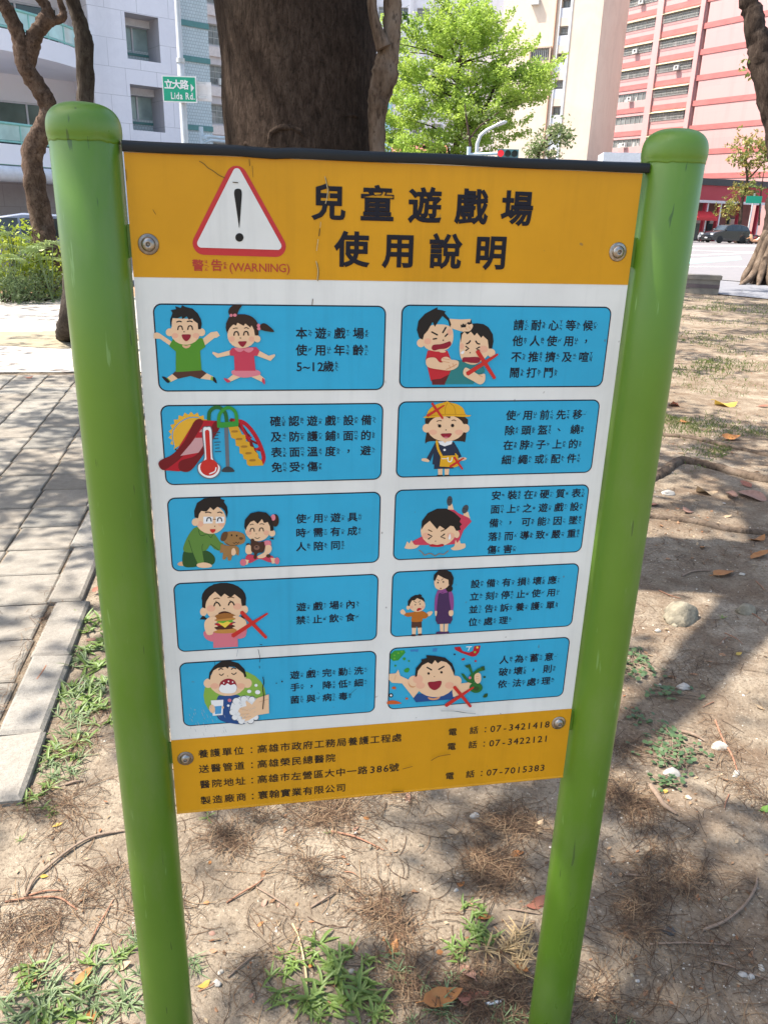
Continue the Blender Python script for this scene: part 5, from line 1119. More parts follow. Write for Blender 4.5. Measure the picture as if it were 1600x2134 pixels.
mb = MB(); mb.box(x0+0.1, x0+W+0.30, -0.16, -0.13, zs0+0.1, zs0+0.16); mb.box(x0+0.1, x0+W+0.30, -0.16, -0.13, zs1-0.16, zs1-0.1); mb.build('bracket', M_GALV, e)
CH.clear()
for ch in '立大路LidaRd.': need(ch, 0.03 if ord(ch) > 200 else 0.02, 2)
# two shop-sign characters, and nothing else, on the tall light blue sign
for ch in '司里': need(ch, 0.02, 2)
bake_glyphs()
mb = MB()
for i, ch in enumerate('立大路'): put(mb, ch, x0+W*(0.17+0.245*i), zs0+h*0.69, h*0.40, -0.206, 0.03, 2, 1.0)
adv = {'L': .52, 'i': .26, 'd': .58, 'a': .54, ' ': .42, 'R': .60, '.': .28}; xx = x0+W*0.22; sz = h*0.40
for ch in 'Lida Rd.':
    if ch != ' ': put(mb, ch, xx+adv[ch]*sz*0.36, zs0+h*0.24, sz, -0.206, 0.02, 2, 0.74)
    xx += adv[ch]*sz*0.74
ax = x0+W*0.86; mb.face([(ax, -0.206, zs0+h*0.40), (ax+W*0.10, -0.206, zs0+h*0.57), (ax, -0.206, zs0+h*0.74)])
mb.build('lettering', M_SWHITE, sg)
# tall light blue shop sign behind the slender stem
p = pt(803, 330, 80); ztp = pt(803, 172, 80).z
e = empty('shop_sign', (p.x, p.y, 0), -0.05, 'tall narrow light blue shop sign with green characters beside the slender stem', 'shop sign')
mb = MB(); mb.box(-1.2, 0.45, 0, 0.3, p.z-5, ztp); mb.build('panel', mat('sign_pale_blue', (0.45, 0.66, 0.72), rough=0.5), e)
mb = MB(); mb.box(0.451, 0.56, 0.1, 0.2, 0, ztp+0.2); mb.build('mast', M_GALV, e)
mb = MB(); put(mb, '司', -0.40, pt(803, 195, 80).z, 1.5, -0.006, 0.02, 2); put(mb, '里', -0.40, pt(803, 222, 80).z, 1.5, -0.006, 0.02, 2); mb.build('lettering', mat('sign_green', (0.0, 0.35, 0.16), rough=0.5), e)
# curved street lamp
D = 47.0; q = pt(998, 330, D)
e = empty('street_lamp', (q.x, q.y, 0), 0, 'silver street lamp with a curved arm in front of the leafy tree', 'street lamp')
def rel(px, py): v = pt(px, py, D); return (v-Vector((q.x, q.y, 0)))
mb = MB(); pts = [Vector((0, 0, 0)), Vector((0, 0, q.z*0.8)), rel(993, 320), rel(994, 300), rel(1001, 282), rel(1014, 271), rel(1032, 262)]
mb.tube(pts, [0.13, 0.12, 0.10, 0.10, 0.09, 0.085, 0.07], 10); mb.build('pole', M_GALV, e)
mb = MB(); mb.tube([rel(1028, 264), rel(1038, 259.5), rel(1050, 255), rel(1056, 254)], [0.07, 0.13, 0.14, 0.06], 10, flat=0.6); lh = mb.build('lamp_head', M_GALV, e)
# traffic signal on its arm
D = 43.0; q = pt(978, 332, D)
e = empty('traffic_signal', (q.x, q.y, 0), 0, 'horizontal traffic signal showing a red light on a pale arm behind the board', 'traffic light')
mb = MB(); mb.tube([Vector((0,0,0)), rel(977, 306)], 0.10, 10); mb.build('pole', mat('pale_blue_paint', (0.50, 0.60, 0.66), rough=0.5), e)
mb = MB(); mb.tube([rel(975, 322), rel(1040, 320)], 0.07, 8); mb.tube([rel(975, 331), rel(1030, 327)], 0.05, 8); mb.build('arm', bpy.data.materials['pale_blue_paint'], e)
a, b = rel(1036, 320), rel(1080, 321); M_TEAL = mat('signal_housing', (0.10, 0.22, 0.24), rough=0.5)
ax = (b-a).normalized(); fwd = Vector((-CAM.x+q.x, q.y-CAM.y, 0)).normalized()*-1
mb = MB(); mb.obox(a, b, 0.30, 0.40, up=Vector((0, 0, 1))); hd_ = mb.build('housing', M_TEAL, e)
M_RL, nt, bb = newmat('red_lamp'); bb.inputs['Base Color'].default_value = (0.5, 0.01, 0.01, 1); bb.inputs['Emission Color'].default_value = (1, 0.03, 0.05, 1); bb.inputs['Emission Strength'].default_value = 0.4
for t, m in ((0.15, M_RL), (0.48, mat('lamp_off', (0.02, 0.03, 0.03), rough=0.3)), (0.80, bpy.data.materials['lamp_off'])):
    c = a.lerp(b, t)+fwd*0.16; mb = MB()
    u = ax; w_ = Vector((0, 0, 1)); R_ = 0.15
    mb.face([c+fwd*0.01+u*R_*math.cos(k*math.pi/9)+w_*R_*math.sin(k*math.pi/9) for k in range(18)]); mb.build('lens', m, hd_)
    mb = MB(); rows = [[c+u*R_*1.05*math.cos(-0.3+k*(math.pi+.6)/12)+w_*R_*1.05*math.sin(-0.3+k*(math.pi+.6)/12)+fwd*dd for k in range(13)] for dd in (0.0, 0.22)]
    mb.grid(rows); mb.build('visor', M_TEAL, hd_)
# pale pipe-work mast by the trunk (left)
D = 36.0; q = pt(419, 300, D)
e = empty('signal_mast', (q.x, q.y, 0), 0, 'pale blue signal mast with pipe arms left of the big trunk', 'pole')
mb = MB(); mb.tube([Vector((0,0,0)), rel(419, 264)], 0.09, 10); mb.build('pole', bpy.data.materials['pale_blue_paint'], e)
mb = MB(); mb.tube([rel(421, 287), rel(430, 284), rel(480, 288)], 0.06, 8); mb.tube([rel(421, 300), rel(440, 292), rel(480, 296)], 0.06, 8); mb.tube([rel(425, 283), rel(426, 290)], 0.13, 8); mb.build('arm', bpy.data.materials['pale_blue_paint'], e)
# concrete bench
p = gp(1462, 613); ang = rad(-25)
e = empty('bench', (p.x, p.y, 0), ang, 'low striped concrete block bench at the edge of the pavement', 'bench')
M_CONC = mat('bench_concrete', (0.22, 0.20, 0.17), (0.15, 0.135, 0.115), scale=5, rough=0.9, bmp=0.4, bscale=30, world_space=True); M_CONB = mat('bench_band', (0.12, 0.095, 0.10), (0.09, 0.07, 0.075), scale=5, rough=0.9, world_space=True)
mb = MB(); mb.box(-1.2, 0.42, 0, 0.45, 0.36, 0.47); mb.build('seat', M_CONC, e)
mb = MB(); mb.box(-1.17, 0.39, 0.02, 0.43, 0.0, 0.15); mb.box(-1.17, 0.39, 0.02, 0.43, 0.245, 0.359); mb.build('base', M_CONC, e)
mb = MB(); mb.box(-1.175, 0.395, 0.015, 0.435, 0.151, 0.244); mb.build('band', M_CONB, e)

# ================================================================ VEHICLES
M_TYRE = mat('tyre', (0.02, 0.02, 0.02), rough=0.9); M_RIM = mat('rim', (0.40, 0.41, 0.42), rough=0.35, metal=0.7); M_CGLASS = glass('car_glass', (0.015, 0.02, 0.022), 0.05); M_LAMP = mat('headlight', (0.70, 0.72, 0.74), rough=0.15); M_CHROME = mat('chrome', (0.6, 0.6, 0.6), rough=0.2, metal=1.0); M_BLK = mat('black_plastic', (0.015, 0.015, 0.015), rough=0.6); M_PLATE = mat('number_plate', (0.70, 0.70, 0.70), rough=0.5)
def car(name, loc, rz, paint, label, L=4.5, W=1.8, H=1.45, suv=False):
    """nose towards -x"""
    e = empty(name, loc, rz, label, 'car', None)
    h = H/1.45; gnd = 0.25 if suv else 0.18
    prof = [(-L/2, gnd+0.15), (-L/2-0.02, 0.50*h), (-L/2+0.08, 0.74*h), (-L/2+0.55, 0.86*h), (-L*0.215, 0.96*h), (-L*0.10, 1.36*h), (L*0.02, 1.45*h), (L*0.25, 1.43*h), (L*0.40, 1.32*h), (L*0.47, 0.98*h), (L/2, 0.92*h), (L/2, 0.5*h), (L/2-0.05, gnd+0.12)]
    secs = []
    for yy, ins, in ((-W/2, 1), (-W/2*0.96, 0), (W/2*0.96, 0), (W/2, 1)):
        row = []
        for x, z in prof:
            cab = max(0.0, min(1.0, (z/h-0.93)/0.5)); yv = yy*(1-0.22*cab)
            row.append((x*(0.985 if ins else 1), yv, z-(0.03 if ins else 0)))
        row += [(L/2-0.3, yy, gnd), (-L/2+0.25, yy, gnd)]; secs.append(row)
    mb = MB(); mb.grid(secs, closed=True); mb.face(secs[0]); mb.face(secs[-1][::-1]); mb.build('body', paint, e)
    def cabw(z): return W/2*(1-0.22*max(0, min(1, (z/h-0.93)/0.5)))
    for s in (-1, 1):
        for xa, xb, xc, xd in ((-L*0.185, 0.0, 0.0, -L*0.085), (0.05, L*0.22, L*0.22, 0.05), (L*0.25, L*0.42, L*0.36, L*0.25)):
            z0, z1 = 1.0*h, 1.36*h if xa < L*.2 else 1.32*h; y0, y1 = s*(cabw(z0)+0.006), s*(cabw(z1)+0.006)
            mb = MB(); mb.face([(xa, y0, z0), (xb, y0, z0), (xc, y1, z1), (xd, y1, z1)]); mb.build('window', M_CGLASS, e)
        m_ = MB(); m_.tube([(-L*0.16, s*W*0.47, 1.0*h), (-L*0.16, s*W*0.56, 1.04*h)], [0.05, 0.10], 8); m_.build('mirror', paint, e)
        m_ = MB(); m_.box(-L/2-0.035, -L/2+0.30, s*W*0.47-(0.30 if s > 0 else 0.02), s*W*0.47+(0.02 if s > 0 else 0.30), 0.62*h, 0.74*h); m_.build('headlight', M_LAMP, e)
        m_ = MB(); m_.box(L/2-0.1, L/2+0.02, s*W*0.46-0.12, s*W*0.46+0.03, 0.7*h, 0.95*h); m_.build('tail_light', M_RED, e)
        for xw in (-L*0.30, L*0.29):
            r = 0.36 if suv else 0.31
            m_ = MB(); m_.lathe([(0.0, -0.10), (r*0.85, -0.10), (r, -0.06), (r, 0.06), (r*0.85, 0.10), (0.0, 0.10)], 22); m_.xform(Matrix.Rotation(rad(90), 4, 'X')); w = m_.build('wheel', M_TYRE, e, (xw, s*(W/2-0.06), r))
            m_ = MB(); m_.lathe([(0.0, -0.11), (r*0.2, -0.115), (r*0.62, -0.112), (r*0.66, -0.10)], 18)
            for k in range(5):
                a = 2*math.pi*k/5; m_.obox((0.05*math.cos(a), 0.05*math.sin(a), -0.118), (r*0.6*math.cos(a), r*0.6*math.sin(a), -0.118), 0.05, 0.012)
            m_.xform(Matrix.Rotation(rad(90*(-s)), 4, 'X')); m_.build('rim', M_RIM, w)
    mb = MB(); z0, z1 = 0.98*h, 1.35*h; mb.face([(-L*0.213, -cabw(z0)*.9, z0), (-L*0.213, cabw(z0)*.9, z0), (-L*0.108, cabw(z1)*.92, z1), (-L*0.108, -cabw(z1)*.92, z1)]); mb.xform(Matrix.Translation((-0.012, 0, 0.006))); mb.build('windscreen', M_CGLASS, e)
    mb = MB(); mb.box(-L/2-0.035, -L/2+0.02, -W*0.25, W*0.25, 0.58*h, 0.72*h); mb.build('grille', M_CHROME, e)
    mb = MB(); mb.box(-L/2-0.045, -L/2+0.02, -W*0.42, W*0.42, 0.27, 0.42); mb.build('bumper', M_BLK, e)
    mb = MB(); mb.box(-L/2-0.06, -L/2-0.046, -0.20, 0.20, 0.43, 0.55); mb.build('number_plate', M_PLATE, e)
    return e
M_CBLACK = mat('car_black', (0.018, 0.020, 0.024), rough=0.2, coat=0.8); M_CBLUE = mat('car_blue_grey', (0.16, 0.19, 0.26), rough=0.25, coat=0.8)
p = gp(1513, 499.5); p = CAM+(p-CAM)*0.83; p = Vector((pt(1513, 480, 94).x, pt(1513, 480, 94).y, 0))
car('parked_car', (p.x, p.y, 0.02), 0.13, M_CBLACK, 'black sport utility car parked nose left before the red shop', 4.7, 1.9, 1.85, True)
p = pt(40, 500, 19.6)
car('parked_car', (p.x-0.1, p.y+0.6, 0), rad(12), M_CBLUE, 'blue grey car parked behind the yellow green bushes', 4.6, 1.8, 1.50)
def scooter(loc, rz, paint, label):
    e = empty('motor_scooter', loc, rz, label, 'scooter', 'motor scooters parked by the shop')
    for x in (-0.62, 0.62):
        m_ = MB(); m_.lathe([(0.10, -0.05), (0.24, -0.055), (0.27, 0), (0.24, 0.055), (0.10, 0.05)], 16); m_.xform(Matrix.Rotation(rad(90), 4, 'X')); m_.build('wheel', M_TYRE, e, (x, 0, 0.27))
    m_ = MB(); m_.tube([(-0.50, 0, 0.95), (-0.46, 0, 0.70), (-0.40, 0, 0.42), (-0.20, 0, 0.32), (0.15, 0, 0.36), (0.35, 0, 0.58), (0.75, 0, 0.70)], [0.10, 0.17, 0.16, 0.14, 0.17, 0.19, 0.09], 10); m_.build('body', paint, e)
    m_ = MB(); m_.tube([(0.05, 0, 0.74), (0.35, 0, 0.80), (0.70, 0, 0.84)], [0.10, 0.14, 0.10], 10, flat=0.5); m_.build('seat', M_BLK, e)
    m_ = MB(); m_.tube([(-0.44, -0.34, 1.04), (-0.50, 0, 1.0), (-0.44, 0.34, 1.04)], 0.025, 6); m_.tube([(-0.50, 0, 1.0), (-0.62, 0, 0.30)], 0.035, 6); hb = m_.build('handlebar', M_BLK, e)
    for s in (-1, 1): m_ = MB(); m_.tube([(-0.46, s*0.25, 1.03), (-0.48, s*0.32, 1.22), (-0.47, s*0.32, 1.26)], [0.01, 0.01, 0.06], 6); m_.build('mirror', M_BLK, e)
    m_ = MB(); m_.lathe([(0.0, 0.0), (0.07, 0.01), (0.08, 0.05)], 12); m_.xform(Matrix.Rotation(rad(-90), 4, 'Y')); m_.build('headlight', M_LAMP, e, (-0.60, 0, 0.90))
    m_ = MB(); m_.tube([(-0.86, 0, 0.50), (-0.66, 0, 0.60), (-0.45, 0, 0.50)], 0.08, 8, flat=0.5); m_.build('mudguard', paint, e)
for px, dd, rz, cc, lb in ((1467, 95, 0.9, (0.06, 0.06, 0.07), 'dark scooter parked left of the black car'), (1459, 96, 1.1, (0.30, 0.31, 0.33), 'grey scooter leftmost before the red shop, by the green post'), (1557, 95, -0.3, (0.10, 0.10, 0.11), 'dark scooter parked just behind the black car'), (1566, 96, -0.4, (0.25, 0.05, 0.05), 'red scooter parked near the rooted tree'), (1577, 94, -0.5, (0.60, 0.32, 0.18), 'orange scooter nearest the rooted tree')):
    p = pt(px, 480, dd); scooter((p.x, p.y, 0.01), rz, mat('scooter_paint', cc, rough=0.3), lb)
# ================================================================ TREES AND SHRUBS
def bark(name, c1, c2, c3, streak=(14, 14, 2.2), bm=0.6, bd=0.02):
    m, nt, b = newmat(name); v = wpos(nt, streak)
    n1 = noi(nt, v, 1.0, 8, 0.72, 0.5); n2 = noi(nt, wpos(nt), 3.0, 5, 0.6); n3 = noi(nt, wpos(nt, (4*streak[0], 4*streak[1], 4*streak[2])), 1.0, 4, 0.7)
    c = ramp(nt, n1, [(0.33, c3), (0.5, c1), (0.68, c2)]); c = mixc(nt, ramp(nt, n2, [(0.42, 0.0), (0.68, 0.6)]), c, c3)
    c = mixc(nt, ramp(nt, n3, [(0.34, 0.7), (0.46, 0.0)]), c, tuple(x*0.45 for x in c3))
    nt.links.new(c, b.inputs['Base Color']); b.inputs['Roughness'].default_value = 0.92; b.inputs['Specular IOR Level'].default_value = 0.06
    p = bump(nt, b, n1, bm, bd); bump(nt, b, n3, bm*0.8, bd*0.35, p); return m
M_BARK = bark('brown_bark', (0.048, 0.033, 0.025), (0.080, 0.058, 0.045), (0.018, 0.013, 0.010), (48, 48, 17), 1.0, 0.010)
M_BARK2 = bark('grey_brown_bark', (0.095, 0.064, 0.048), (0.16, 0.120, 0.095), (0.035, 0.024, 0.018), (9, 9, 6), 0.9, 0.03)
M_BARK3 = bark('dark_bark', (0.060, 0.043, 0.034), (0.10, 0.078, 0.062), (0.028, 0.020, 0.016), (10, 10, 3), 0.9, 0.03)
M_BARK4 = bark('pale_root_bark', (0.15, 0.11, 0.08), (0.22, 0.17, 0.13), (0.065, 0.046, 0.034), (8, 8, 2), 0.8, 0.03)
M_CROWN = leafmat('crown_leaves', (0.04, 0.085, 0.018), (0.065, 0.12, 0.026), 2.0, 0.15)
M_LIME = leafmat('lime_leaves', (0.40, 0.51, 0.085), (0.26, 0.39, 0.06), 0.6, 0.5)
M_OLIVE = leafmat('olive_leaves', (0.14, 0.20, 0.07), (0.22, 0.25, 0.10), 1.2, 0.35)
M_YLEAF = leafmat('yellowing_leaves', (0.14, 0.22, 0.06), (0.34, 0.26, 0.06), 1.0, 0.35)
def knobby(pts, rads, sub=5, amp=0.10, seed=0, n=12, mb=None, wob=0.15):
    """a limb resampled smoothly, with knobs and a wandering axis"""
    P = [Vector(p) for p in pts]; out = []; rr = []
    for i in range(len(P)-1):
        p0, p1, p2, p3 = P[max(i-1, 0)], P[i], P[i+1], P[min(i+2, len(P)-1)]
        for k in range(sub):
            t = k/sub; q = 0.5*(2*p1+(p2-p0)*t+(2*p0-5*p1+4*p2-p3)*t*t+(3*p1-p0-3*p2+p3)*t**3)
            r = rads[i]+(rads[i+1]-rads[i])*t
            q += Vector((noise.noise(q*2.3+Vector((seed, 0, 0))), noise.noise(q*2.3+Vector((0, seed, 7))), 0))*r*wob
            out.append(q); rr.append(r)
    out.append(P[-1]); rr.append(rads[-1])
    mb = mb or MB(); b = len(mb.v); mb.tube(out, rr, n)
    # knobs
    cnt = len(out)*n
    for i in range(cnt):
        c = out[i//n]; v = Vector(mb.v[b+i]); dd = v-c
        k = 1+amp*noise.noise(v*5.0/max(0.15, rr[i//n]*4)+Vector((seed*3.1, 0, 0)))*2+amp*0.6*noise.noise(v*16/max(0.15, rr[i//n]*4)+Vector((0, seed, 0)))
        mb.v[b+i] = tuple(c+dd*k)
    return mb
def leaf_quad(mb, c, size, rng, up=0.6, asp=0.5):
    n = Vector((rng.gauss(0, 1), rng.gauss(0, 1), rng.gauss(0, 1)+up*2)).normalized()
    t = n.orthogonal().normalized(); a = rng.uniform(0, 6.283); u = t*math.cos(a)+n.cross(t)*math.sin(a); w = n.cross(u)
    L = size*rng.uniform(0.7, 1.3); Wd = L*asp
    mb.face([c-u*L*.5, c-u*L*.05-w*Wd*.5, c+u*L*.5, c-u*L*.05+w*Wd*.5])
def clump_crown(mb, clumps, per, leaf, rng, asp=0.5, up=0.5):
    for c, r in clumps:
        for _ in range(per):
            dv = Vector((rng.gauss(0, 1), rng.gauss(0, 1), rng.gauss(0, 0.6)))*r*0.5
            leaf_quad(mb, c+dv, leaf, rng, up, asp)
def limbs_to(mb, base, targets, r0, rng, seed):
    for i, t in enumerate(targets):
        mid = base.lerp(t, 0.5)+Vector((rng.uniform(-.4, .4), rng.uniform(-.4, .4), rng.uniform(0.1, 0.6)))
        knobby([base, mid, t], [r0, r0*0.6, r0*0.18], 4, 0.05, seed+i, 6, mb)

# -- the big trunk right behind the board, with a spreading crown above the picture
rg = random.Random(11)
bp = pt(620, 300, 3.9); B0 = Vector((bp.x, bp.y, 0))
big = empty('tree', B0, 0, 'very thick brown tree trunk standing right behind the notice board', 'tree')
def axisx(px, py): v = pt(px, py, 3.9); return Vector((v.x-B0.x, v.y-B0.y, v.z))
a1, a0 = axisx(613, 0), axisx(631, 305); sl = (a1-a0)/(a1.z-a0.z)
def at_z(z): return a0+sl*(z-a0.z)
r_hi, r_lo = 0.336, 0.340
zs = [0.0, 0.12, 0.3, 0.6, 1.0, 1.4, 1.8, 2.2, 2.6, 3.0, 3.6, 4.3, 5.0]
rs = [0.62, 0.52, 0.45, 0.40, 0.37, 0.352, 0.342, 0.337, 0.334, 0.334, 0.34, 0.36, 0.30]
mb = knobby([at_z(z) for z in zs], rs, 6, 0.016, 4, 64, None, 0.04)
crown_c = [(Vector((rg.uniform(-4.6, 3.4), rg.uniform(-3.4, 3.6), rg.uniform(5.0, 7.8))), rg.uniform(0.28, 0.55)) for _ in range(1)]
tops = [Vector((3.6*math.cos(a), 2.8*math.sin(a), rg.uniform(5.6, 7.2))) for a in [i*0.9 for i in range(7)]]
limbs_to(mb, at_z(4.6), tops, 0.17, rg, 30)
mb.build('trunk', M_BARK, big)
def spread(n, cx, cy, rx, ry, z0, z1, rng, gap=0.5, s=0.55):
    out = []
    while len(out) < n:
        x, y = rng.uniform(-1, 1), rng.uniform(-1, 1)
        if x*x+y*y > 1: continue
        X, Y = cx+x*rx, cy+y*ry
        if noise.noise(Vector((X*s, Y*s, 4.4))) < gap-0.5: continue
        out.append((Vector((X, Y, rng.uniform(z0, z1))), rng.uniform(0.22, 0.5)))
    return out
def proj(P):
    d_ = Vector(P)-CAM; z = d_.dot(Fv)
    return (CX+FPX*d_.dot(Rv)/z, CY-FPX*d_.dot(Uv)/z) if z > 0.05 else (-9e3, -9e3)
# where the photograph shows sun reaching the ground the crown has gaps
LIT = [(120,1780,140,75),(235,1880,95,60),(175,1655,60,40),(80,1560,75,80),(150,1385,60,70),(45,1350,55,45),(30,900,60,24),(110,830,90,26),(30,1010,40,18),(60,1130,40,16),(560,1850,115,100),(625,1995,70,35),(470,2085,60,40),(480,1710,70,32),(850,1915,75,65),(700,1720,50,24),(940,2060,50,30),
       (1480,1545,100,75),(1500,1425,115,55),(1365,1300,70,60),(1330,1690,45,42),(1550,1215,60,26),(1420,1000,60,18),(1440,905,70,14),(1560,1090,50,14),(1470,845,90,14),(1450,790,90,12),(1540,760,60,8),(1450,720,80,8),(1480,677,80,7),(1560,1700,50,34),(1440,1180,40,18)]
def lit(x, y, k=1.0):
    px, py = proj((x, y, 0))
    return any(((px-c[0])/c[2])**2+((py-c[1])/c[3])**2 < k for c in LIT)
def surf(px, py):
    """point on the trunk's surface under a traced photo point"""
    dr = ray(px, py).normalized(); t = 2.5
    while t < 6:
        p = CAM+dr*t; q = at_z(p.z)+B0
        if math.hypot(p.x-q.x, p.y-q.y) < 0.338: return p-B0
        t += 0.004
    return CAM+dr*3.6-B0
for path, r in ((((560, 300), (567, 278), (582, 268), (600, 266), (618, 270), (632, 282), (640, 300)), 0.013), (((716, 246), (726, 241), (738, 241), (746, 246)), 0.010), (((655, 124), (668, 128), (682, 126), (694, 118)), 0.008), (((508, 306), (514, 300), (522, 306)), 0.010), (((716, 312), (722, 306), (730, 312)), 0.010)):
    km = knobby([surf(*q) for q in path], [r*.5]+[r]*(len(path)-2)+[r*.5], 5, 0.15, int(path[0][0]), 8); km.build('bark_scar', M_BARK, big)
mb = MB()
for want, r0_, r1_, k0, k1, per, lf in ((430, 0.24, 0.40, 5.0, 2.4, 34, 0.13), (620, 0.09, 0.18, 1.9, 1.3, 14, 0.105)):
    cl = []
    while len(cl) < want:
        x, y, z = rg.uniform(-2.6, 4.4), rg.uniform(-0.8, 7.6), rg.uniform(4.7, 7.0)
        if lit(x, y, k0 if y < 3 else k1) or (noise.noise(Vector((x*1.7, y*1.7, 3.3))) < -0.22 and rg.random() < 0.8): continue
        cl.append((Vector((x+TO_SUN.x/TO_SUN.z*z-B0.x, y+TO_SUN.y/TO_SUN.z*z-B0.y, z)), rg.uniform(r0_, r1_)))
    clump_crown(mb, cl, per, lf, rg, 0.5)
mb.build('crown', M_CROWN, big)

# -- slender stem hugging the big trunk
st = empty('tree', (0, 0, 0), 0, 'slender forked fig stem pressed against the right side of the thick trunk', 'tree')
def a38(px, py, D=3.62): return pt(px, py, D)
sp = [a38(786, 460), a38(788, 380), a38(787, 320), a38(786, 260), a38(790, 205), a38(802, 155), a38(809, 110), a38(817, 60), a38(819, 0), a38(820, -90)]
sp[0].z = 0.9
base = Vector((sp[0].x+0.03, sp[0].y, 0.0)); st.location = base
sp = [base+Vector((0.05, 0, 0))]+sp
mb = knobby([p-base for p in sp], [0.075, 0.05, 0.045, 0.034, 0.035, 0.044, 0.055, 0.042, 0.036, 0.036, 0.036], 6, 0.10, 9, 16)
knobby([a38(800, 100, 3.57)-base, a38(786, 62, 3.57)-base, a38(777, 22, 3.57)-base, a38(773, -50, 3.57)-base], [0.030, 0.022, 0.019, 0.019], 5, 0.08, 12, 12, mb)
mb.build('trunk', bark('fig_bark', (0.165, 0.118, 0.085), (0.23, 0.18, 0.14), (0.05, 0.034, 0.025), (16, 16, 5), 0.7, 0.012), st)
mb = MB()
for c, n in (((840, 25), 5), ((846, 40), 5), ((812, 15), 3), ((800, 275), 3), ((806, 292), 3)):
    for _ in range(n): leaf_quad(mb, a38(c[0], c[1])-base+Vector((rg.uniform(-.02, .02), rg.uniform(-.02, .02), rg.uniform(-.02, .02))), 0.032, rg, 0.3, 0.6)
mb.build('leaves', leafmat('fresh_leaves', (0.08, 0.20, 0.02), (0.14, 0.28, 0.03), 30, 0.4), st)

# -- knobbly branching tree behind the left post
D = 17.2
b0 = gp(108, 606); kn = empty('tree', (b0.x, b0.y, 0), 0, 'knobbly pale brown tree with pruned forking branches behind the left post', 'tree')
def rl(px, py, DD=None): v = pt(px, py, DD or D); return v-Vector((b0.x, b0.y, 0))
mb = knobby([Vector((0.02, 0, 0)), rl(99, 540), rl(88, 470), rl(77, 410), rl(69, 355), rl(68, 320), rl(80, 286), rl(100, 250), rl(102, 222), rl(88, 192), rl(70, 165), rl(52, 135), rl(44, 98), rl(32, 55), rl(16, 22), rl(-8, -6)],
            [0.30, 0.25, 0.215, 0.20, 0.195, 0.20, 0.19, 0.17, 0.165, 0.16, 0.155, 0.15, 0.135, 0.125, 0.12, 0.11], 5, 0.12, 3, 16)
knobby([rl(55, 140), rl(64, 110), rl(70, 82), rl(84, 58), rl(98, 40), rl(100, 22), rl(90, 4), rl(70, -15)], [0.13, 0.14, 0.135, 0.125, 0.13, 0.10, 0.085, 0.07], 5, 0.14, 5, 14, mb)
knobby([rl(98, 45), rl(115, 43), rl(131, 36), rl(132, 22), rl(126, 5), rl(120, -20)], [0.10, 0.075, 0.075, 0.06, 0.05, 0.05], 5, 0.12, 8, 12, mb)
knobby([rl(84, 58), rl(86, 40), rl(88, 28)], [0.11, 0.09, 0.03], 4, 0.14, 10, 10, mb)
mb.build('trunk', M_BARK2, kn)
rgk = random.Random(21); mb = MB(); clump_crown(mb, spread(95, 0.6, -1.8, 4.6, 4.2, 6.4, 8.8, rgk, 0.50), 22, 0.20, rgk)
mb.build('crown', M_CROWN, kn)
# -- thin grey tree in the soil square, nearer
D = 10.6; b0 = gp(141, 704); th = empty('tree', (b0.x, b0.y, 0), 0, 'thin grey barked tree in the soil square, mostly hidden by the left post', 'tree')
mb = knobby([Vector((0, 0, 0)), rl(142, 670), rl(147, 610), rl(160, 450), rl(172, 280), rl(177, 200), rl(177, 140), rl(176, 90), rl(168, 55), rl(157, 20), rl(146, -20)], [0.15, 0.115, 0.10, 0.095, 0.092, 0.092, 0.095, 0.10, 0.085, 0.075, 0.075], 5, 0.09, 14, 14)
knobby([rl(176, 85), rl(180, 72), rl(186, 68)], [0.06, 0.045, 0.035], 3, 0.1, 15, 10, mb)
knobby([rl(146, -20), rl(150, -160), rl(165, -260)], [0.075, 0.06, 0.03], 4, 0.06, 16, 10, mb)
mb.build('trunk', bark('thin_grey_bark', (0.062, 0.050, 0.042), (0.11, 0.095, 0.08), (0.028, 0.022, 0.018), (12, 12, 5), 0.8, 0.02), th)
mb = MB(); clump_crown(mb, spread(200, -0.9, -2.6, 4.2, 4.6, 4.8, 7.4, rgk, 0.54), 26, 0.15, rgk); mb.build('crown', M_CROWN, th)
# -- rooted tree on the right pavement
b0 = gp(1604, 592); D = math.hypot(b0.x-CAM.x, b0.y-CAM.y); rt = empty('tree', (b0.x, b0.y, 0), 0, 'leaning dark tree with buttressed roots on the right pavement', 'tree')
mb = knobby([Vector((0, 0, -0.1)), rl(1608, 560), rl(1614, 500), rl(1624, 430), rl(1628, 350), rl(1616, 270), rl(1600, 190), rl(1587, 130), rl(1577, 80), rl(1567, 30), rl(1556, -10), rl(1530, -80)],
            [0.95, 0.66, 0.42, 0.36, 0.35, 0.34, 0.34, 0.33, 0.30, 0.27, 0.25, 0.22], 6, 0.13, 17, 20)
knobby([rl(1590, 120), rl(1598, 92), rl(1612, 78), rl(1640, 60)], [0.24, 0.22, 0.19, 0.15], 4, 0.1, 18, 12, mb)
mb.build('trunk', M_BARK3, rt)
for i in range(13):
    a = math.pi+0.15+i*(math.pi-0.3)/12; L_ = 1.45+rg.uniform(-.25, .45)
    mb = knobby([Vector((0.50*math.cos(a), 0.50*math.sin(a), 1.5+rg.uniform(-.2, .4))), Vector((0.78*math.cos(a), 0.78*math.sin(a), 0.7)), Vector((1.08*math.cos(a+.05), 1.08*math.sin(a+.05), 0.26)), Vector((L_*math.cos(a+.08), L_*math.sin(a+.08), 0.0))], [0.12, 0.13, 0.11, 0.04], 4, 0.10, 40+i, 8)
    mb.build('root', M_BARK4, rt)
mb = MB(); clump_crown(mb, spread(260, -8.0, -3.0, 5.2, 5.2, 8.9, 11.5, rgk, 0.5), 26, 0.20, rgk); mb.build('crown', M_CROWN, rt)
mb = MB()
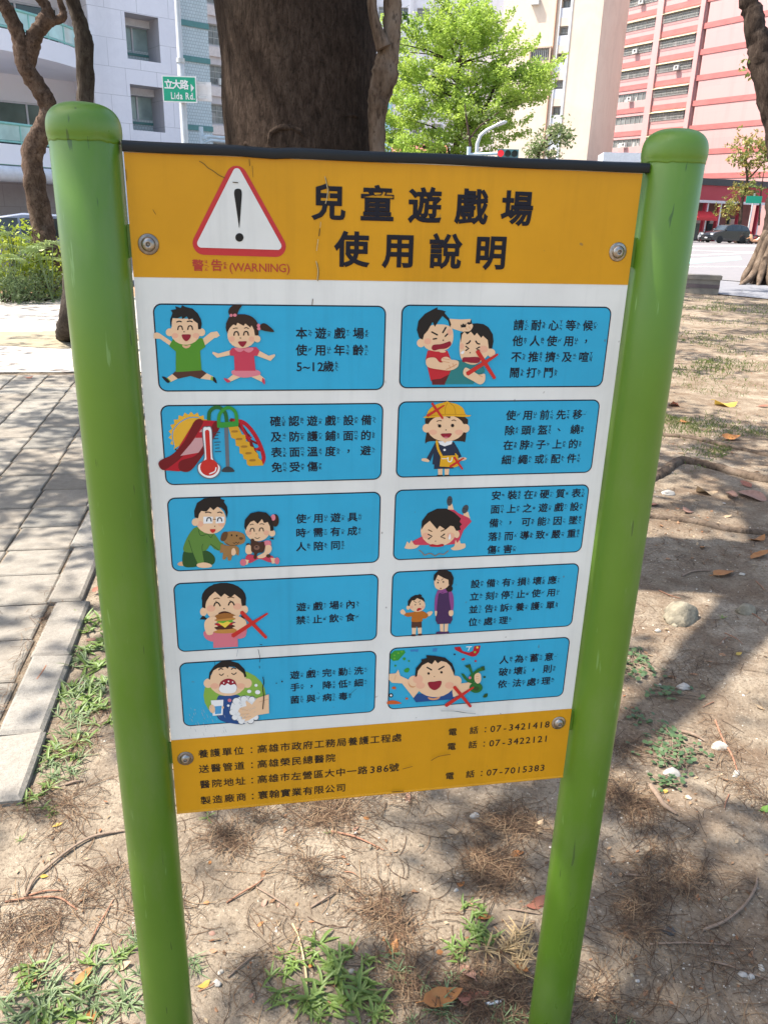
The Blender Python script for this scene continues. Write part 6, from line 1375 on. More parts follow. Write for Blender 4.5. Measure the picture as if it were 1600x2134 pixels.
for c in ((1549, 130), (1556, 145), (1552, 138), (1575, 125)):
    for _ in range(7): leaf_quad(mb, rl(*c)+Vector((rg.uniform(-.18, .18), rg.uniform(-.2, .2), rg.uniform(-.25, .2))), 0.16, rg, 0.2, 0.5)
mb.build('leaves', M_YLEAF, rt)
# -- leaf clumps added unseen to the big crown, to keep the board in shade
mb = MB(); clump_crown(mb, [(Vector((-2.0+rg.uniform(-1.1, 1.1), -2.45+rg.uniform(-.35, .35), rg.uniform(4.5, 6.2))), 0.4) for _ in range(46)], 30, 0.16, rg, 0.45)
mb.build('crown', M_CROWN, big)
# -- added unseen tree beyond the right edge, its crown shaped to shade the dirt
b0 = Vector((6.4, 6.4, 0)); ex = empty('tree', b0, 0, 'added unseen tree just outside the right edge, put there to shade the dirt', 'tree')
mb = knobby([(0, 0, -0.1), (0.05, 0, 0.5), (0.0, 0.1, 2.0), (-0.2, 0.0, 4.2)], [0.42, 0.30, 0.26, 0.2], 5, 0.1, 25, 16); limbs_to(mb, Vector((-0.2, 0, 4.1)), [Vector((-3, -1, 6)), Vector((-2, 2.5, 6.4)), Vector((1.5, 1, 6.5)), Vector((-0.5, -2.5, 6))], 0.13, rg, 60)
mb.build('trunk', M_BARK3, ex)
cl = []
while len(cl) < 480:
    x, y, z = rgk.uniform(2.0, 14.0), rgk.uniform(6.8, 18.0), rgk.uniform(5.6, 8.6)
    if lit(x, y) or noise.noise(Vector((x*0.45, y*1.6, 7.3))) < -0.10: continue
    if proj((x+TO_SUN.x/TO_SUN.z*z, y+TO_SUN.y/TO_SUN.z*z, z))[1] > -60: continue
    cl.append((Vector((x+TO_SUN.x/TO_SUN.z*z-b0.x, y+TO_SUN.y/TO_SUN.z*z-b0.y, z)), rgk.uniform(.25, .5)))
mb = MB(); clump_crown(mb, cl, 26, 0.17, rgk, 0.5); mb.build('crown', M_CROWN, ex)
for pts, r, lb in ((((1352, 902), (1390, 906), (1450, 914), (1520, 929), (1600, 946), (1680, 955)), 0.026, 'upper straight surface root crossing the dirt beside the right post'),
               (((1340, 1005), (1375, 985), (1412, 964), (1450, 967), (1520, 984), (1600, 1006), (1680, 1015)), 0.040, 'thickest bent surface root crossing the dirt beside the right post'),
               (((1330, 1074), (1370, 1079), (1440, 1089), (1510, 1103), (1600, 1114), (1680, 1118)), 0.023, 'thin lowest surface root crossing the dirt beside the right post')):
    P = [gp(*q) for q in pts]; b_ = P[0].copy()
    mb = knobby([q-b_+Vector((0, 0, r*0.10+terrain(q.x, q.y))) for q in P], [r*0.6]+[r]*(len(P)-2)+[r*1.2], 8, 0.14, 70+int(r*1000), 10, None, 0.5)
    o = mb.build('tree_root', M_BARK4, None, b_); tag(o, lb, 'tree root', 'surface roots on the dirt')

# -- layered lime green tree across the road
D = 60.0; q0 = az(940, D)
lt = empty('tree', (q0.x, q0.y, 0), 0, 'big lime green tree with layered feathery branches in front of the white block', 'tree')
fx = Vector((math.cos(-YAW), math.sin(-YAW), 0)); fx = Rv.copy(); fx.z = 0; fx.normalize(); fy = Vector((-fx.y, fx.x, 0))
rl2 = random.Random(5)
def zat(py): return pt(965, py, D).z
wood = MB(); knobby([Vector((0, 0, 0)), Vector((0.1, 0, zat(300))), Vector((0, 0, zat(180))), Vector((0.1, 0, zat(40)))], [0.34, 0.26, 0.16, 0.04], 5, 0.04, 80, 8, wood)
knobby([Vector((0.1, 0, zat(300))), fx*2.2+Vector((0, 0, zat(200))), fx*3.0+Vector((0, 0, zat(70)))], [0.2, 0.12, 0.03], 5, 0.04, 81, 8, wood)
lv = MB()
def spray(p, d_, L, rng, dens=1.0):
    """a flat feathery spray of leaves along a branchlet"""
    side = d_.cross(Vector((0, 0, 1))).normalized()
    n = int(L*32*dens)
    for i in range(n):
        t = rng.random(); w = (1-t*0.7)*L*0.46
        c = p+d_*L*t+side*rng.uniform(-w, w)+Vector((0, 0, rng.gauss(0.02, 0.13)+0.25*t*t))
        leaf_quad(lv, c, 0.19, rng, 0.6, 0.6)
# silhouette: half-width of the crown by photo row
sil = [(20, 62, 945), (50, 118, 942), (90, 140, 950), (140, 158, 972), (170, 172, 980), (210, 166, 968), (250, 150, 945), (290, 140, 935), (325, 130, 925)]
for py, hwp, cxp in sil:
    hwm = hwp*D/FPX*1.04; off = (cxp-955)*D/FPX; z = zat(py)
    nb = max(8, int(hwm*7.5))
    for i in range(nb):
        a = rl2.uniform(0, 6.283); rr = hwm*math.sqrt(rl2.uniform(0.08, 1.0))
        cpos = Vector((0, 0, 0))+fx*(off+rr*math.cos(a))+fy*(rr*0.75*math.sin(a)); cpos.z = z+rl2.uniform(-0.7, 0.7)-rr*0.06
        out = (fx*math.cos(a)+fy*math.sin(a)); out.z = 0.55 if py < 120 else rl2.uniform(0.02, 0.30); out.normalize()
        L = rl2.uniform(1.0, 1.9)
        for k in range(3):
            dd = (out+Vector((rl2.uniform(-.5, .5), rl2.uniform(-.5, .5), rl2.uniform(-.06, .12)))).normalized(); spray(cpos-out*L*0.6, dd, L, rl2, 1.35)
        if i % 5 == 0:
            c0 = Vector((off*0.4, 0, z-1.2)); wood.tube([c0+fx*0.0, c0.lerp(cpos, 0.5)+Vector((0, 0, 0.2)), cpos], [0.07, 0.045, 0.02], 5)
wood.build('trunk', M_BARK3, lt); lv.build('crown', M_LIME, lt)
# -- pruned bare-limbed tree and dusty small tree beside the signal, tree before the pink block
def small_tree(name, px, D, rows, trunk_px, label, lm, leaf, n, seed, dens=1.0):
    q = az(px, D); e = empty(name, (q.x, q.y, 0), 0, label, 'tree'); rng = random.Random(seed)
    def r3(x, y): v = pt(x, y, D); return v-Vector((q.x, q.y, 0))
    mb = MB()
    for k, path in enumerate(trunk_px):
        P = [r3(*t) for t in path]
        if k == 0: P = [Vector((P[0].x, P[0].y, 0))]+P
        r0 = (0.16 if k == 0 else 0.07)*D/60
        knobby(P, [r0*(1-0.8*i/(len(P)-1)) for i in range(len(P))], 4, 0.08, seed+k, 7, mb)
    mb.build('trunk', M_BARK2, e)
    lf = MB()
    for cx, cy, rx, ry, cnt in rows:
        for _ in range(int(cnt*dens)):
            x, y = rng.gauss(0, .5), rng.gauss(0, .5)
            c = r3(cx+rx*x, cy+ry*y)+fy*rng.gauss(0, rx*D/FPX*0.5)
            for _ in range(n): leaf_quad(lf, c+Vector((rng.gauss(0, .16), rng.gauss(0, .16), rng.gauss(0, .12))), leaf, rng, 0.4, 0.4)
    lf.build('crown', lm, e)
small_tree('tree', 1140, 55, [(1125, 300, 30, 22, 40), (1160, 275, 30, 24, 55), (1178, 290, 20, 18, 30), (1110, 322, 20, 14, 30), (1150, 320, 24, 12, 20)], [[(1118, 345), (1125, 315), (1140, 290), (1160, 265)], [(1125, 315), (1150, 300), (1175, 285)]], 'small dusty olive tree right of the lime green tree', M_OLIVE, 0.26, 7, 90)
small_tree('tree', 975, 52, [(985, 235, 26, 16, 12), (960, 290, 20, 18, 8), (1010, 245, 20, 14, 7)], [[(980, 340), (978, 290), (972, 250), (968, 215)], [(978, 290), (1000, 262), (1018, 255), (1018, 228)], [(1000, 262), (1030, 240), (1040, 232)], [(976, 275), (966, 288), (960, 270)]], 'pruned bare limbed small tree in front of the lime green tree', M_OLIVE, 0.20, 5, 95)
small_tree('tree', 1565, 97, [(1562, 300, 34, 22, 60), (1545, 330, 28, 20, 45), (1580, 340, 30, 24, 50), (1600, 310, 24, 24, 40), (1545, 395, 24, 16, 28), (1525, 425, 24, 14, 24), (1570, 400, 20, 14, 18), (1510, 445, 16, 12, 14)], [[(1540, 470), (1545, 420), (1556, 375), (1552, 330), (1560, 290)], [(1556, 375), (1580, 350), (1600, 320)], [(1580, 470), (1585, 400), (1592, 350)], [(1545, 420), (1525, 435)]], 'slim street tree with yellowing leaves before the pink block', M_YLEAF, 0.40, 8, 97)
# small green street sign under that tree
p = pt(1570, 416, 96); e = empty('street_sign', (p.x, p.y, 0), -0.2, 'tiny far green street sign under the yellowing street tree', 'street sign'); mb = MB(); mb.tube([(0, 0.1, 0), (0, 0.1, p.z+0.6)], 0.09, 6); mb.build('pole', M_GALV, e); mb = MB(); mb.box(-0.8, 0.8, -0.03, 0.03, p.z-0.35, p.z+0.35); mb.build('sign_plate', M_SGREEN, e)

# -- shrubs on the left
M_SHL = leafmat('shrub_lime', (0.42, 0.46, 0.05), (0.22, 0.32, 0.035), 3.0, 0.4); M_SHG = leafmat('shrub_grey_green', (0.10, 0.15, 0.06), (0.16, 0.22, 0.09), 4.0, 0.3); M_SHP = leafmat('palm_leaf', (0.16, 0.24, 0.09), (0.26, 0.33, 0.15), 5.0, 0.3)
def shrub(px, py, D, w, h, n, leaf, m, label, seed, asp=0.45, upb=0.3):
    g = pt(px, py, D); e = empty('shrub', (g.x, g.y, 0), 0, label, 'shrub', 'shrubs beside the path'); rng = random.Random(seed); mb = MB(); sm = MB()
    for i in range(n):
        a = rng.uniform(0, 6.283); r = w*math.sqrt(rng.random()); z = h*(rng.random()**0.8)*(1-0.45*(r/w)**2)
        c = Vector((r*math.cos(a), r*math.sin(a)*0.6, z))
        for _ in range(9): leaf_quad(mb, c+Vector((rng.gauss(0, .07), rng.gauss(0, .07), rng.gauss(0, .06))), leaf, rng, upb, asp)
        if i % 9 == 0: sm.tube([(c.x*0.3, c.y*0.3, 0), (c.x*0.7, c.y*0.7, z*0.5), c], [0.015, 0.012, 0.006], 5)
    sm.build('stems', M_BARK3, e); mb.build('foliage', m, e)
shrub(22, 560, 17.2, 1.05, 1.45, 190, 0.10, M_SHL, 'tall yellow green leafy shrub at the left edge before the car', 1)
shrub(62, 560, 16.9, 0.65, 1.15, 110, 0.10, M_SHL, 'smaller yellow green shrub between the edge shrub and knobbly tree', 2)
shrub(68, 580, 16.3, 0.75, 0.62, 150, 0.13, M_SHG, 'low feathery grey green shrub below the knobbly tree', 3, 0.12, 0.1)
shrub(0, 590, 16.2, 0.8, 0.55, 120, 0.13, M_SHG, 'low feathery grey green shrub at the left edge', 4, 0.12, 0.1)
shrub(118, 560, 18.2, 0.5, 1.0, 70, 0.10, M_SHL, 'yellow green shrub just behind the knobbly tree trunk', 6)
def fan_palm(px, py, D, label, seed, s=1.0):
    g = pt(px, py, D); e = empty('fan_palm', (g.x, g.y, 0), 0, label, 'palm plant', 'fan palms among the shrubs'); rng = random.Random(seed); z0 = g.z
    for k in range(5):
        a = rng.uniform(0, 6.283); hub = Vector((0.16*math.cos(a)*s, 0.12*math.sin(a)*s, z0+rng.uniform(-.25, .15)))
        mb = MB(); mb.tube([(0, 0, 0), hub*0.6, hub], 0.008, 5)
        d0 = Vector((math.cos(a), -0.6, 0.25)).normalized(); s0 = d0.cross(Vector((0, 0.3, 1))).normalized()
        for i in range(15):
            t = rad(-105+i*15); v = d0*math.cos(t)+s0*math.sin(t); w = v.cross(d0.cross(s0)).normalized()*0.014*s; L = 0.34*s*rng.uniform(.85, 1.1); tip = hub+v*L+Vector((0, 0, -0.07*s)); m_ = hub+v*L*0.5
            mb.face([hub, m_-w, tip, m_+w])
        mb.build('frond', M_SHP, e)
fan_palm(99, 525, 16.0, 'fan palm with pale fingered leaves in front of the knobbly trunk', 5, 1.15)
fan_palm(18, 552, 16.0, 'fan palm with fingered leaves low at the left edge', 8, 0.9)
fan_palm(30, 490, 16.6, 'fan palm leaves standing up through the yellow green shrub', 12, 0.8)
# ================================================================ LITTER, WEEDS AND STONES
rl3 = random.Random(77)
def gz(px, py):
    p = gp(px, py); return Vector((p.x, p.y, terrain(p.x, p.y) if p.x > -0.9 or p.y < 0.93 else 0.016))
def snap(p): return Vector((p.x, p.y, terrain(p.x, p.y)))
# ---- stones
M_ROCK = mat('pale_rock', (0.29, 0.25, 0.18), (0.12, 0.105, 0.075), scale=26, rough=0.9, bmp=0.7, bscale=60, bdist=0.008, world_space=True); M_ROCK2 = mat('grey_stone_pebble', (0.30, 0.28, 0.25), (0.40, 0.37, 0.33), scale=30, rough=0.85, bmp=0.3, bscale=90, bdist=0.003, world_space=True); M_ROCK3 = mat('white_pebble', (0.34, 0.31, 0.26), (0.44, 0.40, 0.34), scale=40, rough=0.8, world_space=True)
def rock(px, py, w, h, m, label, seed, group=None, ang=0.0, rough=0.30, nm='stone'):
    p = gz(px, py); dpt = (p-CAM).length; W = w*dpt/FPX/2; Hh = W*h
    me = bpy.data.meshes.new(nm); bm = bmesh.new(); bmesh.ops.create_icosphere(bm, subdivisions=3, radius=1.0)
    for v in bm.verts:
        n = v.co.normalized(); k = 1+rough*noise.noise(n*1.4+Vector((seed*7.7, 0, 0)))+rough*0.7*noise.noise(n*3.3+Vector((0, seed*3.1, 0)))+rough*.45*noise.noise(n*9+Vector((0, 0, seed)))
        q = n*k; fl_ = 0.72
        for ax_ in (Vector((.7, .2, .68)), Vector((-.5, .6, .62)), Vector((.1, -.9, .42)), Vector((0.95, -.1, .1))):
            dd = q.dot(ax_.normalized())
            if dd > fl_: q -= ax_.normalized()*(dd-fl_)*0.85
        v.co = Vector((q.x*W, q.y*W*0.72, q.z*Hh))
    bm.to_mesh(me); bm.free(); me.materials.append(m)
    for f in me.polygons: f.use_smooth = True
    o = bpy.data.objects.new(nm, me); col.objects.link(o); o.location = (p.x, p.y, p.z+Hh*0.35); o.rotation_euler = (0, 0, ang)
    return tag(o, label, 'stone', group)
rock(1418, 1284, 84, 0.62, M_ROCK, 'largest pale rough rock on the dirt right of the right post', 3, None, 0.5)
rock(1553, 1273, 42, 0.65, M_ROCK, 'pale rough rock near the right edge beside the largest rock', 5, None, 0.2)
rock(1425, 1430, 28, 0.45, M_ROCK2, 'smooth purplish grey stone above the creeping round-leaved plants', 8)
rock(1400, 1612, 36, 0.45, M_ROCK2, 'mottled grey round stone among the creeping round-leaved plants', 9)
rock(1500, 1556, 34, 0.5, M_ROCK3, 'smooth whitish oval stone right of the creeping plants', 10)
rock(1392, 1023, 32, 0.4, M_ROCK2, 'flat tan pebble just below the bent root', 11)
rock(1370, 1315, 14, 0.7, M_ROCK3, 'small white pebble left below the largest rock', 12)
rock(1530, 1620, 10, 0.7, M_ROCK3, 'tiny white chip right of the mottled grey stone', 13)
rock(990, 1693, 22, 0.5, M_ROCK2, 'angular grey stone lying under the yellow footer of the board', 14)
rock(1548, 2028, 18, 0.35, M_ROCK2, 'dark flat stone chip near the lower right corner', 15)
rock(1395, 1945, 24, 0.25, mat('slate_chip', (0.06, 0.06, 0.06), rough=0.7), 'dark slate chip right of the right post foot', 16)
for i in range(18):
    px, py = (rl3.uniform(1290, 1590), rl3.uniform(1100, 2110)) if i % 2 else (rl3.uniform(400, 1090), rl3.uniform(1720, 2110))
    if i % 2 and px < 1335-(py-1160)*0.147+12: px += 90
    rock(px, py, rl3.uniform(8, 17), rl3.uniform(.4, .7), (M_ROCK2, M_ROCK3, M_ROCK)[i % 3], 'small loose pebble lying on the bare dirt', 20+i, 'small loose pebbles on the dirt', rl3.uniform(0, 3), 0.3, 'pebble')['category'] = 'pebble'
# ---- gravel: one mass
mb = MB(); gc = [(.45,.40,.33), (.34,.30,.24), (.27,.23,.18), (.52,.47,.40), (.20,.16,.12), (.36,.27,.18)]
def chip(x, y, s):
    z = terrain(x, y); c = gc[rl3.randrange(6)]; a = rl3.uniform(0, 6.28); P = [(x+s*math.cos(a+k*1.571)*rl3.uniform(.6, 1.2), y+s*math.sin(a+k*1.571)*rl3.uniform(.6, 1.1), z) for k in range(4)]
    t = (x+rl3.uniform(-.3, .3)*s, y+rl3.uniform(-.3, .3)*s, z+s*rl3.uniform(.5, .9))
    for k in range(4): mb.face([P[k], P[(k+1) % 4], t], 0, c)
for i in range(5200):
    y = 0.0+5.2*rl3.random()**1.7; x = rl3.uniform(-0.85, 0.5+1.0*y+0.9)
    if noise.noise(Vector((x*2.2, y*2.2, 1))) < -0.18: continue
    chip(x, y, rl3.uniform(0.0012, 0.0038)*(1+0.25*y)*(1 if rl3.random() < .93 else 1.9))
M_GRAV = colmat('gravel_chips', 0.9, 0.2); tag(mb.build('gravel', M_GRAV), kind='stuff')
# ---- casuarina needles: one mass, thick in tangles
mb = MB(); NC = [(.10,.058,.034), (.075,.044,.027), (.145,.09,.053), (.055,.034,.022), (.20,.135,.08)]
def needle(x, y, z0, L, w, a=None, arch=0.0, z=None):
    a = rl3.uniform(0, 6.28) if a is None else a; cv = rl3.uniform(-1.6, 1.6); n = 4; P = []
    px, py = x, y
    for k in range(n+1):
        t = k/n; P.append(Vector((px, py, terrain(px, py)+z0+arch*4*t*(1-t)))); aa = a+cv*t; px += L/n*math.cos(aa); py += L/n*math.sin(aa)
    c = NC[rl3.randrange(5)]
    rows = []
    for k, p in enumerate(P):
        q = P[min(k+1, n)]-P[max(k-1, 0)]; s_ = Vector((-q.y, q.x, 0)).normalized()*w
        rows.append([p-s_, p+s_])
    mb.grid(rows, 0, c, smooth=False)
tangles = [(480,1745,36,120),(700,1670,60,150),(690,1690,70,120),(800,1905,55,230),(1040,1700,45,130),(1090,1725,40,110),(1010,1800,48,210),(1060,1815,40,120),(40,1950,70,170),(110,1900,50,80),(1290,1650,50,210),(1330,1700,45,120),(1300,1560,40,90),(860,2050,60,170),(1010,2090,60,170),(1070,2060,45,110),(640,1795,50,90),(660,1700,40,80),(1380,1800,60,150),(1420,1850,60,150),(1330,1900,60,120),(1330,1930,50,90),(840,1640,60,90),(540,1700,40,60),(220,1830,50,70),(100,1280,50,70),(60,1300,60,70),(330,1900,60,60),(1560,1650,50,60),(1430,1400,80,90),(1480,1370,70,70),(1500,1560,50,60),(205,1500,40,60),(170,1560,40,60),(140,1690,60,110),(60,1680,50,60),(1480,2000,70,90),(1250,2080,50,70),(560,1990,60,50)]
for px, py, sp_, n in tangles:
    p0 = gp(px, py); s_ = sp_*(p0-CAM).length/FPX
    for i in range(int(n*1.4)):
        g1, g2 = rl3.gauss(0, .75)*s_, rl3.gauss(0, .38)*s_; x, y = p0.x+g1*math.cos(px)-g2*math.sin(px), p0.y+g1*math.sin(px)+g2*math.cos(px)
        needle(x, y, rl3.uniform(0.001, 0.009), rl3.uniform(.03, .10), rl3.uniform(.00045, .0009), None, rl3.uniform(0, .008))
for i in range(3600):
    y = 0.0+5.4*rl3.random()**1.5; x = rl3.uniform(-0.9, 0.6+1.0*y+0.7)
    needle(x, y, rl3.uniform(.0008, .004), rl3.uniform(.03, .11), rl3.uniform(.0005, .0010)*(1+.15*y), None, rl3.uniform(0, .004))
tag(mb.build('needle_litter', colmat('needles', 0.85, 0.2)), kind='stuff')
# needles washed into the joints and over the kerb side of the paving
mb = MB(); _t = terrain
for i in range(900):
    y = rl3.uniform(0.8, 5.5); x = -1.09+rl3.gauss(0, .02) if i % 2 else rl3.uniform(-2.6, -1.1)
    if i % 2 == 0 and noise.noise(Vector((x*1.8, y*1.8, 8))) < 0.12: continue
    a = rl3.uniform(0, 6.28); L = rl3.uniform(.03, .09); z = 0.021 if i % 2 == 0 else 0.018; w = .0009
    c = NC[rl3.randrange(5)]; u = Vector((math.cos(a), math.sin(a), 0)); s_ = Vector((-u.y, u.x, 0)); p = Vector((x, y, z)); m_ = p+u*L*.5+s_*rl3.uniform(-.01, .01)+Vector((0, 0, .003)); q = p+u*L
    mb.grid([[p-s_*w, p+s_*w], [m_-s_*w, m_+s_*w], [q-s_*w, q+s_*w]], 0, c, smooth=False)
tag(mb.build('needle_litter', bpy.data.materials['needles']), kind='stuff')
# ---- twigs
M_TWIG = mat('twig', (0.17, 0.115, 0.08), (0.25, 0.18, 0.13), scale=60, rough=0.9, bmp=0.4, world_space=True); M_TWIGR = mat('reddish_twig', (0.22, 0.10, 0.06), (0.29, 0.15, 0.09), scale=60, rough=0.9, world_space=True)
def twig(path, w, label, m=None, group=None):
    P = [gz(*q) for q in path]; b_ = P[0].copy(); r = w*(P[0]-CAM).length/FPX/2
    mb = knobby([p-b_+Vector((0, 0, r*0.8+(0.004 if 0 < i < len(P)-1 else 0))) for i, p in enumerate(P)], [r]+[r*.9]*(len(P)-2)+[r*.5], 5, 0.12, int(path[0][0]), 6, None, 0.8)
    return tag(mb.build('twig', m or M_TWIG, None, b_), label, 'twig', group)
twig(((52,1862),(72,1828),(100,1805),(135,1778),(180,1752),(215,1742),(262,1735)), 6, 'long stringy pale twig on the dirt left of the left post')
twig(((10,1871),(60,1866),(120,1866),(150,1885),(162,1892)), 3.5, 'thin curved twig lying below the long stringy twig', M_TWIGR)
twig(((60,1858),(95,1852),(132,1850)), 3.5, 'short straight twig just under the long stringy twig', M_TWIGR)
twig(((188,1963),(205,1930),(220,1905),(237,1871)), 3.5, 'thin slanting reddish twig left of the left post foot', M_TWIGR)
twig(((136,1636),(155,1632),(174,1628)), 5, 'short thick pale twig beside the left post at the kerb')
twig(((73,1435),(92,1410),(108,1380)), 5, 'brown stick lying across the granite kerb', M_TWIGR)
twig(((1354,1640),(1366,1662),(1382,1685),(1408,1702)), 10, 'thick dark stick on the dirt right of the right post')
twig(((1420,1524),(1445,1534),(1468,1545)), 7, 'short brown stick above the mottled grey stone')
twig(((1490,1500),(1505,1540),(1525,1580),(1535,1610)), 4, 'long reddish stem crossing beside the whitish oval stone', M_TWIGR)
twig(((1462,1941),(1510,1925),(1550,1895),(1572,1860),(1576,1835)), 6, 'curved hook-shaped twig near the right edge of the dirt')
twig(((1352,1972),(1430,1970),(1522,1970)), 4, 'long straight thin twig at the lower right')
twig(((1460,2000),(1520,2015),(1600,2040)), 4, 'slanting thin twig at the lower right edge')
twig(((472,1877),(500,1860),(530,1843),(548,1828)), 4, 'slanting twig between the posts left of the middle', M_TWIGR)
twig(((535,1845),(560,1862),(590,1880),(614,1896)), 4, 'slanting dark twig below the footer text between the posts')
twig(((648,1886),(680,1868),(712,1845)), 4, 'short slanting twig between the posts right of the middle')
twig(((475,2035),(505,2010),(538,1982)), 4, 'slanting twig left of the large grass tuft between the posts')
twig(((690,1730),(740,1745),(800,1768)), 4, 'curved twig ending by a seedling under the footer', M_TWIGR)
twig(((1060,1890),(1090,1900),(1125,1906)), 4, 'thin dark twig by the foot of the right post')
twig(((1300,1825),(1350,1828)), 5, 'short straight twig right of the right post')
twig(((1420,1200),(1445,1190),(1480,1187)), 4, 'forked dead twig by the torn leaf on the dirt')
twig(((610,1920),(625,1960),(638,2030),(640,2090)), 4, 'pale dry grass stalk arching over the large grass tuft', mat('straw', (0.50, 0.38, 0.20), (0.40, 0.30, 0.16), scale=40, rough=0.8))
for i in range(20):
    px, py = (rl3.uniform(1300, 1590), rl3.uniform(1130, 2110)) if i % 2 else (rl3.uniform(400, 1080), rl3.uniform(1720, 2110))
    if i % 2 and px < 1335-(py-1160)*0.147+12: px += 90
    L = rl3.uniform(25, 75); a = rl3.uniform(0, 3.14)
    twig(((px, py), (px+L*.5*math.cos(a)+rl3.uniform(-6, 6), py+L*.3*math.sin(a)+rl3.uniform(-5, 5)), (px+L*math.cos(a), py+L*.6*math.sin(a))), rl3.uniform(1.8, 3.0), 'thin stray dead stem lying on the dirt', M_TWIGR if i % 3 else M_TWIG, 'thin dead stems strewn on the dirt')
# ---- dry leaves
def drymat(nm, c1, c2): return leafmat(nm, c1, c2, 40, 0.2, 0.65)
LM = dict(brown=drymat('leaf_brown', (0.24, 0.12, 0.06), (0.34, 0.19, 0.10)), orange=drymat('leaf_orange', (0.33, 0.125, 0.035), (0.40, 0.18, 0.055)), pink=drymat('leaf_pinkish', (0.38, 0.21, 0.15), (0.27, 0.145, 0.10)), yellow=drymat('leaf_yellow', (0.55, 0.38, 0.07), (0.48, 0.30, 0.06)), tan=drymat('leaf_tan', (0.46, 0.33, 0.20), (0.36, 0.25, 0.15)), red=drymat('leaf_reddish', (0.26, 0.09, 0.055), (0.33, 0.13, 0.08)), green=drymat('leaf_fresh', (0.16, 0.30, 0.05), (0.22, 0.36, 0.07)))
LK = {}
def leaf_mesh(kind, v):
    if (kind, v) in LK: return LK[kind, v]
    rg_ = random.Random(v*13+5); mb = MB(); n = 9; rows = []
    cup = rg_.uniform(0.15, 0.5)*(1 if rg_.random() < .7 else -1); bend = rg_.uniform(-0.25, 0.5); tw = rg_.uniform(-.5, .5); wd = rg_.uniform(.20, .33)
    for i in range(n):
        t = i/(n-1); w = wd*math.sin(math.pi*t**0.85)**0.8+0.004; row = []
        for s_ in (-1, -.5, 0, .5, 1):
            ww = w*(1+rg_.uniform(-.10, .10)*(abs(s_) == 1)); y = s_*ww
            row.append((t-0.5, y*math.cos(tw*(t-.5)*2), abs(s_)**1.5*ww*cup+bend*(t-.5)**2*1.2+y*math.sin(tw*(t-.5)*2)+0.02))
        rows.append(row)
    mb.grid(rows); mb.tube([(-0.5, 0, rows[0][2][2]), (-0.66, 0.02, rows[0][2][2]-0.01)], 0.012, 4)
    LK[kind, v] = mb.mesh('dry_leaf', LM[kind]); return LK[kind, v]
def dleaf(px, py, size, kind, label, group=None, v=None, rot=None, tilt=None):
    p = gz(px, py); L = size*(p-CAM).length/FPX
    return tag(inst('dry_leaf' if kind != 'green' else 'fallen_leaf', leaf_mesh(kind, rl3.randrange(5) if v is None else v), None, (p.x, p.y, p.z+L*0.07), (tilt if tilt is not None else rl3.uniform(-.35, .35), rl3.uniform(-.3, .3), rot if rot is not None else rl3.uniform(0, 6.28)), L), label, 'leaf', group)
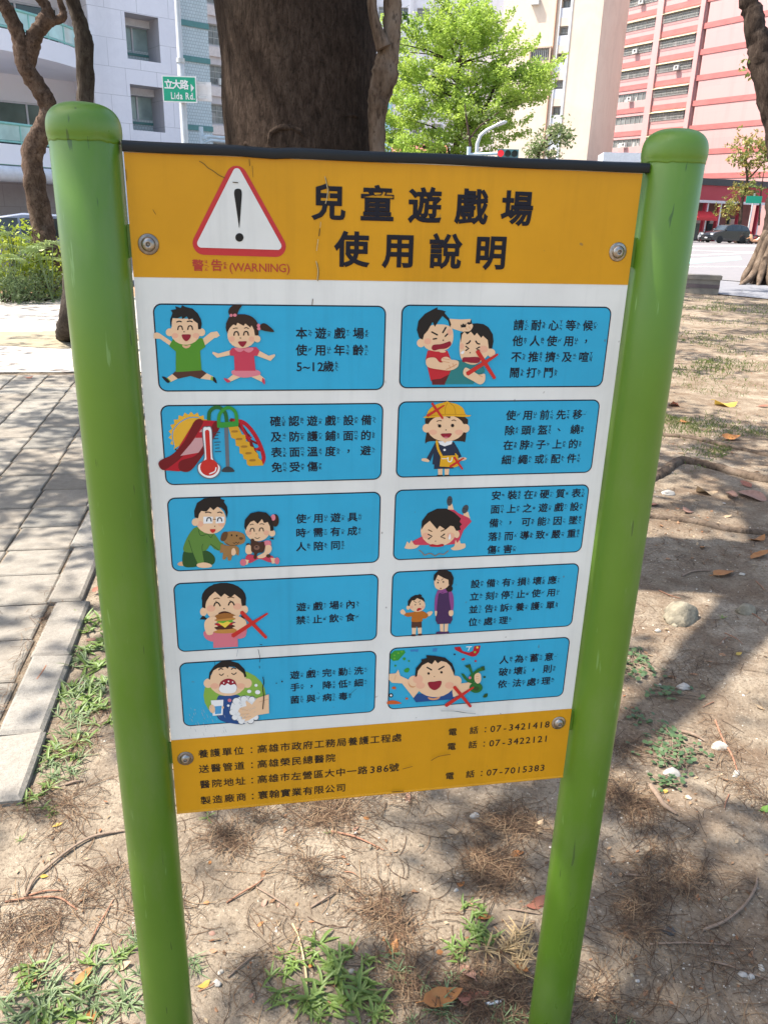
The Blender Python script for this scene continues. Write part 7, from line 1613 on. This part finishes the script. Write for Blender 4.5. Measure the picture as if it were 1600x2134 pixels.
for a in ((1508,1196,52,'orange','torn orange and red dry leaf on the dirt above the rocks',1,0.2),(1580,1162,50,'orange','orange dry leaf at the right edge below the thin root',2,0.3),(1472,1024,50,'tan','curled tan dry leaf below the bent root',0,0.1),(1522,1034,48,'pink','large pinkish dry leaf, left of the pair below the bent root',3,1.0),(1566,1036,56,'pink','largest pinkish dry leaf, right of the pair below the bent root',4,2.2),(1552,1012,34,'red','reddish dry leaf standing above the pinkish pair',2,1.6),(1362,1052,30,'red','reddish dry leaf beside the right post below the bent root',1,0.5),(1520,915,42,'orange','brownish orange dry leaf above the straight root',3,0.1),(1510,846,48,'yellow','yellow fallen leaf far off on the dappled dirt',0,0.0),(1590,848,24,'red','small reddish leaf at the far right edge',2,0.0),(1428,880,30,'orange','small orange leaf on the far green patch',1,0.3),(1405,845,34,'red','reddish brown leaf beside the post on the far dirt',0,0.8),(1432,1065,34,'pink','pinkish brown leaf above the thin root',1,0.4),(1578,1125,34,'orange','orange leaf just under the thin root at the right',0,0.2),
    (1463,1142,24,'orange','small orange leaf below the thin root',2,1.0),(922,2078,78,'orange','large orange dry leaf at the bottom between grass and needles',3,0.2),(985,2072,60,'red','long reddish brown dry leaf beside the large orange leaf',0,0.1),(974,2022,42,'pink','pinkish curled leaf below the grass tuft near the right post',1,2.0),(970,2040,34,'brown','brown folded leaf under the pinkish curled leaf',4,1.2),(1084,2015,34,'orange','orange leaf at the foot of the right post',2,2.2),(1125,1726,36,'tan','pale tan curled leaf left of the right post on the tangle',0,1.0),(1078,1779,26,'orange','small orange tan leaf on the needle tangle',1,0.0),(944,1727,26,'tan','pale tan leaf under the footer on the grey dirt',2,0.0),(988,1773,20,'tan','tiny tan leaf on the grey dirt between the posts',3,0.4),(1012,1908,28,'orange','orange brown leaf beside the tall grass tuft',4,0.0),(1116,1882,44,'red','dark reddish leaf left of the right post',0,0.3),(962,1835,22,'orange','small orange leaf above the tall grass tuft',1,0.9),(850,1662,26,'pink','pinkish leaf hanging under the footer edge',2,1.4),(828,1945,32,'brown','brown leaf left of the bright dirt patch',3,0.7),(818,1970,36,'orange','orange brown leaf below the needle tangle',0,0.9),(525,1845,18,'tan','tiny tan leaf between the posts at the left',1,0.5),(175,2030,40,'orange','orange leaf in the grass at the lower left',2,1.0),(75,2030,36,'red','reddish leaf in the grass near the lower left corner',4,0.5),(258,2012,30,'tan','tan leaf beside the left post in the grass',3,0.2),(190,2112,32,'orange','orange leaf at the bottom edge left of the post',1,1.9),(425,2050,24,'yellow','yellowish leaf right of the left post foot',0,0.4),(120,1720,20,'yellow','tiny yellow leaf on the lit dirt at the left',2,0.2),(93,1820,16,'yellow','tiny yellow leaf on the stringy twig',1,0.3),(1538,1362,16,'yellow','tiny yellow leaf right of the rocks',3,0.3),(1385,1650,16,'yellow','tiny yellow leaf below the mottled grey stone',4,0.8),(205,1235,24,'red','reddish leaf tucked behind the kerb by the left post',1,0.6),(190,1332,20,'pink','pinkish leaf in the kerbside grass',2,0.2),(62,790,16,'red','tiny dark red leaf on the far grey slabs',0,0.1),(124,1390,16,'brown','dark chip-like leaf on the granite kerb',3,0.4),(1590,1690,24,'green','fresh green leaf at the right edge of the dirt',0,0.4),(1180,2110,22,'orange','orange leaf at the bottom right of the right post',2,0.9),(1235,2075,20,'tan','tan leaf by the lower right dirt',3,0.3)):
    dleaf(*a[:5], None, a[5], a[6])
for i in range(64):
    px, py = (rl3.uniform(1290, 1595), 830+1290*rl3.random()) if i % 2 else (rl3.uniform(400, 1090), rl3.uniform(1700, 2125))
    if i % 2 and px < 1378-(py-830)*0.147+12: px += 80
    dleaf(px, py, rl3.uniform(9, 18), ('brown', 'tan', 'orange', 'brown', 'pink', 'brown')[i % 6], 'small dry leaf scrap scattered on the dirt', 'small leaf scraps on the dirt')
# ---- crumbled leaf litter: one mass
mb = MB(); lc = [(.16,.09,.05), (.22,.13,.075), (.11,.065,.038), (.28,.18,.105), (.24,.11,.055), (.33,.25,.16)]
for i in range(6400):
    if i % 4: y = 2.2+9.0*rl3.random()**1.5; x = rl3.uniform(0.55*y-0.6, 0.95*y+0.9)
    else: y = 0.05+4*rl3.random()**1.4; x = rl3.uniform(-0.85, 1.0+y)
    if noise.noise(Vector((x*1.6, y*1.6, 11))) < -0.05: continue
    s_ = rl3.uniform(.003, .010)*(1+.10*y); a = rl3.uniform(0, 6.28); u = Vector((math.cos(a), math.sin(a), rl3.uniform(-.25, .25))); w_ = Vector((-u.y, u.x, rl3.uniform(-.3, .3)))*rl3.uniform(.3, .6); p = Vector((x, y, terrain(x, y)+.004)); c = lc[rl3.randrange(6)]
    mb.face([p-u*s_, p-w_*s_, p+u*s_, p+w_*s_], 0, c)
tag(mb.build('leaf_litter', colmat('litter', 0.85, 0.2)), kind='stuff')
# ---- cigarette end
p = gz(1031, 2085); L = 34*(p-CAM).length/FPX; e = empty('cigarette_butt', (p.x, p.y, p.z+0.0035), 0.05, 'white cigarette end lying on the dirt left of the right post foot', 'cigarette butt')
mb = MB(); mb.tube([(-L*.5, 0, 0), (L*.5, 0, 0)], 0.0037, 12); mb.build('paper', mat('paper_white', (0.72, 0.72, 0.70), rough=0.8), e)
mb = MB(); mb.tube([(-L*.5-.0008, 0, 0), (-L*.42, 0, 0)], 0.00375, 12); mb.build('ash_end', mat('ash', (0.10, 0.10, 0.10), rough=1.0), e)
p = gz(1508, 1048); e = tag(inst('paper_scrap', leaf_mesh('tan', 2), None, (p.x, p.y, p.z+.006), (0, .2, .3), .03), 'small white paper scrap among the pinkish leaves', 'paper scrap'); me_ = leaf_mesh('tan', 2).copy(); me_.materials.clear(); me_.materials.append(bpy.data.materials['paper_white']); e.data = me_
# ---- grass tufts
M_GRASS = leafmat('weed_grass', (0.13, 0.21, 0.045), (0.20, 0.28, 0.07), 14, 0.35, 0.5, True); M_GRASSB = leafmat('weed_grass_bluish', (0.13, 0.185, 0.085), (0.18, 0.24, 0.10), 14, 0.3, 0.5, True); M_DRYG = leafmat('dry_straw', (0.50, 0.38, 0.20), (0.36, 0.24, 0.12), 20, 0.3, 0.7, True)
GK = {}
def tuft_mesh(kind, v):
    if (kind, v) in GK: return GK[kind, v]
    rg_ = random.Random(v*31+9); mb = MB()
    nst = 4 if kind != 'seed' else 1
    for s_ in range(nst):
        ox, oy = (rg_.gauss(0, .32), rg_.gauss(0, .32)) if nst > 1 else (0, 0)
        for k in range(rg_.randint(5, 8) if kind != 'seed' else 6):
            a = rg_.uniform(0, 6.28); L = rg_.uniform(.35, .8)*(0.8 if kind == 'broad' else 1.0); w = (0.075 if kind == 'broad' else 0.06 if kind == 'seed' else 0.045)*rg_.uniform(.8, 1.2); el = rg_.uniform(.12, .9); u = Vector((math.cos(a), math.sin(a), 0)); sd_ = Vector((-u.y, u.x, 0)); rows = []
            dr = rg_.uniform(.2, .8); sv = rg_.uniform(-.3, .3)
            for i in range(6):
                t = i/5; q = Vector((ox, oy, 0.0))+u*L*t*math.cos(el)+sd_*sv*t*t*L+Vector((0, 0, L*(math.sin(el)*t-dr*.55*t*t)))
                q.z = max(q.z, 0.012*(1-t)+0.006); ww = w*(math.sin(math.pi*min(1, .18+t*.82))**.7)*.5+.001
                rows.append([q-sd_*ww+Vector((0, 0, ww*.5)), q, q+sd_*ww+Vector((0, 0, ww*.5))])
            mb.grid(rows, smooth=True)
    m = {'broad': M_GRASS, 'blue': M_GRASSB, 'seed': M_GRASS, 'straw': M_DRYG}[kind]
    GK[kind, v] = mb.mesh('grass_tuft', m); return GK[kind, v]
def tuft(px, py, size, kind, label, group=None, v=None):
    p = gz(px, py); L = size*(p-CAM).length/FPX
    L *= 0.80
    if p.x < -0.885 and p.y > 0.95: p.x = -0.875+rl3.uniform(-.03, .03); p.z = 0.03 if p.x < -0.89 else terrain(p.x, p.y)
    return tag(inst('seedling' if kind == 'seed' else 'grass_tuft', tuft_mesh(kind, rl3.randrange(5) if v is None else v), None, p, (0, 0, rl3.uniform(0, 6.28)), L), label, 'seedling' if kind == 'seed' else 'grass', group)
for px, py, s_ in ((198,1292,60),(205,1325,60),(172,1350,64),(150,1362,50),(200,1372,70),(205,1400,70),(165,1425,70),(185,1440,60),(215,1420,60),(205,1460,60),(150,1440,44),(120,1465,50),(160,1480,60),(195,1478,60),(215,1500,44),(160,1500,38),(120,1550,60),(145,1545,60),(100,1560,56),(168,1520,50),(130,1575,56),(90,1585,40),(120,1602,50),(160,1590,44),(140,1620,40)):
    tuft(px+rl3.uniform(-8, 8), py, s_*1.35, 'broad' if rl3.random() < .6 else 'blue', 'green grass tuft growing against the kerb left of the left post', 'grass tufts along the kerb')
for px, py, s_ in ((85,1655,66),(60,1662,50),(105,1690,44)): tuft(px, py, s_, 'broad', 'bright sunlit grass tuft spreading over the end of the kerb', 'sunlit tufts at the kerb end')
tuft(42,1750,34,'seed','lone small green seedling on the lit dirt at the left edge'); tuft(432,1705,44,'seed','lone green seedling just under the left corner of the footer'); tuft(682,1733,22,'seed','tiny seedling beside the curved twig under the footer'); tuft(1506,1288,34,'seed','small bluish green weed between the two pale rocks')
for px, py, s_ in ((50,2040,90),(95,2050,95),(140,2070,100),(60,2100,110),(180,2095,100),(20,2110,90),(220,2060,90),(240,2085,90),(270,2050,70),(230,2000,70),(190,1985,56),(265,1985,60),(280,1950,50),(280,2100,80),(110,2120,90),(210,2120,80)):
    tuft(px, py, s_, 'blue' if rl3.random() < .65 else 'broad', 'dull green grass tuft in the patch left of the left post foot', 'grass tufts at the lower left')
for px, py, s_ in ((680,2010,100),(720,2040,110),(740,2075,110),(660,2055,100),(700,2090,100),(590,2050,80),(600,2020,70),(625,1990,60),(760,2020,80),(700,1985,70),(755,2110,90),(650,2110,80),(790,2090,70)):
    tuft(px, py, s_, 'broad', 'bright green broad-bladed grass tuft in the big clump between the posts', 'big grass clump between the posts')
for px, py, s_ in ((985,1880,56),(985,1915,60),(975,1945,80),(990,1955,70),(950,1975,70),(1010,1945,60)): tuft(px, py, s_, 'broad', 'green grass tuft in the tall clump left of the right post', 'tall grass clump by the right post')
for px, py, s_ in ((820,2005,60),(835,2025,50),(905,2050,80),(930,2035,50),(940,2120,70),(1050,2115,50),(1075,2120,60),(1300,2125,40),(860,2128,40)): tuft(px, py, s_, 'blue', 'low bluish grass tuft near the bottom edge between the posts', 'low tufts near the bottom edge')
tuft(405,2015,60,'blue','grass tuft just right of the left post foot')
for px, py, s_ in ((1050,1975,80),(1075,1990,80),(1095,1960,70),(1100,2010,60)): tuft(px, py, s_, 'straw', 'tuft of dry straw-coloured grass beside the right post foot', 'dry grass by the right post')
# ---- creeping round-leaved plants
mbk = []
def creeper(px, py, w, h, n, label, seed):
    p = gz(px, py); k = (p-CAM).length/FPX; rg_ = random.Random(seed); mb = MB(); e = empty('creeping_plant', (p.x, p.y, 0), 0, label, 'creeping plant', 'creeping plants by the right post'); st_ = MB()
    kv = 1.0/max(0.3, (CAM.z)/(p-CAM).length); last = None
    for i in range(n):
        x, y = rg_.gauss(0, .42)*w*k, rg_.gauss(0, .42)*h*k*kv; r = rg_.uniform(3.2, 5.4)*k; tx, ty = rg_.uniform(-.4, .4), rg_.uniform(-.4, .4); z = terrain(p.x+x, p.y+y)+rg_.uniform(.006, .018); P = []
        for j in range(9):
            a = j*6.283/9; P.append((x+r*math.cos(a), y+r*math.sin(a), z+tx*r*math.cos(a)+ty*r*math.sin(a)))
        mb.face(P)
        if last and i % 2: st_.tube([last, (x, y, z-.003)], .0012, 4)
        last = (x, y, z-.003)
    st_.build('stems', M_TWIG, e); mb.build('foliage', leafmat('creeper_leaf', (0.055, 0.105, 0.045), (0.095, 0.15, 0.055), 30, 0.25), e)
creeper(1328,1378,34,34,60,'creeping round-leaved plant touching the right post below the big rock',1); creeper(1308,1400,30,26,34,'second creeping round-leaved patch hugging the right post edge',2); creeper(1390,1440,64,16,34,'sunlit trailing creeper just right of the right post',3); creeper(1385,1525,40,36,34,'loose creeper patch between stone and post in half shade',4); creeper(1395,1570,70,36,110,'densest shaded creeper patch above the mottled grey stone',5); creeper(1385,1632,36,14,34,'small creeper patch just below the mottled grey stone',6); creeper(1325,1488,24,18,16,'tiny creeper patch close to the right post',7)
# ---- thin far grass on the dappled dirt: one mass
mb = MB()
def blade(x, y, h, w):
    a = rl3.uniform(0, 6.28); u = Vector((math.cos(a), math.sin(a), 0)); b_ = Vector((x, y, terrain(x, y) if y < 11 else 0)); le = Vector((rl3.gauss(0, .5), rl3.gauss(0, .5), 0))*h
    mb.face([b_-u*w, b_+u*w, b_+le*.4+Vector((0, 0, h*.7)), b_+le+Vector((0, 0, h))])
for px, py, sx_, sy_, n in ((1440,885,90,22,420),(1480,760,180,30,520),(1560,905,110,26,260),(1430,740,130,24,300),(1540,650,160,24,600),(1460,640,120,20,400),(1500,700,200,30,500),(1580,930,70,24,160),(1500,940,80,20,160),(1400,870,50,16,160),(1520,975,80,16,90),(1480,820,160,40,300)):
    for i in range(int(n*2.6)):
        q = gp(px+rl3.gauss(0, .5)*sx_, py+rl3.gauss(0, .5)*sy_)
        if noise.noise(Vector((q.x*1.1, q.y*1.1, 6))) < -0.05: continue
        blade(q.x, q.y, rl3.uniform(.012, .036)*(1 if py > 800 else 1.5), .0024*(1 if py > 800 else 2))
tag(mb.build('thin_grass', leafmat('thin_grass_leaf', (0.16, 0.20, 0.05), (0.11, 0.15, 0.04), 4, 0.35)), kind='stuff')
